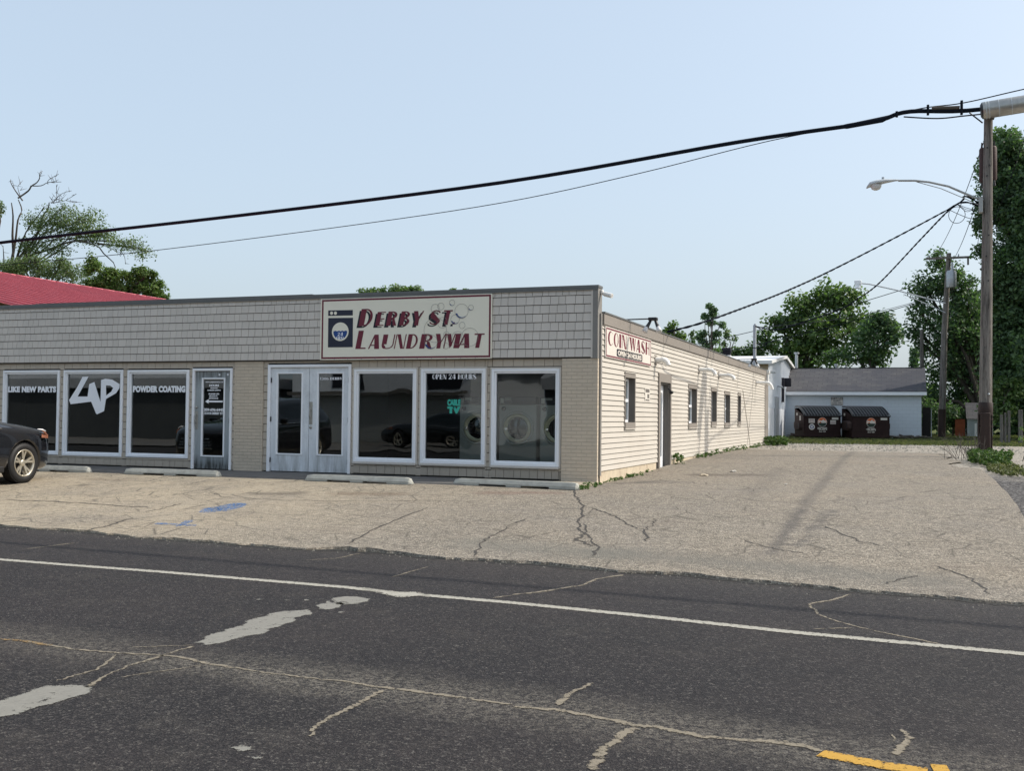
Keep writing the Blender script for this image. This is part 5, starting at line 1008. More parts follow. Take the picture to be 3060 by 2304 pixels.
# ================================================================ DUMPSTERS
def dumpster(x, y, a, label, full):
    o = thing('dumpster', label, 'dumpster', (0, 0, 0), 'brown dumpsters against the white block wall')
    w_, d_ = 1.06, 1.55; zf_, zb_ = 1.30, 1.72
    prof = [(0, .10), (d_, .10), (d_+.02, zb_), (.02, zf_)]
    m_ = MB(); th = .03
    for sx in (-1, 1): m_.add([(sx*(w_-dx), p[0], p[1]) for dx in (0, th) for p in prof], [(0, 1, 2, 3), (7, 6, 5, 4)]+[(i, 4+i, 4+(i+1) % 4, (i+1) % 4) for i in range(4)])
    m_.box(-w_+th, w_-th, 0, th, .10, zf_-.002); m_.box(-w_+th, w_-th, d_-th, d_, .1, zb_); m_.box(-w_+th, w_-th, th, d_-th, .1, .14)
    m_.bbox(-w_-.03, w_+.03, -.03, .05, zf_-.07, zf_+.0, .01); m_.bbox(-w_-.03, w_+.03, -.02, .03, .09, .2, .01); m_.box(-w_, w_, -.008, .0, .2, .24)
    for sx in (-.92, .92):
        for yy in (.12, d_-.12): m_.box(sx*w_-.05, sx*w_+.05, yy-.06, yy+.06, 0, .1)
    m_.build('body', 'brown', o)
    if full:
        m_ = MB(); m_.add([(-w_-.004, .02, .12), (-w_-.004, d_-.01, .12), (-w_-.004, d_, zb_-.03), (-w_-.004, .03, zf_-.02)], [(0, 1, 2, 3)]); m_.build('side_panel', 'brownlight', o)
    for sx in (-1, 1):      # fork pocket
        m_ = MB(); P_ = [(.12, .62), (.3, .46), (d_-.3, .46), (d_-.12, .62), (d_-.12, .88), (d_-.3, 1.02), (.3, 1.02), (.12, .88)]
        for p, q in zip(P_, P_[1:]+P_[:1]): m_.add([(sx*w_, p[0], p[1]), (sx*w_, q[0], q[1]), (sx*(w_+.16), .15*d_+.7*q[0], .12+.83*q[1]), (sx*(w_+.16), .15*d_+.7*p[0], .12+.83*p[1])], [(0, 1, 2, 3)])
        m_.add([(sx*(w_+.16), .15*d_+.7*p[0], .12+.83*p[1]) for p in P_], [tuple(range(8))]); m_.build('fork_pocket', 'brownlight', o)
        m_ = MB(); m_.add([(sx*(w_+.165), .15*d_+.7*p, .12+.83*q) for p, q in ((.2, .66), (.34, .55), (.34, .95), (.2, .85))], [(0, 1, 2, 3)]); m_.build('pocket_opening', 'inkblack', o)
    m_ = MB(); nrib = 13
    for lid in range(1):
        vs = []; nx = nrib*6; ny = 9
        for j in range(ny+1):
            t = j/ny; yy = -.06+(d_+.08)*t; base = zf_+.01+(zb_-zf_+.02)*(1-(1-t)**2.1)+.06*math.sin(math.pi*t)
            for i in range(nx+1):
                xx = -w_-.04+(2*w_+.08)*i/nx; ph = (i % 6)
                vs.append((xx, yy, base+(.10 if ph in (2, 3) else 0)))
        m_.add(vs, [(j*(nx+1)+i, j*(nx+1)+i+1, (j+1)*(nx+1)+i+1, (j+1)*(nx+1)+i) for j in range(ny) for i in range(nx)])
        m_.add([(-w_-.04, -.06, zf_-.03), (w_+.04, -.06, zf_-.03)]+[vs[i] for i in (0, nx)], [(0, 1, 3, 2)])
    m_.build('lid', 'lid', o)
    F_ = FRONT(-.001)
    def disc(cx, cz, r, t0, mat, name, half=None, rng=(0, 360)):
        q = MB(); q.prism([(cx+r*math.cos(R(a_)), cz+r*math.sin(R(a_))) for a_ in np.linspace(rng[0], rng[1], 40)[:40 if rng[1]-rng[0] < 360 else 39]], F_, t0, t0+.002); return q.build(name, mat, o)
    disc(.0, .93, .265, .001, 'decal', 'logo_ring'); disc(0, .93, .25, .0035, 'orange', 'logo_upper', rng=(-8, 188)); disc(0, .93, .25, .0037, 'green', 'logo_lower', rng=(188, 352))
    m_ = MB(); text_mesh('pdc', -.225, .83, .225, 1.08, FRONT(-.0075), m_, .09); m_.build('logo_lettering', 'decal', o)
    m_ = MB()
    for z, l, r in ((.60, -.27, .27) if full else (.60, -.2, .2), (.545, -.28, -.08), (.545, 0, .27), (.49, -.2, .16), (.49, .2, .27)):
        m_.prism([(l, z), (r, z), (r, z+.03), (l, z+.03)], FRONT(-.002), 0, .001)
    text_mesh('Since 1928', -.2, .37, .2, .43, FRONT(-.003), m_, .03, shear=.3); m_.build('lettering', 'decal', o)
    m_ = MB(); m_.prism([(.55, 1.08), (.92, 1.08), (.92, 1.2), (.55, 1.2)], F_, .001, .003); m_.prism([(-w_+.0, 0), (-w_+.001, 0), (-w_+.001, .001)], F_, 0, .001)
    FL = (Vector((-w_-.001, 0, 0)), -Y, Z, -X)
    m_.prism([(-1.25, 1.3), (-1.05, 1.3), (-1.05, 1.45), (-1.25, 1.45)], FL, .005, .007)
    if full:
        m_.prism([(-.78, .88), (-.44, .88), (-.44, 1.12), (-.78, 1.12)], F_, .001, .003); m_.prism([(.46, .82), (.78, .82), (.78, 1.04), (.46, 1.04)], F_, .001, .003); m_.prism([(-.72, 1.02), (-.5, 1.02), (-.5, 1.28), (-.72, 1.28)], FL, .005, .007)
    m_.build('sticker', 'decal', o)
    if full:
        m_ = MB()
        for u0_, u1_, zs in ((-.75, -.47, (.91, .97, 1.03, 1.07)), (.48, .76, (.85, .90, .96))):
            for z in zs: m_.prism([(u0_, z), (u1_, z), (u1_, z+.02), (u0_, z+.02)], FRONT(-.0045), 0, .001)
        m_.build('sticker_print', 'maroon', o)
        disc(-.6, .66, .17, .001, 'decal', 'recycling_sticker')
        m_ = MB()
        for k in range(3):
            a_ = R(90+120*k); 
            for q in _ring(-.6, .66, .11, .11, .06, .06, 50+120*k, 130+120*k, n=5): m_.prism(q, FRONT(-.0042), 0, .001)
            t_ = R(130+120*k); c_x, c_z = -.6+.085*math.cos(t_), .66+.085*math.sin(t_); dx_, dz_ = -math.sin(t_), math.cos(t_)
            m_.prism([(c_x+math.cos(t_)*.045, c_z+math.sin(t_)*.045), (c_x+dx_*.05, c_z+dz_*.05), (c_x-math.cos(t_)*.045, c_z-math.sin(t_)*.045)], FRONT(-.0042), 0, .001)
        m_.build('recycling_mark', 'blueink', o)
    o.location = (x, y, G(x, y)-.05); o.rotation_euler = (0, 0, a)
DA = R(24)
dumpster(.78, 43.35, DA, 'brown dumpster nearer the white metal building with a round recycling sticker', True)
dumpster(3.38, 43.35, DA, 'brown dumpster right of the other one with a bare front below its logo', False)
# ================================================================ BACK BUILDINGS
WB = thing('block_shed', 'low white block building with grey shingle roof behind the dumpsters', 'building', (0, 46, .2))
m_ = MB(); m_.box(-1.6, 6.02, 46, 51, .0, 2.75); m_.build('wall', 'whiteblock', WB)
m_ = MB(); m_.bbox(-1.75, 6.3, 45.68, 45.72, 2.66, 2.87, .006); m_.box(-1.75, 6.28, 45.72, 46, 2.68, 2.72); m_.build('fascia', 'white', WB)
m_ = MB(); m_.add([(-1.8, 45.66, 2.885), (6.3, 45.66, 2.885), (6.24, 48.5, 4.36), (-1.8, 48.5, 4.36), (6.3, 51.4, 2.885), (-1.8, 51.4, 2.885)], [(0, 1, 2, 3), (3, 2, 4, 5)]); m_.add([(-1.8, 45.66, 2.86), (6.3, 45.66, 2.86), (6.3, 45.66, 2.884), (-1.8, 45.66, 2.884)], [(0, 1, 2, 3)]); m_.add([(6.02, 46, 2.75), (6.02, 51, 2.75), (6.02, 48.5, 4.2)], [(0, 1, 2)])
rf = m_.build('roof', 'shingle', WB)
m_ = MB(); m_.tube([(-1.14, 48.6, 4.2), (-1.14, 48.6, 5.25)], .09, 12); m_.tube([(-1.14, 48.6, 5.26), (-1.14, 48.6, 5.36)], .16, 12); m_.build('flue_pipe', 'galv', rf)
m_ = MB(); m_.tube([(1.2, 48.6, 4.2), (1.2, 48.6, 4.6)], .07, 8); m_.tube([(1.2, 48.6, 4.5), (1.2, 48.6, 4.62)], .12, 8); m_.tube([(1.76, 48.6, 4.2), (1.76, 48.6, 4.52)], .05, 8); m_.build('roof_vent', 'galv', rf)
m_ = MB(); m_.box(-1.5, 6.1, 48.45, 48.55, 4.365, 4.385); m_.build('ridge_cap', 'inkblack', rf)
ND = thing('no_dumping_sign', 'dark bordered no dumping sign on the white wall above the dumpsters', 'sign', (1.41, 45.99, 2.06))
m_ = MB(); m_.box(1.07, 1.75, 45.97, 45.99, 2.06, 2.54); m_.build('sign_board', 'decal', ND)
F_ = FRONT(45.969); m_ = MB(); m_.prism([(1.07, 2.39), (1.75, 2.39), (1.75, 2.54), (1.07, 2.54)], F_, 0, .001)
for l, r, lo, hi in ((1.07, 1.085, 2.075, 2.389), (1.735, 1.75, 2.075, 2.389), (1.07, 1.75, 2.06, 2.074)): m_.prism([(l, lo), (r, lo), (r, hi), (l, hi)], F_, 0, .001)
m_.build('sign_band', 'navy', ND)
m_ = MB(); text_mesh('NO DUMPING', 1.1, 2.42, 1.72, 2.51, FRONT(45.967), m_, .05); m_.build('band_lettering', 'decal', ND)
m_ = MB(); text_mesh('PROPERTY', 1.2, 2.30, 1.62, 2.36, F_, m_, .05); text_mesh('UNDER VIDEO', 1.14, 2.20, 1.68, 2.26, F_, m_, .05); text_mesh('SURVEILLANCE', 1.12, 2.09, 1.70, 2.15, F_, m_, .05); m_.build('sign_lettering', 'navy', ND)
WM = thing('metal_garage', 'white garage with corrugated gable end and bright low roof', 'building', (-4, 40, .2))
gy0, gy1, gym = 37.55, 50.6, 44.6
m_ = MB(); m_.add([(-1.5, gy0, 0), (-1.5, gy1, 0), (-1.5, gy1, 4.3), (-1.5, gym, 4.86), (-1.5, gy0, 4.24)], [(0, 1, 2, 3, 4)]); m_.build('gable_wall', 'whitemetal', WM)
m_ = MB()
for k in range(40):
    y = gy0+.15+k*.33
    if y < gy1-.2:
        zt = 4.24+(4.86-4.24)*(y-gy0)/(gym-gy0) if y < gym else 4.86-(4.86-4.3)*(y-gym)/(gy1-gym)
        m_.add([(-1.499, y, 1.8), (-1.47, y+.02, 1.8), (-1.47, y+.05, 1.8), (-1.499, y+.07, 1.8), (-1.499, y, zt-.06), (-1.47, y+.02, zt-.06), (-1.47, y+.05, zt-.06), (-1.499, y+.07, zt-.06)], [(0, 1, 5, 4), (1, 2, 6, 5), (2, 3, 7, 6)])
m_.build('gable_rib', 'whitemetal', WM)
m_ = MB(); m_.box(-12, -1.501, gy0, gy0+.2, 0, 4.2); m_.build('front_wall', 'tanwall', WM)
m_ = MB(); m_.add([(-12, gy0-.25, 4.26), (-1.3, gy0-.25, 4.26), (-1.3, gym, 4.92), (-12, gym, 4.92), (-1.3, gy1, 4.34), (-12, gy1, 4.34)], [(0, 1, 2, 3), (3, 2, 4, 5)]); m_.box(-12, -1.3, gy0-.27, gy0-.25, 4.08, 4.262)
m_.add([(-1.29, gy0-.25, 4.10), (-1.29, gym, 4.76), (-1.29, gym, 4.93), (-1.29, gy0-.25, 4.27), (-1.29, gy1, 4.18), (-1.29, gy1, 4.35)], [(0, 1, 2, 3), (1, 4, 5, 2)]); m_.build('roof', 'whiteroof', WM)
m_ = MB(); m_.box(-1.49, -1.44, 40.2, 41.9, .2, 2.45); m_.build('door', 'galv', WM)
m_ = MB(); m_.box(-1.5, -1.35, 43.6, 43.8, 2.2, 3.6); m_.bbox(-1.5, -1.0, 44.0, 44.2, 3.1, 3.6, .02); m_.build('exhaust_box', 'inkblack', WM)
m_ = MB(); m_.tube([(-1.5, 41.5, 3.05), (-1.2, 41.3, 3.0)], .05, 8); m_.tube([(-1.3, 40.8, 3.0), (-1.2, 41.3, 3.0), (-1.2, 41.8, 2.95)], .04, 8); m_.tube([(-1.5, 38.2, 3.7), (-1.2, 38.2, 3.68)], .07, 8); m_.build('wall_light', 'galv', WM)
# chimney and service mast on the low roof
m_ = MB(); m_.bbox(-1.34, -1.0, 21.8, 22.2, 2.96, 3.62, .02); CH = solo(m_, 'roof_ventilator', 'whiteroof', 'white curb with black ventilator hood on the far roof', 'roof vent')
m_ = MB(); m_.box(-1.31, -1.03, 21.86, 22.14, 3.62, 3.74); m_.box(-1.35, -.99, 21.8, 22.2, 3.74, 3.77); m_.box(-1.3, -1.04, 21.86, 22.14, 3.77, 3.80); m_.box(-1.33, -1.01, 21.8, 22.2, 3.80, 3.91); q = m_.build('hood', 'inkblack', CH)
MA = D['mast']
m_ = MB(); m_.tube([(MA[0][0], 24.2, 2.93), (MA[0][0], 24.2, MA[1][2]+.02)], .065, 10); m_.tube([(MA[0][0], 24.2, MA[1][2]), (MA[0][0]+.02, 24.15, MA[1][2]+.1)], [.075, .03], 10)
ms = solo(m_, 'service_mast', 'galv', 'grey service mast rising from the flat roof', 'mast')
m_ = MB(); x0, z0 = MA[1][0], MA[1][2]
m_.tube([(x0+.03, 24.15, z0+.02), (x0+.25, 24.1, z0-.15), (x0+.5, 24.1, z0-.45), (x0+.45, 24.1, z0-.75), (x0+.15, 24.1, z0-.9), (x0-.1, 24.15, z0-.85)], .018, 6); m_.build('drip_loop', 'cable', ms)
m_ = MB(); zA = {}
# red roofed building
RB = thing('red_roofed_building', 'building with ribbed red metal roof behind the shop', 'building', (-19, 6, 0))
rx, rz0, ry0, ry1 = -28., 6.6, .35, 22.9
m_ = MB(); sl = .213
def redz(x): return rz0-sl*abs(x-rx)
m_.add([(rx, ry0, rz0), (rx+17, ry0, redz(rx+17)), (rx+17, ry1, redz(rx+17)), (rx, ry1, rz0), (rx-9, ry0, redz(rx-9)), (rx-9, ry1, redz(rx-9))], [(0, 1, 2, 3), (0, 3, 5, 4)]); rr_ = m_.build('roof', 'redroof', RB)
m_ = MB(); k = 0; y = ry0+.1
while y < ry1-.03:
    for s_ in (1,):
        xe = rx+s_*(16.9 if s_ > 0 else 8.9); m_.add([(rx, y, rz0+.002), (xe, y, redz(xe)+.002), (xe, y+.006, redz(xe)+.06), (rx, y+.006, rz0+.06), (xe, y+.074, redz(xe)+.06), (rx, y+.074, rz0+.06), (xe, y+.08, redz(xe)+.002), (rx, y+.08, rz0+.002)], [(0, 1, 2, 3), (3, 2, 4, 5), (5, 4, 6, 7)])
    y += .70
m_.build('rib', 'redroof', rr_)
m_ = MB(); m_.tube([(rx, ry0-.02, rz0+.02), (rx, ry1+.02, rz0+.02)], .045, 8); m_.build('ridge_cap', 'redroof', rr_)
m_ = MB(); m_.box(rx-8.5, rx+17, ry1-.3, ry1-.1, 2.6, redz(rx+17)-.02); m_.build('wall', 'tanwall', RB)
# rear yard things
m_ = MB(); m_.box(6.08, 6.52, 46.98, 47.02, .3, 1.98); f_ = solo(m_, 'board_fence', 'blacktop', 'dark board fence panel right of the white block building', 'fence')
m_ = MB(); m_.tube([(6.56, 47, .3), (6.56, 47, 1.92)], .03, 8); m_.build('fence_post', 'galv', f_)
SHD = thing('garden_shed', 'small pale blue shed with grey shingle roof beyond the grass', 'shed', (9.2, 50.5, .3))
m_ = MB(); m_.box(8.62, 10.0, 49.9, 52.5, .3, 1.40); m_.add([(8.62, 49.9, 1.4), (8.62, 52.5, 1.4), (8.62, 51.2, 2.25)], [(0, 1, 2)])
for k in range(8): m_.add([(8.6, 49.86, .34+k*.13), (10.0, 49.86, .34+k*.13), (10, 49.899, .46+k*.13), (8.6, 49.899, .46+k*.13)], [(0, 1, 2, 3)])
m_.build('wall', 'bluesiding', SHD)
m_ = MB(); m_.add([(8.55, 49.75, 1.36), (10.3, 49.75, 1.36), (10.3, 51.2, 2.34), (8.55, 51.2, 2.34), (10.3, 52.6, 1.36), (8.55, 52.6, 1.36)], [(0, 1, 2, 3), (3, 2, 4, 5)]); m_.build('roof', 'shingle', SHD)
m_ = MB(); m_.box(9.0, 9.12, 49.82, 49.855, .32, 1.1); m_.build('door_trim', 'white', SHD)
m_ = MB(); m_.bbox(7.95, 8.5, 50.2, 51.0, .28, 1.33, .02); m_.add([(7.93, 50.15, 1.34), (8.5, 50.15, 1.25), (8.5, 51.05, 1.25), (7.93, 51.05, 1.34)], [(0, 1, 2, 3)])
solo(m_, 'rusty_cabinet', 'rust', 'rust orange metal cabinet beside the pale blue shed', 'cabinet')
for i, (x, y, w__, h_, lab) in enumerate(((9.56, 38, .13, 1.35, 'leftmost weathered post of the old fence right of the big pole'), (9.74, 38.05, .09, 1.45, 'second weathered post of the old fence'), (9.9, 38.1, .12, 1.55, 'third weathered post of the old fence'), (10.42, 38.2, .2, 1.6, 'broad weathered post at the right edge of the picture'))):
    m_ = MB(); m_.bbox(x-w__/2, x+w__/2, y-.06, y+.06, .15, .2+h_, .01); solo(m_, 'fence_post', 'polewood', lab, 'post', 'old fence posts')
m_ = MB()
for k in range(26):
    a = rnd.uniform(0, 6.3); x = rnd.uniform(4.4, 6.2) if k < 18 else rnd.uniform(-1.3, .0); y = rnd.uniform(44.3, 45.8); l = rnd.uniform(.15, .6); z = G(x, y)+rnd.uniform(.0, .06)
    m_.tube([(x-l*math.cos(a), y-l*math.sin(a)*.3, z), (x+l*math.cos(a), y+l*math.sin(a)*.3, z+rnd.uniform(0, .12))], rnd.uniform(.02, .06), 6)
d_ = solo(m_, 'debris', 'weld', 'low heap of branches and boards along the foot of the block wall', 'debris'); d_['kind'] = 'stuff'
m_ = MB()
for k, (x, y, s_) in enumerate(((1.35, 3.3, .06), (1.75, 4.6, .045), (3.2, 1.4, .02))):
    m_ = MB(); bm = bmesh.new(); bmesh.ops.create_icosphere(bm, subdivisions=2, radius=s_)
    for v in bm.verts: v.co = Vector((v.co.x*1.6, v.co.y, v.co.z*.5))+Vector(noise.noise_vector(v.co*25+Vector((k, 0, 0))))*s_*.35
    bmesh.ops.translate(bm, verts=bm.verts, vec=(x, y, G(x, y)+.02)); m_.addbm(bm)
    solo(m_, 'litter', 'signwhite' if k != 0 else 'cream_block', ('crumpled pale litter on the lot near the side door', 'small white scrap on the lot beyond the other litter', 'tiny pale stone on the open lot')[k], 'litter')
# ================================================================ POLES AND WIRES
pp = D['pole']
UP = thing('utility_pole', 'tall weathered wooden pole with brown guard at the edge of the lot', 'utility pole', tuple(pp[0]))
m_ = MB(); n_ = 14; pts = [Vector(pp[0])+(Vector(pp[2])-Vector(pp[0]))*(k/n_) for k in range(n_+1)]; m_.tube([pts[0]-Z*.3]+pts+[pts[-1]+Z*.15], [.185]+[.185-.068*k/n_ for k in range(n_+1)]+[.115], 20); m_.build('shaft', 'polewood', UP)
def onp(z): t = (z-pp[0][2])/(pp[2][2]-pp[0][2]); return Vector(pp[0])+(Vector(pp[2])-Vector(pp[0]))*t
m_ = MB()
m_.tube([onp(z) for z in (1.44, 1.5, 1.74, 1.75)], [.19, .197, .195, .187], 20)
gx_, gy_, gz_ = pp[0]; m_.bbox(gx_-.13, gx_+.13, gy_-.23, gy_-.1, .18, 1.46, .02)
for dx in (-.17, .17): m_.bbox(gx_+dx-.02, gx_+dx+.02, gy_-.13, gy_+.05, .2, 1.42, .01)
for z in (.42, 1.05, 1.25, 1.38): m_.tube([onp(z), onp(z+.05)], .2, 20)
m_.build('pole_guard', 'guard', UP)
m_ = MB(); m_.lathe([(0, -.03), (.025, -.02), (.03, 0)], (gx_+.09, gy_-.17, 1.98), 'y', 12); m_.build('tag_disc', 'galv', UP)
m_ = MB()
for k, z in enumerate((2.6, 3.3, 5.2, 5.9, 6.5, 8.2, 8.5, 9.0)): p = onp(z); m_.tube([p+Vector((.03*(-1)**k, -.16, 0)), p+Vector((.03*(-1)**k, -.12, 0))], .022, 8)
m_.build('bolt', 'blackmetal', UP)
for sx, z0, z1, lab in ((-1, 8.1, 9.1, 'transformer hung at the back left of the tall pole'), (1, 8.15, 9.13, 'transformer hung at the back right of the tall pole')):
    c_x = onp(8).x+(.15 if sx > 0 else -.095); m_ = MB(); m_.tube([(c_x, 14.5, z0), (c_x, 14.5, z0+.05), (c_x, 14.5, z1-.05), (c_x, 14.5, z1)], [.10, .115, .115, .09], 16); 
    o = solo(m_, 'transformer', 'rustcan', 'narrow brown '+lab, 'transformer', 'brown cans on the tall pole')
    m_ = MB(); m_.tube([(c_x-sx*.05, 14.5, z1), (c_x-sx*.05, 14.45, z1+.22)], [.035, .02], 8); m_.tube([(c_x+sx*.04, 14.5, z1), (c_x+sx*.04, 14.45, z1+.15)], [.03, .02], 8); m_.build('bushing', 'inkblack', o)
    m_ = MB(); m_.box(c_x-sx*.26, c_x, 14.42, 14.46, z0+.3, z0+.36); m_.box(c_x-sx*.26, c_x, 14.42, 14.46, z1-.4, z1-.34); m_.tube([(c_x+sx*.03, 14.45, z0), (c_x+sx*.05, 14.42, z0-.18)], .03, 6); m_.build('bracket', 'blackmetal', o)
SL = thing('street_lamp', 'cobra head street lamp on a curved arm from the tall pole', 'street lamp', (7.3, 14.2, 7.55))
A_ = D['arm']; m_ = MB(); m_.tube([(7.42, 14.15, 7.5)]+[(p[0], p[1]-.05, p[2]) for p in A_], [.032]*4+[.03]*4, 12); m_.build('arm', 'armsteel', SL)
m_ = MB(); bp_ = D['lampbrace']; m_.tube([(p[0], p[1]-.05, p[2]) for p in bp_], .012, 8); m_.bbox(7.2, 7.3, 14.0, 14.2, 7.15, 7.6, .01); m_.build('brace', 'armsteel', SL)
m_ = MB(); lp = [(5.10, 8.245, .035), (4.95, 8.25, .06), (4.7, 8.235, .12), (4.45, 8.20, .16), (4.25, 8.15, .15), (4.17, 8.09, .07), (4.15, 8.07, .02)]
for_v = []; n_ = 16
for x, z, w__ in lp:
    for k in range(n_): t = 2*math.pi*k/n_; for_v.append((x, 14.15+w__*1.15*math.cos(t), z+w__*(.62 if math.sin(t) > 0 else .34)*math.sin(t)))
m_.add(for_v, [(i*n_+k, (i+1)*n_+k, (i+1)*n_+(k+1) % n_, i*n_+(k+1) % n_) for i in range(len(lp)-1) for k in range(n_)], True); hd = m_.build('lamp_head', 'aluminium', SL)
m_ = MB(); m_.lathe([(.16, 0), (.155, -.05), (.12, -.12), (.06, -.15), (0, -.155)], (4.42, 14.15, 8.15), 'z', 20); m_.build('lens', 'glasslamp', hd)
m_ = MB(); m_.tube([(4.62, 14.15, 8.30), (4.62, 14.15, 8.37)], .04, 10); m_.build('photocell', 'galv', hd)
def wire(name, pts, r, label, cat='cable', group=None, sag=0, twist=0, n=6):
    m_ = MB(); P_ = [Vector(p) for p in pts]
    if len(P_) == 2 or sag:
        a, b = P_[0], P_[-1]; P_ = [a+(b-a)*(k/24)-Z*sag*4*(k/24)*(1-k/24) for k in range(25)]
    if twist:
        Q = []
        for a, b in zip(P_, P_[1:]):
            m = max(2, int((b-a).length/.12))
            for k in range(m): Q.append(a+(b-a)*(k/m))
        Q.append(P_[-1]); ac = 0
        for ph in (0, math.pi):
            q2 = []; ac = 0
            for i, p in enumerate(Q):
                if i: ac += (p-Q[i-1]).length
                t = ac/twist*2*math.pi+ph; q2.append(p+Vector((math.cos(t)*r*.9, math.sin(t)*r*.5, math.sin(t)*r*.9)))
            m_.tube(q2, r, n)
    else: m_.tube(P_, r, n)
    return solo(m_, name, 'cable', label, cat, group)
def smooth(pts, k=6):
    P_ = [Vector(p) for p in pts]; out = []
    for i in range(len(P_)-1):
        p0, p1, p2, p3 = P_[max(i-1, 0)], P_[i], P_[i+1], P_[min(i+2, len(P_)-1)]
        for j in range(k):
            t = j/k; out.append(.5*((2*p1)+(-p0+p2)*t+(2*p0-5*p1+4*p2-p3)*t*t+(-p0+3*p1-3*p2+p3)*t**3))
    out.append(P_[-1]); return out
bd = D['bundle']
wire('cable_bundle', smooth(bd), .062, 'thick black cable bundle sweeping across the whole sky', 'cable')
wire('strand', smooth(D['strand']), .016, 'steel strand running above the splice beside the tall pole', 'cable')
wire('telephone_cable', smooth([D['thin'][0]]+D['thin'][1:]), .013, 'thin cable hanging below the thick bundle', 'cable')
wire('looped_cable', smooth(D['lower']), .02, 'short cable bowed below the bundle beside the silver splice case', 'cable')
# splice hardware, silver closure
cl = D['closure']; a = Vector(((cl[0][0]+cl[1][0])/2, 13.8, (cl[0][2]+cl[1][2])/2)); b = Vector(((cl[2][0]+cl[3][0])/2+.4, 13.8, (cl[2][2]+cl[3][2])/2+.03)); r_ = (cl[0][2]-cl[1][2])/2*.92
SC = thing('splice_closure', 'silver cylindrical splice case at the top of the tall pole', 'splice case', tuple(a))
m_ = MB(); m_.tube([a, a+(b-a)*.01, a+(b-a)*.5, b], [r_*.9, r_, r_, r_], 24); m_.build('case', 'galv2' if 'galv2' in M else 'chrome2' if 'chrome2' in M else 'steel', SC)
m_ = MB(); m_.tube([a-(b-a)*.03, a-(b-a)*.002], [r_*.7, r_*.98], 24); m_.build('end_plate', 'blackmetal', SC)
m_ = MB()
for t in (.06, .11, .28, .5, .75): q = a+(b-a)*t; m_.tube([q, q+(b-a)*.012], r_*1.03, 24)
m_.build('clamp_band', 'aluminium', SC)
sp = D['strand']
def zb(x):
    for p, q in zip(bd, bd[1:]):
        if x <= q[0]: return p[2]+(q[2]-p[2])*(x-p[0])/(q[0]-p[0])
    return bd[-1][2]
def zs(x):
    for p, q in zip(sp, sp[1:]):
        if x <= q[0]: return p[2]+(q[2]-p[2])*(x-p[0])/(q[0]-p[0])
    return sp[-1][2]
for i, (px, lab) in enumerate(((5.0, 'left cable spacer clamp on the bundle'), (5.85, 'middle cable spacer clamp on the bundle'), (6.75, 'right cable spacer clamp beside the silver splice case'))):
    m_ = MB(); z1_, z2_ = max(zs(px), zb(px))+.05, min(zs(px), zb(px))-(.1 if i else .05)-.02*i
    m_.bbox(px-.035, px+.035, 13.97, 14.16, z2_, z1_, .008); solo(m_, 'cable_spacer', 'cable', lab, 'clamp', 'spacer clamps along the bundle')
m_ = MB(); z_ = zb(4.0); m_.tube([(3.45, 14.08, zb(3.45)), (3.6, 14.08, zb(3.6)-.01), (4.6, 14.08, zb(4.6)-.02), (4.75, 14.08, zb(4.75))], [.05, .075, .075, .05], 12); solo(m_, 'splice_sleeve', 'cable', 'thick black sleeve on the bundle left of the spacers', 'splice')
m_ = MB(); m_.tube([(5.95, 14.08, zb(5.95)+.06), (6.7, 14.08, zb(6.7)+.06)], .055, 12); solo(m_, 'splice_sleeve', 'weld', 'brown grey sleeve on the cable between two spacers', 'splice')
m_ = MB(); m_.tube([(6.95, 13.95, 10.02), (7.3, 14.05, 9.72)], .02, 6); m_.bbox(7.38, 7.62, 14.0, 14.35, 9.85, 10.3, .02); solo(m_, 'pole_bracket', 'blackmetal', 'dark bracket joining the splice case to the pole top', 'bracket')
# service drops
dr1 = D['drop1']; wire('service_drop', smooth(dr1, 10), .016, 'twisted service wire sagging from the lamp pole to the cream flank roof', 'cable', twist=.55)
wire('service_drop', smooth(D['drop2']+[(MA[1][0]+.05, 24.15, MA[1][2]-.02)], 10), .016, 'twisted service wire sagging from the lamp pole to the grey roof mast', 'cable', twist=.55)
a_ = Vector(pp[0])+Vector((-.1, -.05, 7.35-.2)); m_ = MB()
for k in range(3): m_.tube(smooth([(7.26, 14.1, 7.2+.1*k), (6.9, 14.05, 7.3-.05*k), (6.62, 14.05, 7.42), (6.42, 14.1, 7.33)], 6), .008, 5)
m_.tube([(6.62+.22*math.cos(t*math.pi/10), 14.05, 7.12+.24*math.sin(t*math.pi/10)) for t in range(21)], .009, 5); m_.tube(smooth([(6.4, 14.1, 7.3), (6.7, 14.05, 7.12), (7.0, 14.1, 7.0), (7.25, 14.1, 7.03)]), .009, 5)
solo(m_, 'coiled_wire', 'cable', 'loose loop of wire beside the lamp arm bracket', 'wire')
wire('overhead_line', [(MA[1][0], 24.2, MA[1][2]-.05), (7.1, 47, 8.6)], .014, 'thin wire from the roof mast to the far pole', 'cable', sag=.35)
wire('overhead_line', [(-20.0, 47, 4.2), (7.15, 47.0, 9.55)], .02, 'thin wire rising from the left behind the roof to the far pole', 'cable', sag=.9)
wire('overhead_line', [(-22.0, 47.2, 3.2), (7.15, 47.2, 8.5)], .02, 'lower thin wire rising to the far pole', 'cable', sag=.9)
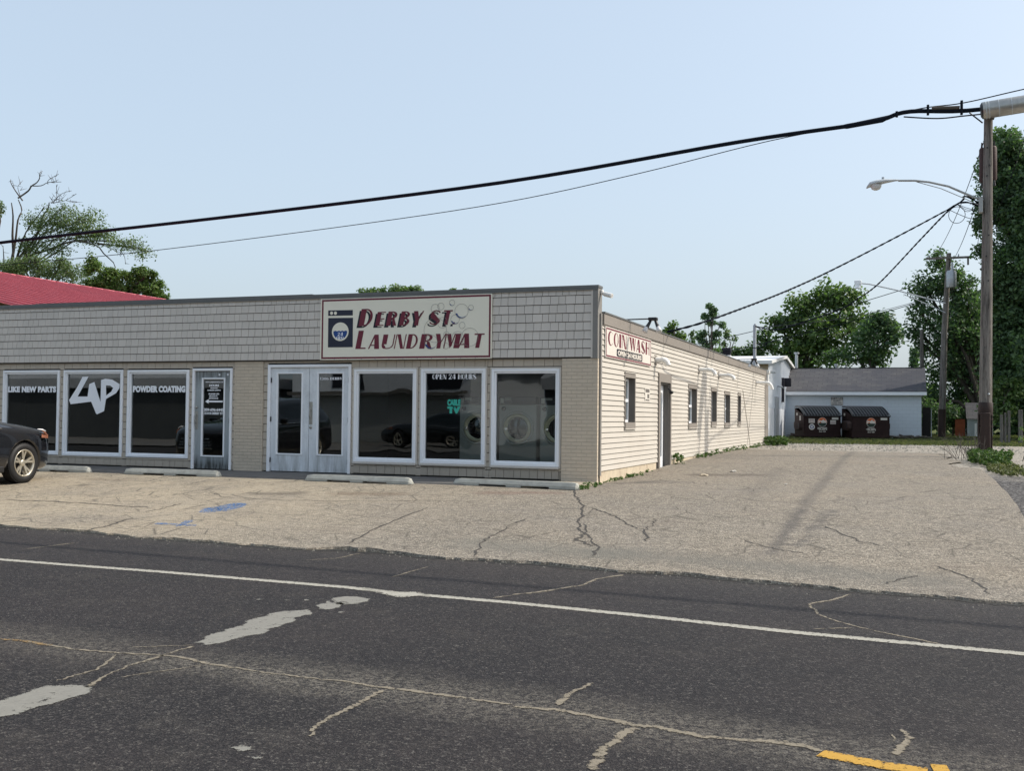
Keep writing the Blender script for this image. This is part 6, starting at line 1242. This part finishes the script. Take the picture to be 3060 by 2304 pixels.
# second pole
q2 = D['pole2']; PB = thing('utility_pole', 'dark wooden pole with a crossarm standing behind the gravel yard', 'utility pole', (q2[0][0], 47, q2[0][2]))
m_ = MB(); m_.tube([(q2[0][0], 47, .1), q2[0], q2[1], q2[2], (q2[2][0], 47, q2[2][2]+.15)], [.2, .2, .17, .13, .13], 14); m_.build('shaft', 'polewood', PB)
m_ = MB(); m_.tube([(q2[0][0], 47, .2), (q2[0][0]+.02, 47, 1.9)], .215, 14); m_.build('pole_guard', 'guard', PB)
m_ = MB(); xa = D['xarm']; m_.bbox(xa[0][0], xa[1][0], 46.75, 46.85, xa[0][2]-.06, xa[0][2]+.06, .01); m_.box(xa[1][0]-.35, xa[1][0]-.25, 46.7, 46.8, xa[0][2]-.45, xa[0][2]-.05); ca_ = m_.build('crossarm', 'polewood', PB)
m_ = MB()
for x in (xa[0][0]+.15, xa[0][0]+.8, xa[1][0]-.8, xa[1][0]-.15): m_.tube([(x, 46.8, xa[0][2]+.05), (x, 46.8, xa[0][2]+.2)], [.045, .03], 8)
m_.build('insulator', 'galv', ca_)
t2 = D['tr2']; m_ = MB(); xm = t2[1][0]-.18; m_.tube([(xm, 46.6, t2[1][2]), (xm, 46.6, t2[1][2]+.05), (xm, 46.6, t2[0][2]-.1), (xm, 46.6, t2[0][2])], [.24, .27, .27, .22], 16); o_ = solo(m_, 'transformer', 'galv', 'grey transformer can high on the far pole', 'transformer')
m_ = MB(); m_.tube([(xm+.05, 46.55, t2[0][2]), (xm+.05, 46.55, t2[0][2]+.5)], [.07, .04], 8); m_.build('bushing', 'galv', o_)
A2 = D['arm2']; L2 = thing('street_lamp', 'small white street lamp on a long arm from the far pole', 'street lamp', (A2[0][0], 46.9, A2[0][2]))
m_ = MB(); m_.tube([(p[0], 46.85, p[2]) for p in A2], .04, 8); m_.tube([(p[0], 46.85, p[2]) for p in D['arm2b']], .025, 8); m_.build('arm', 'aluminium', L2)
m_ = MB(); e = A2[-1]; m_.bbox(e[0]-.2, e[0]+.2, 46.7, 47.0, e[2]-.12, e[2]+.16, .03); m_.tube([(e[0], 46.85, e[2]-.12), (e[0], 46.85, e[2]-.32)], [.16, .2], 14); m_.build('lamp_head', 'white', L2)
q3 = D['pole3']; m_ = MB(); m_.tube([(q3[0][0], 53, .3), q3[0], q3[1]], [.15, .14, .11], 12); p3 = solo(m_, 'utility_pole', 'polewood', 'thin grey pole rising behind the right end of the shingle roof', 'utility pole')
wire('overhead_line', [(q3[1][0], 53, q3[1][2]-2.2), (-4, 75, 3.2)], .025, 'upper thin wire seen in the gap between trees behind the roof', 'cable'); wire('overhead_line', [(q3[1][0], 53, q3[1][2]-2.9), (-4, 75, 2.4)], .025, 'lower thin wire seen in the gap between trees behind the roof', 'cable')
for i, (a_, b_) in enumerate((((7.46, 14.3, 9.6), (6.7, 46.8, 10.7)), ((7.46, 14.3, 9.2), (8.9, 46.8, 10.7)), ((7.46, 14.3, 8.6), (7.5, 46.8, 10.2)), ((8.9, 14.0, 10.9), (9.0, 46.8, 10.75)))):
    wire('overhead_line', [a_, b_], .012, ('leftmost', 'second', 'third', 'rightmost')[i]+' thin wire running from behind the tall pole back to the far crossarm', 'cable', 'wires between the two poles', sag=.5)
m_ = MB()
# power line above the picture whose shadow lies along the road
wire('roadside_cable', [(-60, -.1, 9.6), (40, -7.4, 9.6)], .055, 'cable along the road above the picture', 'cable')
# ================================================================ TREES AND WEEDS
rng = np.random.default_rng(11)
def leaves(centers, spread, per, size, seed, droop=0, elong=1.5):
    """leaf quads scattered in clumps; returns arrays"""
    g_ = np.random.default_rng(seed); n = len(centers)*per
    c = np.repeat(np.asarray(centers), per, 0)
    d = g_.normal(size=(n, 3)); d /= np.linalg.norm(d, axis=1)[:, None]
    r = spread*g_.random(n)**.45; p = c+d*r[:, None]*np.array([1, 1, .8]); p[:, 2] -= droop*g_.random(n)**2
    nrm = d*.5+g_.normal(size=(n, 3))*.6+np.array([0, 0, .5]); nrm /= np.linalg.norm(nrm, axis=1)[:, None]
    t = g_.normal(size=(n, 3)); t -= (t*nrm).sum(1)[:, None]*nrm; t /= np.linalg.norm(t, axis=1)[:, None]; b = np.cross(nrm, t)
    s = size*g_.uniform(.55, 1.25, n)[:, None]; t *= s*elong/2; b *= s/2
    v = np.stack([p-t, p+b*.9-t*.1, p+t, p-b*.9-t*.1], 1).reshape(-1, 3)
    return v
def leafmesh(name, v, mat, parent=None):
    me = bpy.data.meshes.new(name); n = len(v)//4
    L = np.array(tot_loc(parent)); v = v-L
    me.vertices.add(4*n); me.vertices.foreach_set('co', v.ravel().astype(np.float32)); me.loops.add(4*n); me.loops.foreach_set('vertex_index', np.arange(4*n, dtype=np.int32))
    me.polygons.add(n); me.polygons.foreach_set('loop_start', np.arange(0, 4*n, 4, dtype=np.int32)); me.update(calc_edges=True); me.materials.append(M[mat])
    o = bpy.data.objects.new(name, me); C.objects.link(o); o.parent = parent; return o
def tree(label, y, blobs, mat, trunkx=None, dens=1.0, size=.2, spread=.55, per=22, seed=1, droop=0, depthk=.8, trunk_r=.25, base=None, cat='tree', group=None, limbs=True, extra=None):
    g_ = np.random.default_rng(seed); bl = np.array(blobs)
    x0 = trunkx if trunkx is not None else float(np.average(bl[:, 0], weights=bl[:, 2])); zb = G(x0, y) if base is None else base
    T = thing('tree' if cat == 'tree' else cat, label, cat, (x0, y, zb), group)
    cents = []; tips = []
    for bx, bz, rx_, rz_ in bl:
        ry_ = (rx_+rz_)/2*depthk; yo = y+g_.uniform(-.4, .4)*ry_
        area = max(.25, rx_*rz_+rx_*ry_+rz_*ry_); k = int(max(3, dens*area*1.35/(spread**2)))
        d = g_.normal(size=(k, 3)); d /= np.linalg.norm(d, axis=1)[:, None]; r = g_.uniform(.35, 1.0, k)**.6; r *= 1+.2*g_.normal(size=k)
        rr_ = np.array([max(rx_-spread*.45, rx_*.5), max(ry_-spread*.4, ry_*.4), max(rz_-spread*.45, rz_*.5)])
        c = np.array([bx, yo, bz])+d*r[:, None]*rr_; cents.append(c); tips.append((np.array([bx, yo, bz]), c))
    cents = np.concatenate(cents)
    leafmesh('crown', leaves(cents, spread, per, size, seed+1, droop), mat, T)
    m_ = MB(); top = float(bl[:, 1].max()); fork = zb+(float((bl[:, 1]-bl[:, 3]).min())-zb)*.9; fork = max(fork, zb+.8)
    if limbs == 'thin': trunk_r *= .35
    if limbs:
        mid = Vector((x0, y, fork)); m_.tube([(x0, y, zb-.3), (x0+.05, y, zb+(fork-zb)*.5), mid], [trunk_r*1.25, trunk_r, trunk_r*.85], 10)
        for ctr, c in tips:
            e_ = Vector(ctr); q = mid.lerp(e_, .5)+Vector((g_.uniform(-.3, .3), g_.uniform(-.3, .3), .15*(e_-mid).length)); m_.tube([mid-Z*.2, q, e_], [trunk_r*.6, trunk_r*.38, trunk_r*.18], 7)
            for k in range(min(7, len(c))):
                f_ = Vector(c[k]); h = e_.lerp(f_, .5)+Vector((0, 0, .1)); st = q.lerp(e_, g_.uniform(.2, 1)); m_.tube([st, h, f_], [trunk_r*.16, trunk_r*.1, .012], 4, cap=False)
    if extra:
        for pts, w_ in extra:
            P_ = [Vector(p) for p in pts]; P_ = [p+Vector((0, g_.uniform(-.25, .25), 0)) for p in P_]; n = len(P_); w_ *= .75; m_.tube(smooth(P_, 3), [max(.015, w_/2*(1-.75*i/((n-1)*3))) for i in range((n-1)*3+1)], 6)
            if w_ < .2:
                for k in range(5): a_ = P_[-1].lerp(P_[max(0, n-3)], g_.random()); m_.tube([a_, a_+Vector((g_.uniform(-.3, .5), g_.uniform(-.3, .3), g_.uniform(-.1, .5)))], [.018, .006], 4)
    if m_.v: m_.build('trunk', 'bark', T)
    return T
tree('storm-worn tree with bare dead tops at the far left', 34, [(a, b, c*1.12, d*1.15) for a, b, c, d in D['TA']], 'leafolive', trunkx=D['TAb'][0][0][0][0], dens=2.2, size=.095, spread=.55, per=34, seed=21, droop=.45, extra=D['TAb'], base=.2, limbs='thin', trunk_r=.3)
tree('olive green tree mass behind the red metal roof', 27, D['TC'], 'leafolive', dens=1.7, size=.085, spread=.34, per=34, seed=23, droop=.15, base=.1, trunk_r=.14)
tree('bright green maple at the right end of the red roof', 25, D['TB'], 'leafbright', dens=2.0, size=.10, spread=.26, per=36, seed=25, base=.1, trunk_r=.14)
tree('sprig of a tree cut off by the left picture edge', 34, D['TD'], 'leafolive', size=.105, spread=.3, dens=1.6, per=34, seed=27, base=.2, trunk_r=.12)
tree('round tree top rising over the shop sign', 42, D['TE'], 'leafmid', dens=1.6, size=.14, spread=.42, per=34, seed=29, base=.2)
tree('tiny tree tip poking over the parapet right of the sign', 42, D['TF'], 'leafmid', dens=2, size=.11, spread=.22, per=22, seed=31, base=.2, trunk_r=.06)
tree('light green tree behind the twin floodlights', 58, D['TG'], 'leafbright', dens=1.6, size=.17, spread=.45, per=34, seed=33)
tree('slender open tree with a feathery leader behind the flank roof', 52, D['TH'], 'leafdark', trunkx=D['TH'][4][0], dens=1.7, size=.14, spread=.30, per=26, seed=35, trunk_r=.075, limbs=True)
tree('small thin tree right of the slender open tree', 56, D['TI'], 'leafmid', dens=1.0, size=.14, spread=.3, per=20, seed=37, trunk_r=.08)
tree('small thin tree left of the slender open tree', 56, D['TI2'], 'leafmid', dens=1.0, size=.14, spread=.28, per=18, seed=38, trunk_r=.06)
tree('broad dark green tree behind the white garage and shed roofs', 66, D['TJ'], 'leafmid', dens=1.8, size=.24, spread=.7, per=34, seed=39, trunk_r=.3)
tree('dark tree reaching towards the sky gap behind the shingle roof', 60, D['TJ2'], 'leafdark', dens=1.5, size=.2, spread=.55, per=30, seed=41, trunk_r=.2)
tree('tall dark tree with hanging branches behind the crossarm pole', 54, D['TL'], 'leafdark', dens=1.9, size=.17, spread=.6, per=32, seed=43, droop=.4, trunk_r=.3, trunkx=9.9)
tree('towering dark tree at the right picture edge', 46, D['TM'], 'leafdark', depthk=1.3, dens=2.6, size=.17, spread=.55, per=34, seed=45, droop=.3, trunk_r=.35, trunkx=13.5)
tree('low leafy tree under the towering tree right of the big pole', 44, D['TN'], 'leafmid', dens=1.5, size=.15, spread=.4, per=30, seed=47, trunk_r=.1)
tree('dark shrubs under the trees beyond the gravel yard', 51, D['SH'], 'leafdark', dens=2.2, size=.15, spread=.45, per=34, seed=49, trunk_r=.05, cat='shrub')
# narrow dark evergreen far in the sky gap
e0 = Vector(D['ever'][0]); g0 = np.random.default_rng(5); hh = D['ever'][1][2]
cs = [(e0.x+g0.normal()*.10*(1.4-t), 90+g0.normal()*.2, .4+(hh-.4)*t) for t in np.linspace(.1, 1, 60)]
T_ = thing('tree', 'narrow dark evergreen spire far away above the shingle roof', 'tree', (e0.x, 90, .4)); leafmesh('crown', leaves(np.array(cs), .5, 30, .25, 6), 'leafdark', T_); m_ = MB(); m_.tube([(e0.x, 90, .2), (e0.x, 90, hh-.5)], [.2, .05], 6); m_.build('trunk', 'bark', T_)
# woods that close the view at the far right and behind the yard
def backwood(name, label, x0, x1, y, h, n, seed, mat='leafdark', sz=.4, zlo=.2):
    g_ = np.random.default_rng(seed); c = np.stack([g_.uniform(x0, x1, n), y+g_.normal(size=n)*1.5, zlo+g_.random(n)*(h-zlo)*(.8+.2*g_.random(n))], 1)
    o = leafmesh(name, leaves(c, .9, 30, sz, seed+1), mat); tag(o, label, 'trees', kind='stuff'); return o
backwood('far_woods', 'dense dark wood closing the view right of the block building', 8.5, 34, 66, 11, 900, 51)
backwood('far_woods', 'low tree line far behind the block building and garage', -24, 7.2, 84, 4.6, 700, 53, 'leafmid', .45)
# ---- plants at ground level
def plantpatch(name, label, cat, pts, per, size, h, mat, seed, kind=None, group=None):
    g_ = np.random.default_rng(seed); c = np.array([(x, y, G(x, y)+h*g_.random()**1.3*.8+.01) for x, y in pts])
    v = leaves(c, size*1.3, per, size, seed+1, elong=2.2); v[:, 2] = np.maximum(v[:, 2], np.array([G(a, b)-.02 for a, b in v[:, :2]]))
    o = leafmesh(name, v, mat); tag(o, label, cat, group, kind); return o
def pos(g_, cx_, cy_, rx_, ry_, n): a = g_.uniform(0, 2*math.pi, n); r = g_.random(n)**.5; return list(zip(cx_+rx_*r*np.cos(a), cy_+ry_*r*np.sin(a)))
g_ = np.random.default_rng(3)
plantpatch('weeds', 'bushy green weeds round the foot of the tall pole', 'weeds', pos(g_, 7.25, 10.9, .5, 2.3, 330), 18, .040, .34, 'weed', 61)
plantpatch('weeds', 'low grass running from the pole foot along the slab corner', 'weeds', pos(g_, 7.4, 7.4, .42, 1.9, 260), 16, .03, .07, 'grassblade', 63, kind='stuff')
plantpatch('weeds', 'leafy weeds at the rear corner of the cream flank', 'weeds', pos(g_, .40, 24.2, .45, 1.1, 150), 18, .045, .40, 'weed', 65)
plantpatch('weeds', 'thin weeds along the foot of the far flank wall', 'weeds', [(abs(g_.normal())*.12+.06, g_.uniform(9, 24)) for _ in range(110)], 8, .034, .14, 'weed', 67, kind='stuff')
plantpatch('weeds', 'tuft of weeds beside the side door frame', 'weeds', pos(g_, .14, 6.6, .10, .26, 16), 10, .045, .30, 'weed', 69)
plantpatch('weeds', 'sparse grass along the foot of the wall under the coin wash sign', 'weeds', [(abs(g_.normal())*.05+.02, g_.choice([.9, 1.6, 2.3, 2.6, 3.4])+g_.normal()*.35) for _ in range(60)], 8, .024, .07, 'weed', 71, kind='stuff')
plantpatch('weeds', 'little grass at the end of the rightmost wheel stop', 'weeds', [(.1+g_.normal()*.08-.1*t, -1.6+1.5*t+g_.normal()*.05) for t in g_.random(60)], 10, .025, .05, 'weed', 73, kind='stuff')
# young sapling right of the pole
sx_, sy_ = 8.15, 12.6
T_ = thing('sapling', 'thin young sapling leaning beside the foot of the tall pole', 'sapling', (sx_, sy_, G(sx_, sy_)))
m_ = MB(); m_.tube([(sx_, sy_, .1), (sx_+.12, sy_, .5), (sx_+.2, sy_, 1.0), (sx_+.3, sy_, 1.35)], [.014, .012, .008, .004], 5)
cs = []
for k in range(9):
    z = .55+k*.09; a = k*2.4; e = Vector((sx_+.08+.13*z+.25*math.cos(a)*(1.3-z*.6), sy_+.2*math.sin(a), z+.12)); m_.tube([(sx_+.02+.2*z, sy_, z), e], [.006, .003], 4); cs += [tuple(e)]*2+[tuple(Vector((sx_+.02+.2*z, sy_, z)).lerp(e, .6))]
m_.build('stem', 'bark', T_); leafmesh('foliage', leaves(np.array(cs), .09, 7, .045, 75, elong=2.2), 'leafmid', T_)
# dry twiggy weeds left of the pole
m_ = MB(); g2 = random.Random(4)
for k in range(38):
    x = 6.75+g2.gauss(0, .22); y = 12.3+g2.gauss(0, .5); z = G(x, y); p = Vector((x, y, z)); d = Vector((g2.gauss(-.12, .2), g2.gauss(0, .15), g2.uniform(.3, .75))); m_.tube([p, p+d*.55+Vector((0, 0, .03)), p+d], [.006, .005, .003], 4)
    for q in range(3): a_ = p+d*g2.uniform(.4, .9); m_.tube([a_, a_+Vector((g2.gauss(0, .1), g2.gauss(0, .1), g2.uniform(.02, .15)))], [.003, .002], 3)
solo(m_, 'dry_stalks', 'deadwood', 'dry twiggy stalks left of the foot of the tall pole', 'weeds')['kind'] = 'stuff'
# grass strip and far lawn: many blades
g_ = np.random.default_rng(9); n = 26000
xs_ = g_.uniform(-1.2, 14, n); ys_ = np.where(g_.random(n) < .55, 28.5+g_.random(n)*15, 43+g_.random(n)*14)
lo = 28+.27*(xs_-1)+1.2+.6*np.sin(xs_*2.1); ok = (ys_ > lo) & ~((ys_ > 45.8) & (xs_ < 6.1)); xs_, ys_ = xs_[ok], ys_[ok]
z_ = np.array([G(a, b)-.07 for a, b in zip(xs_, ys_)]); h_ = g_.uniform(.04, .11, len(xs_)); a_ = g_.uniform(0, 6.28, len(xs_)); w_ = .05
v = np.stack([np.stack([xs_-w_*np.cos(a_), ys_-w_*np.sin(a_), z_], 1), np.stack([xs_+w_*np.cos(a_), ys_+w_*np.sin(a_), z_], 1), np.stack([xs_+.03+w_*.4*np.cos(a_), ys_, z_+h_], 1), np.stack([xs_-.05, ys_+.03, z_+h_*.9], 1)], 1).reshape(-1, 3)
tag(leafmesh('grass', v, 'grassblade'), 'patchy grass strip between the gravel yard and the buildings', 'grass', kind='stuff')
# loose stones on the gravel and along the lot edges
m_ = MB(); g2 = random.Random(8)
for k in range(1700):
    if k < 1100: x, y = g2.uniform(-.5, 9), g2.uniform(18, 29)
    elif k < 1500: x, y = g2.uniform(6.9, 9.5), g2.uniform(-3, 12)
    else: x = g2.uniform(-6, 7); y = ez(x)-abs(g2.gauss(0, .12))-.01
    s_ = g2.uniform(.005, .013) if k >= 1100 else g2.uniform(.015, .04); z = (G(x, y)-.01 if y > ez(x) else Z0)
    m_.add([(x-s_, y, z), (x, y-s_, z), (x+s_, y, z), (x, y+s_, z), (x+s_*.2, y, z+s_*.9)], [(0, 1, 4), (1, 2, 4), (2, 3, 4), (3, 0, 4)])
tag(m_.build('loose_stones', 'stone'), 'loose pale stones scattered on the gravel and along the lot edge', 'stones', kind='stuff')
# ================================================================ across the street (mirrored in the shop glass)
OB = thing('storefront_across_street', 'long low pale building with dark front across the street', 'building', (-12, -34, -.3))
m_ = MB(); m_.box(-52, -29.5, -40, -34, -.4, 2.7); m_.box(-12.5, 14, -40, -34, -.4, 2.7); m_.build('wall', plain('opposite_dark_wall', (.07, .075, .078), .8, .2, 1), OB)
m_ = MB()
for a_, b_ in ((-52.2, -29.3), (-12.7, 14.3)): m_.box(a_, b_, -40.2, -33.6, 2.701, 3.3); m_.add([(a_, -33.6, 3.31), (b_, -33.6, 3.31), (b_, -40, 5.0), (a_, -40, 5.0)], [(0, 1, 2, 3)])
m_.build("roof", plain('opposite_pale_roof', (.42, .43, .45), .6, .1, 2), OB)
for i, x in enumerate((-30, -8, 4)):
    T_ = None
tree('tall tree behind the building across the street, left', -52, [(-34, 9, 9, 6), (-24, 10, 8, 6.5), (-14, 9, 8, 6)], 'leafdark', dens=.5, size=.8, spread=1.6, per=26, seed=81, trunk_r=.4, base=-.4)
tree('tall tree behind the building across the street, right', -50, [(-4, 10, 8, 6.5), (6, 9, 8, 6.5), (16, 10, 8, 6.5), (26, 9, 8, 6)], 'leafdark', dens=.5, size=.8, spread=1.6, per=26, seed=83, trunk_r=.4, base=-.4)
tree('tall tree behind the building across the street, far left', -52, [(-64, 10, 10, 7), (-52, 9, 9, 6), (-44, 10, 8, 7)], 'leafdark', dens=.5, size=.8, spread=1.6, per=26, seed=85, trunk_r=.4, base=-.4)
OG = thing('gabled_house_across_street', 'white gabled house between the low buildings across the street', 'house', (-21, -34, -.3))
m_ = MB(); m_.box(-28, -17, -47, -34, -.4, 4.2); m_.add([(-28, -34, 4.2), (-17, -34, 4.2), (-22, -34, 7)], [(0, 1, 2)]); m_.build('wall', 'whitemetal', OG)
m_ = MB(); m_.box(-27.4, -17.6, -33.99, -33.9, -.35, 2.3); m_.build('lower_panel', 'armsteel', OG)
m_ = MB(); m_.add([(-28.6, -33.5, 4.0), (-22, -33.5, 7.1), (-22, -48, 7.1), (-28.6, -48, 4.0), (-16.4, -33.5, 4.0), (-16.4, -48, 4.0)], [(0, 1, 2, 3), (1, 4, 5, 2)]); m_.build('roof', 'shingle', OG)

CAR2 = copy_tree(CAR); CAR2.location = (-17.5, -27.5, -.36); CAR2.rotation_euler = (0, 0, R(92)); CAR2['label'] = 'black crossover parked side-on across the street'
for x in (-24.5, -18.5):
    m_ = MB(); m_.box(x-.9, x+.9, -34.02, -33.95, 2.7, 4.0); m_.build('house_window', 'inkblack', OG)
m_ = MB(); m_.box(-27.9, -17.1, -33.9, -33.2, 2.32, 2.5); m_.build('awning', 'trim_dark', OG)  # dark ledge added to give the house wall an eave shadow
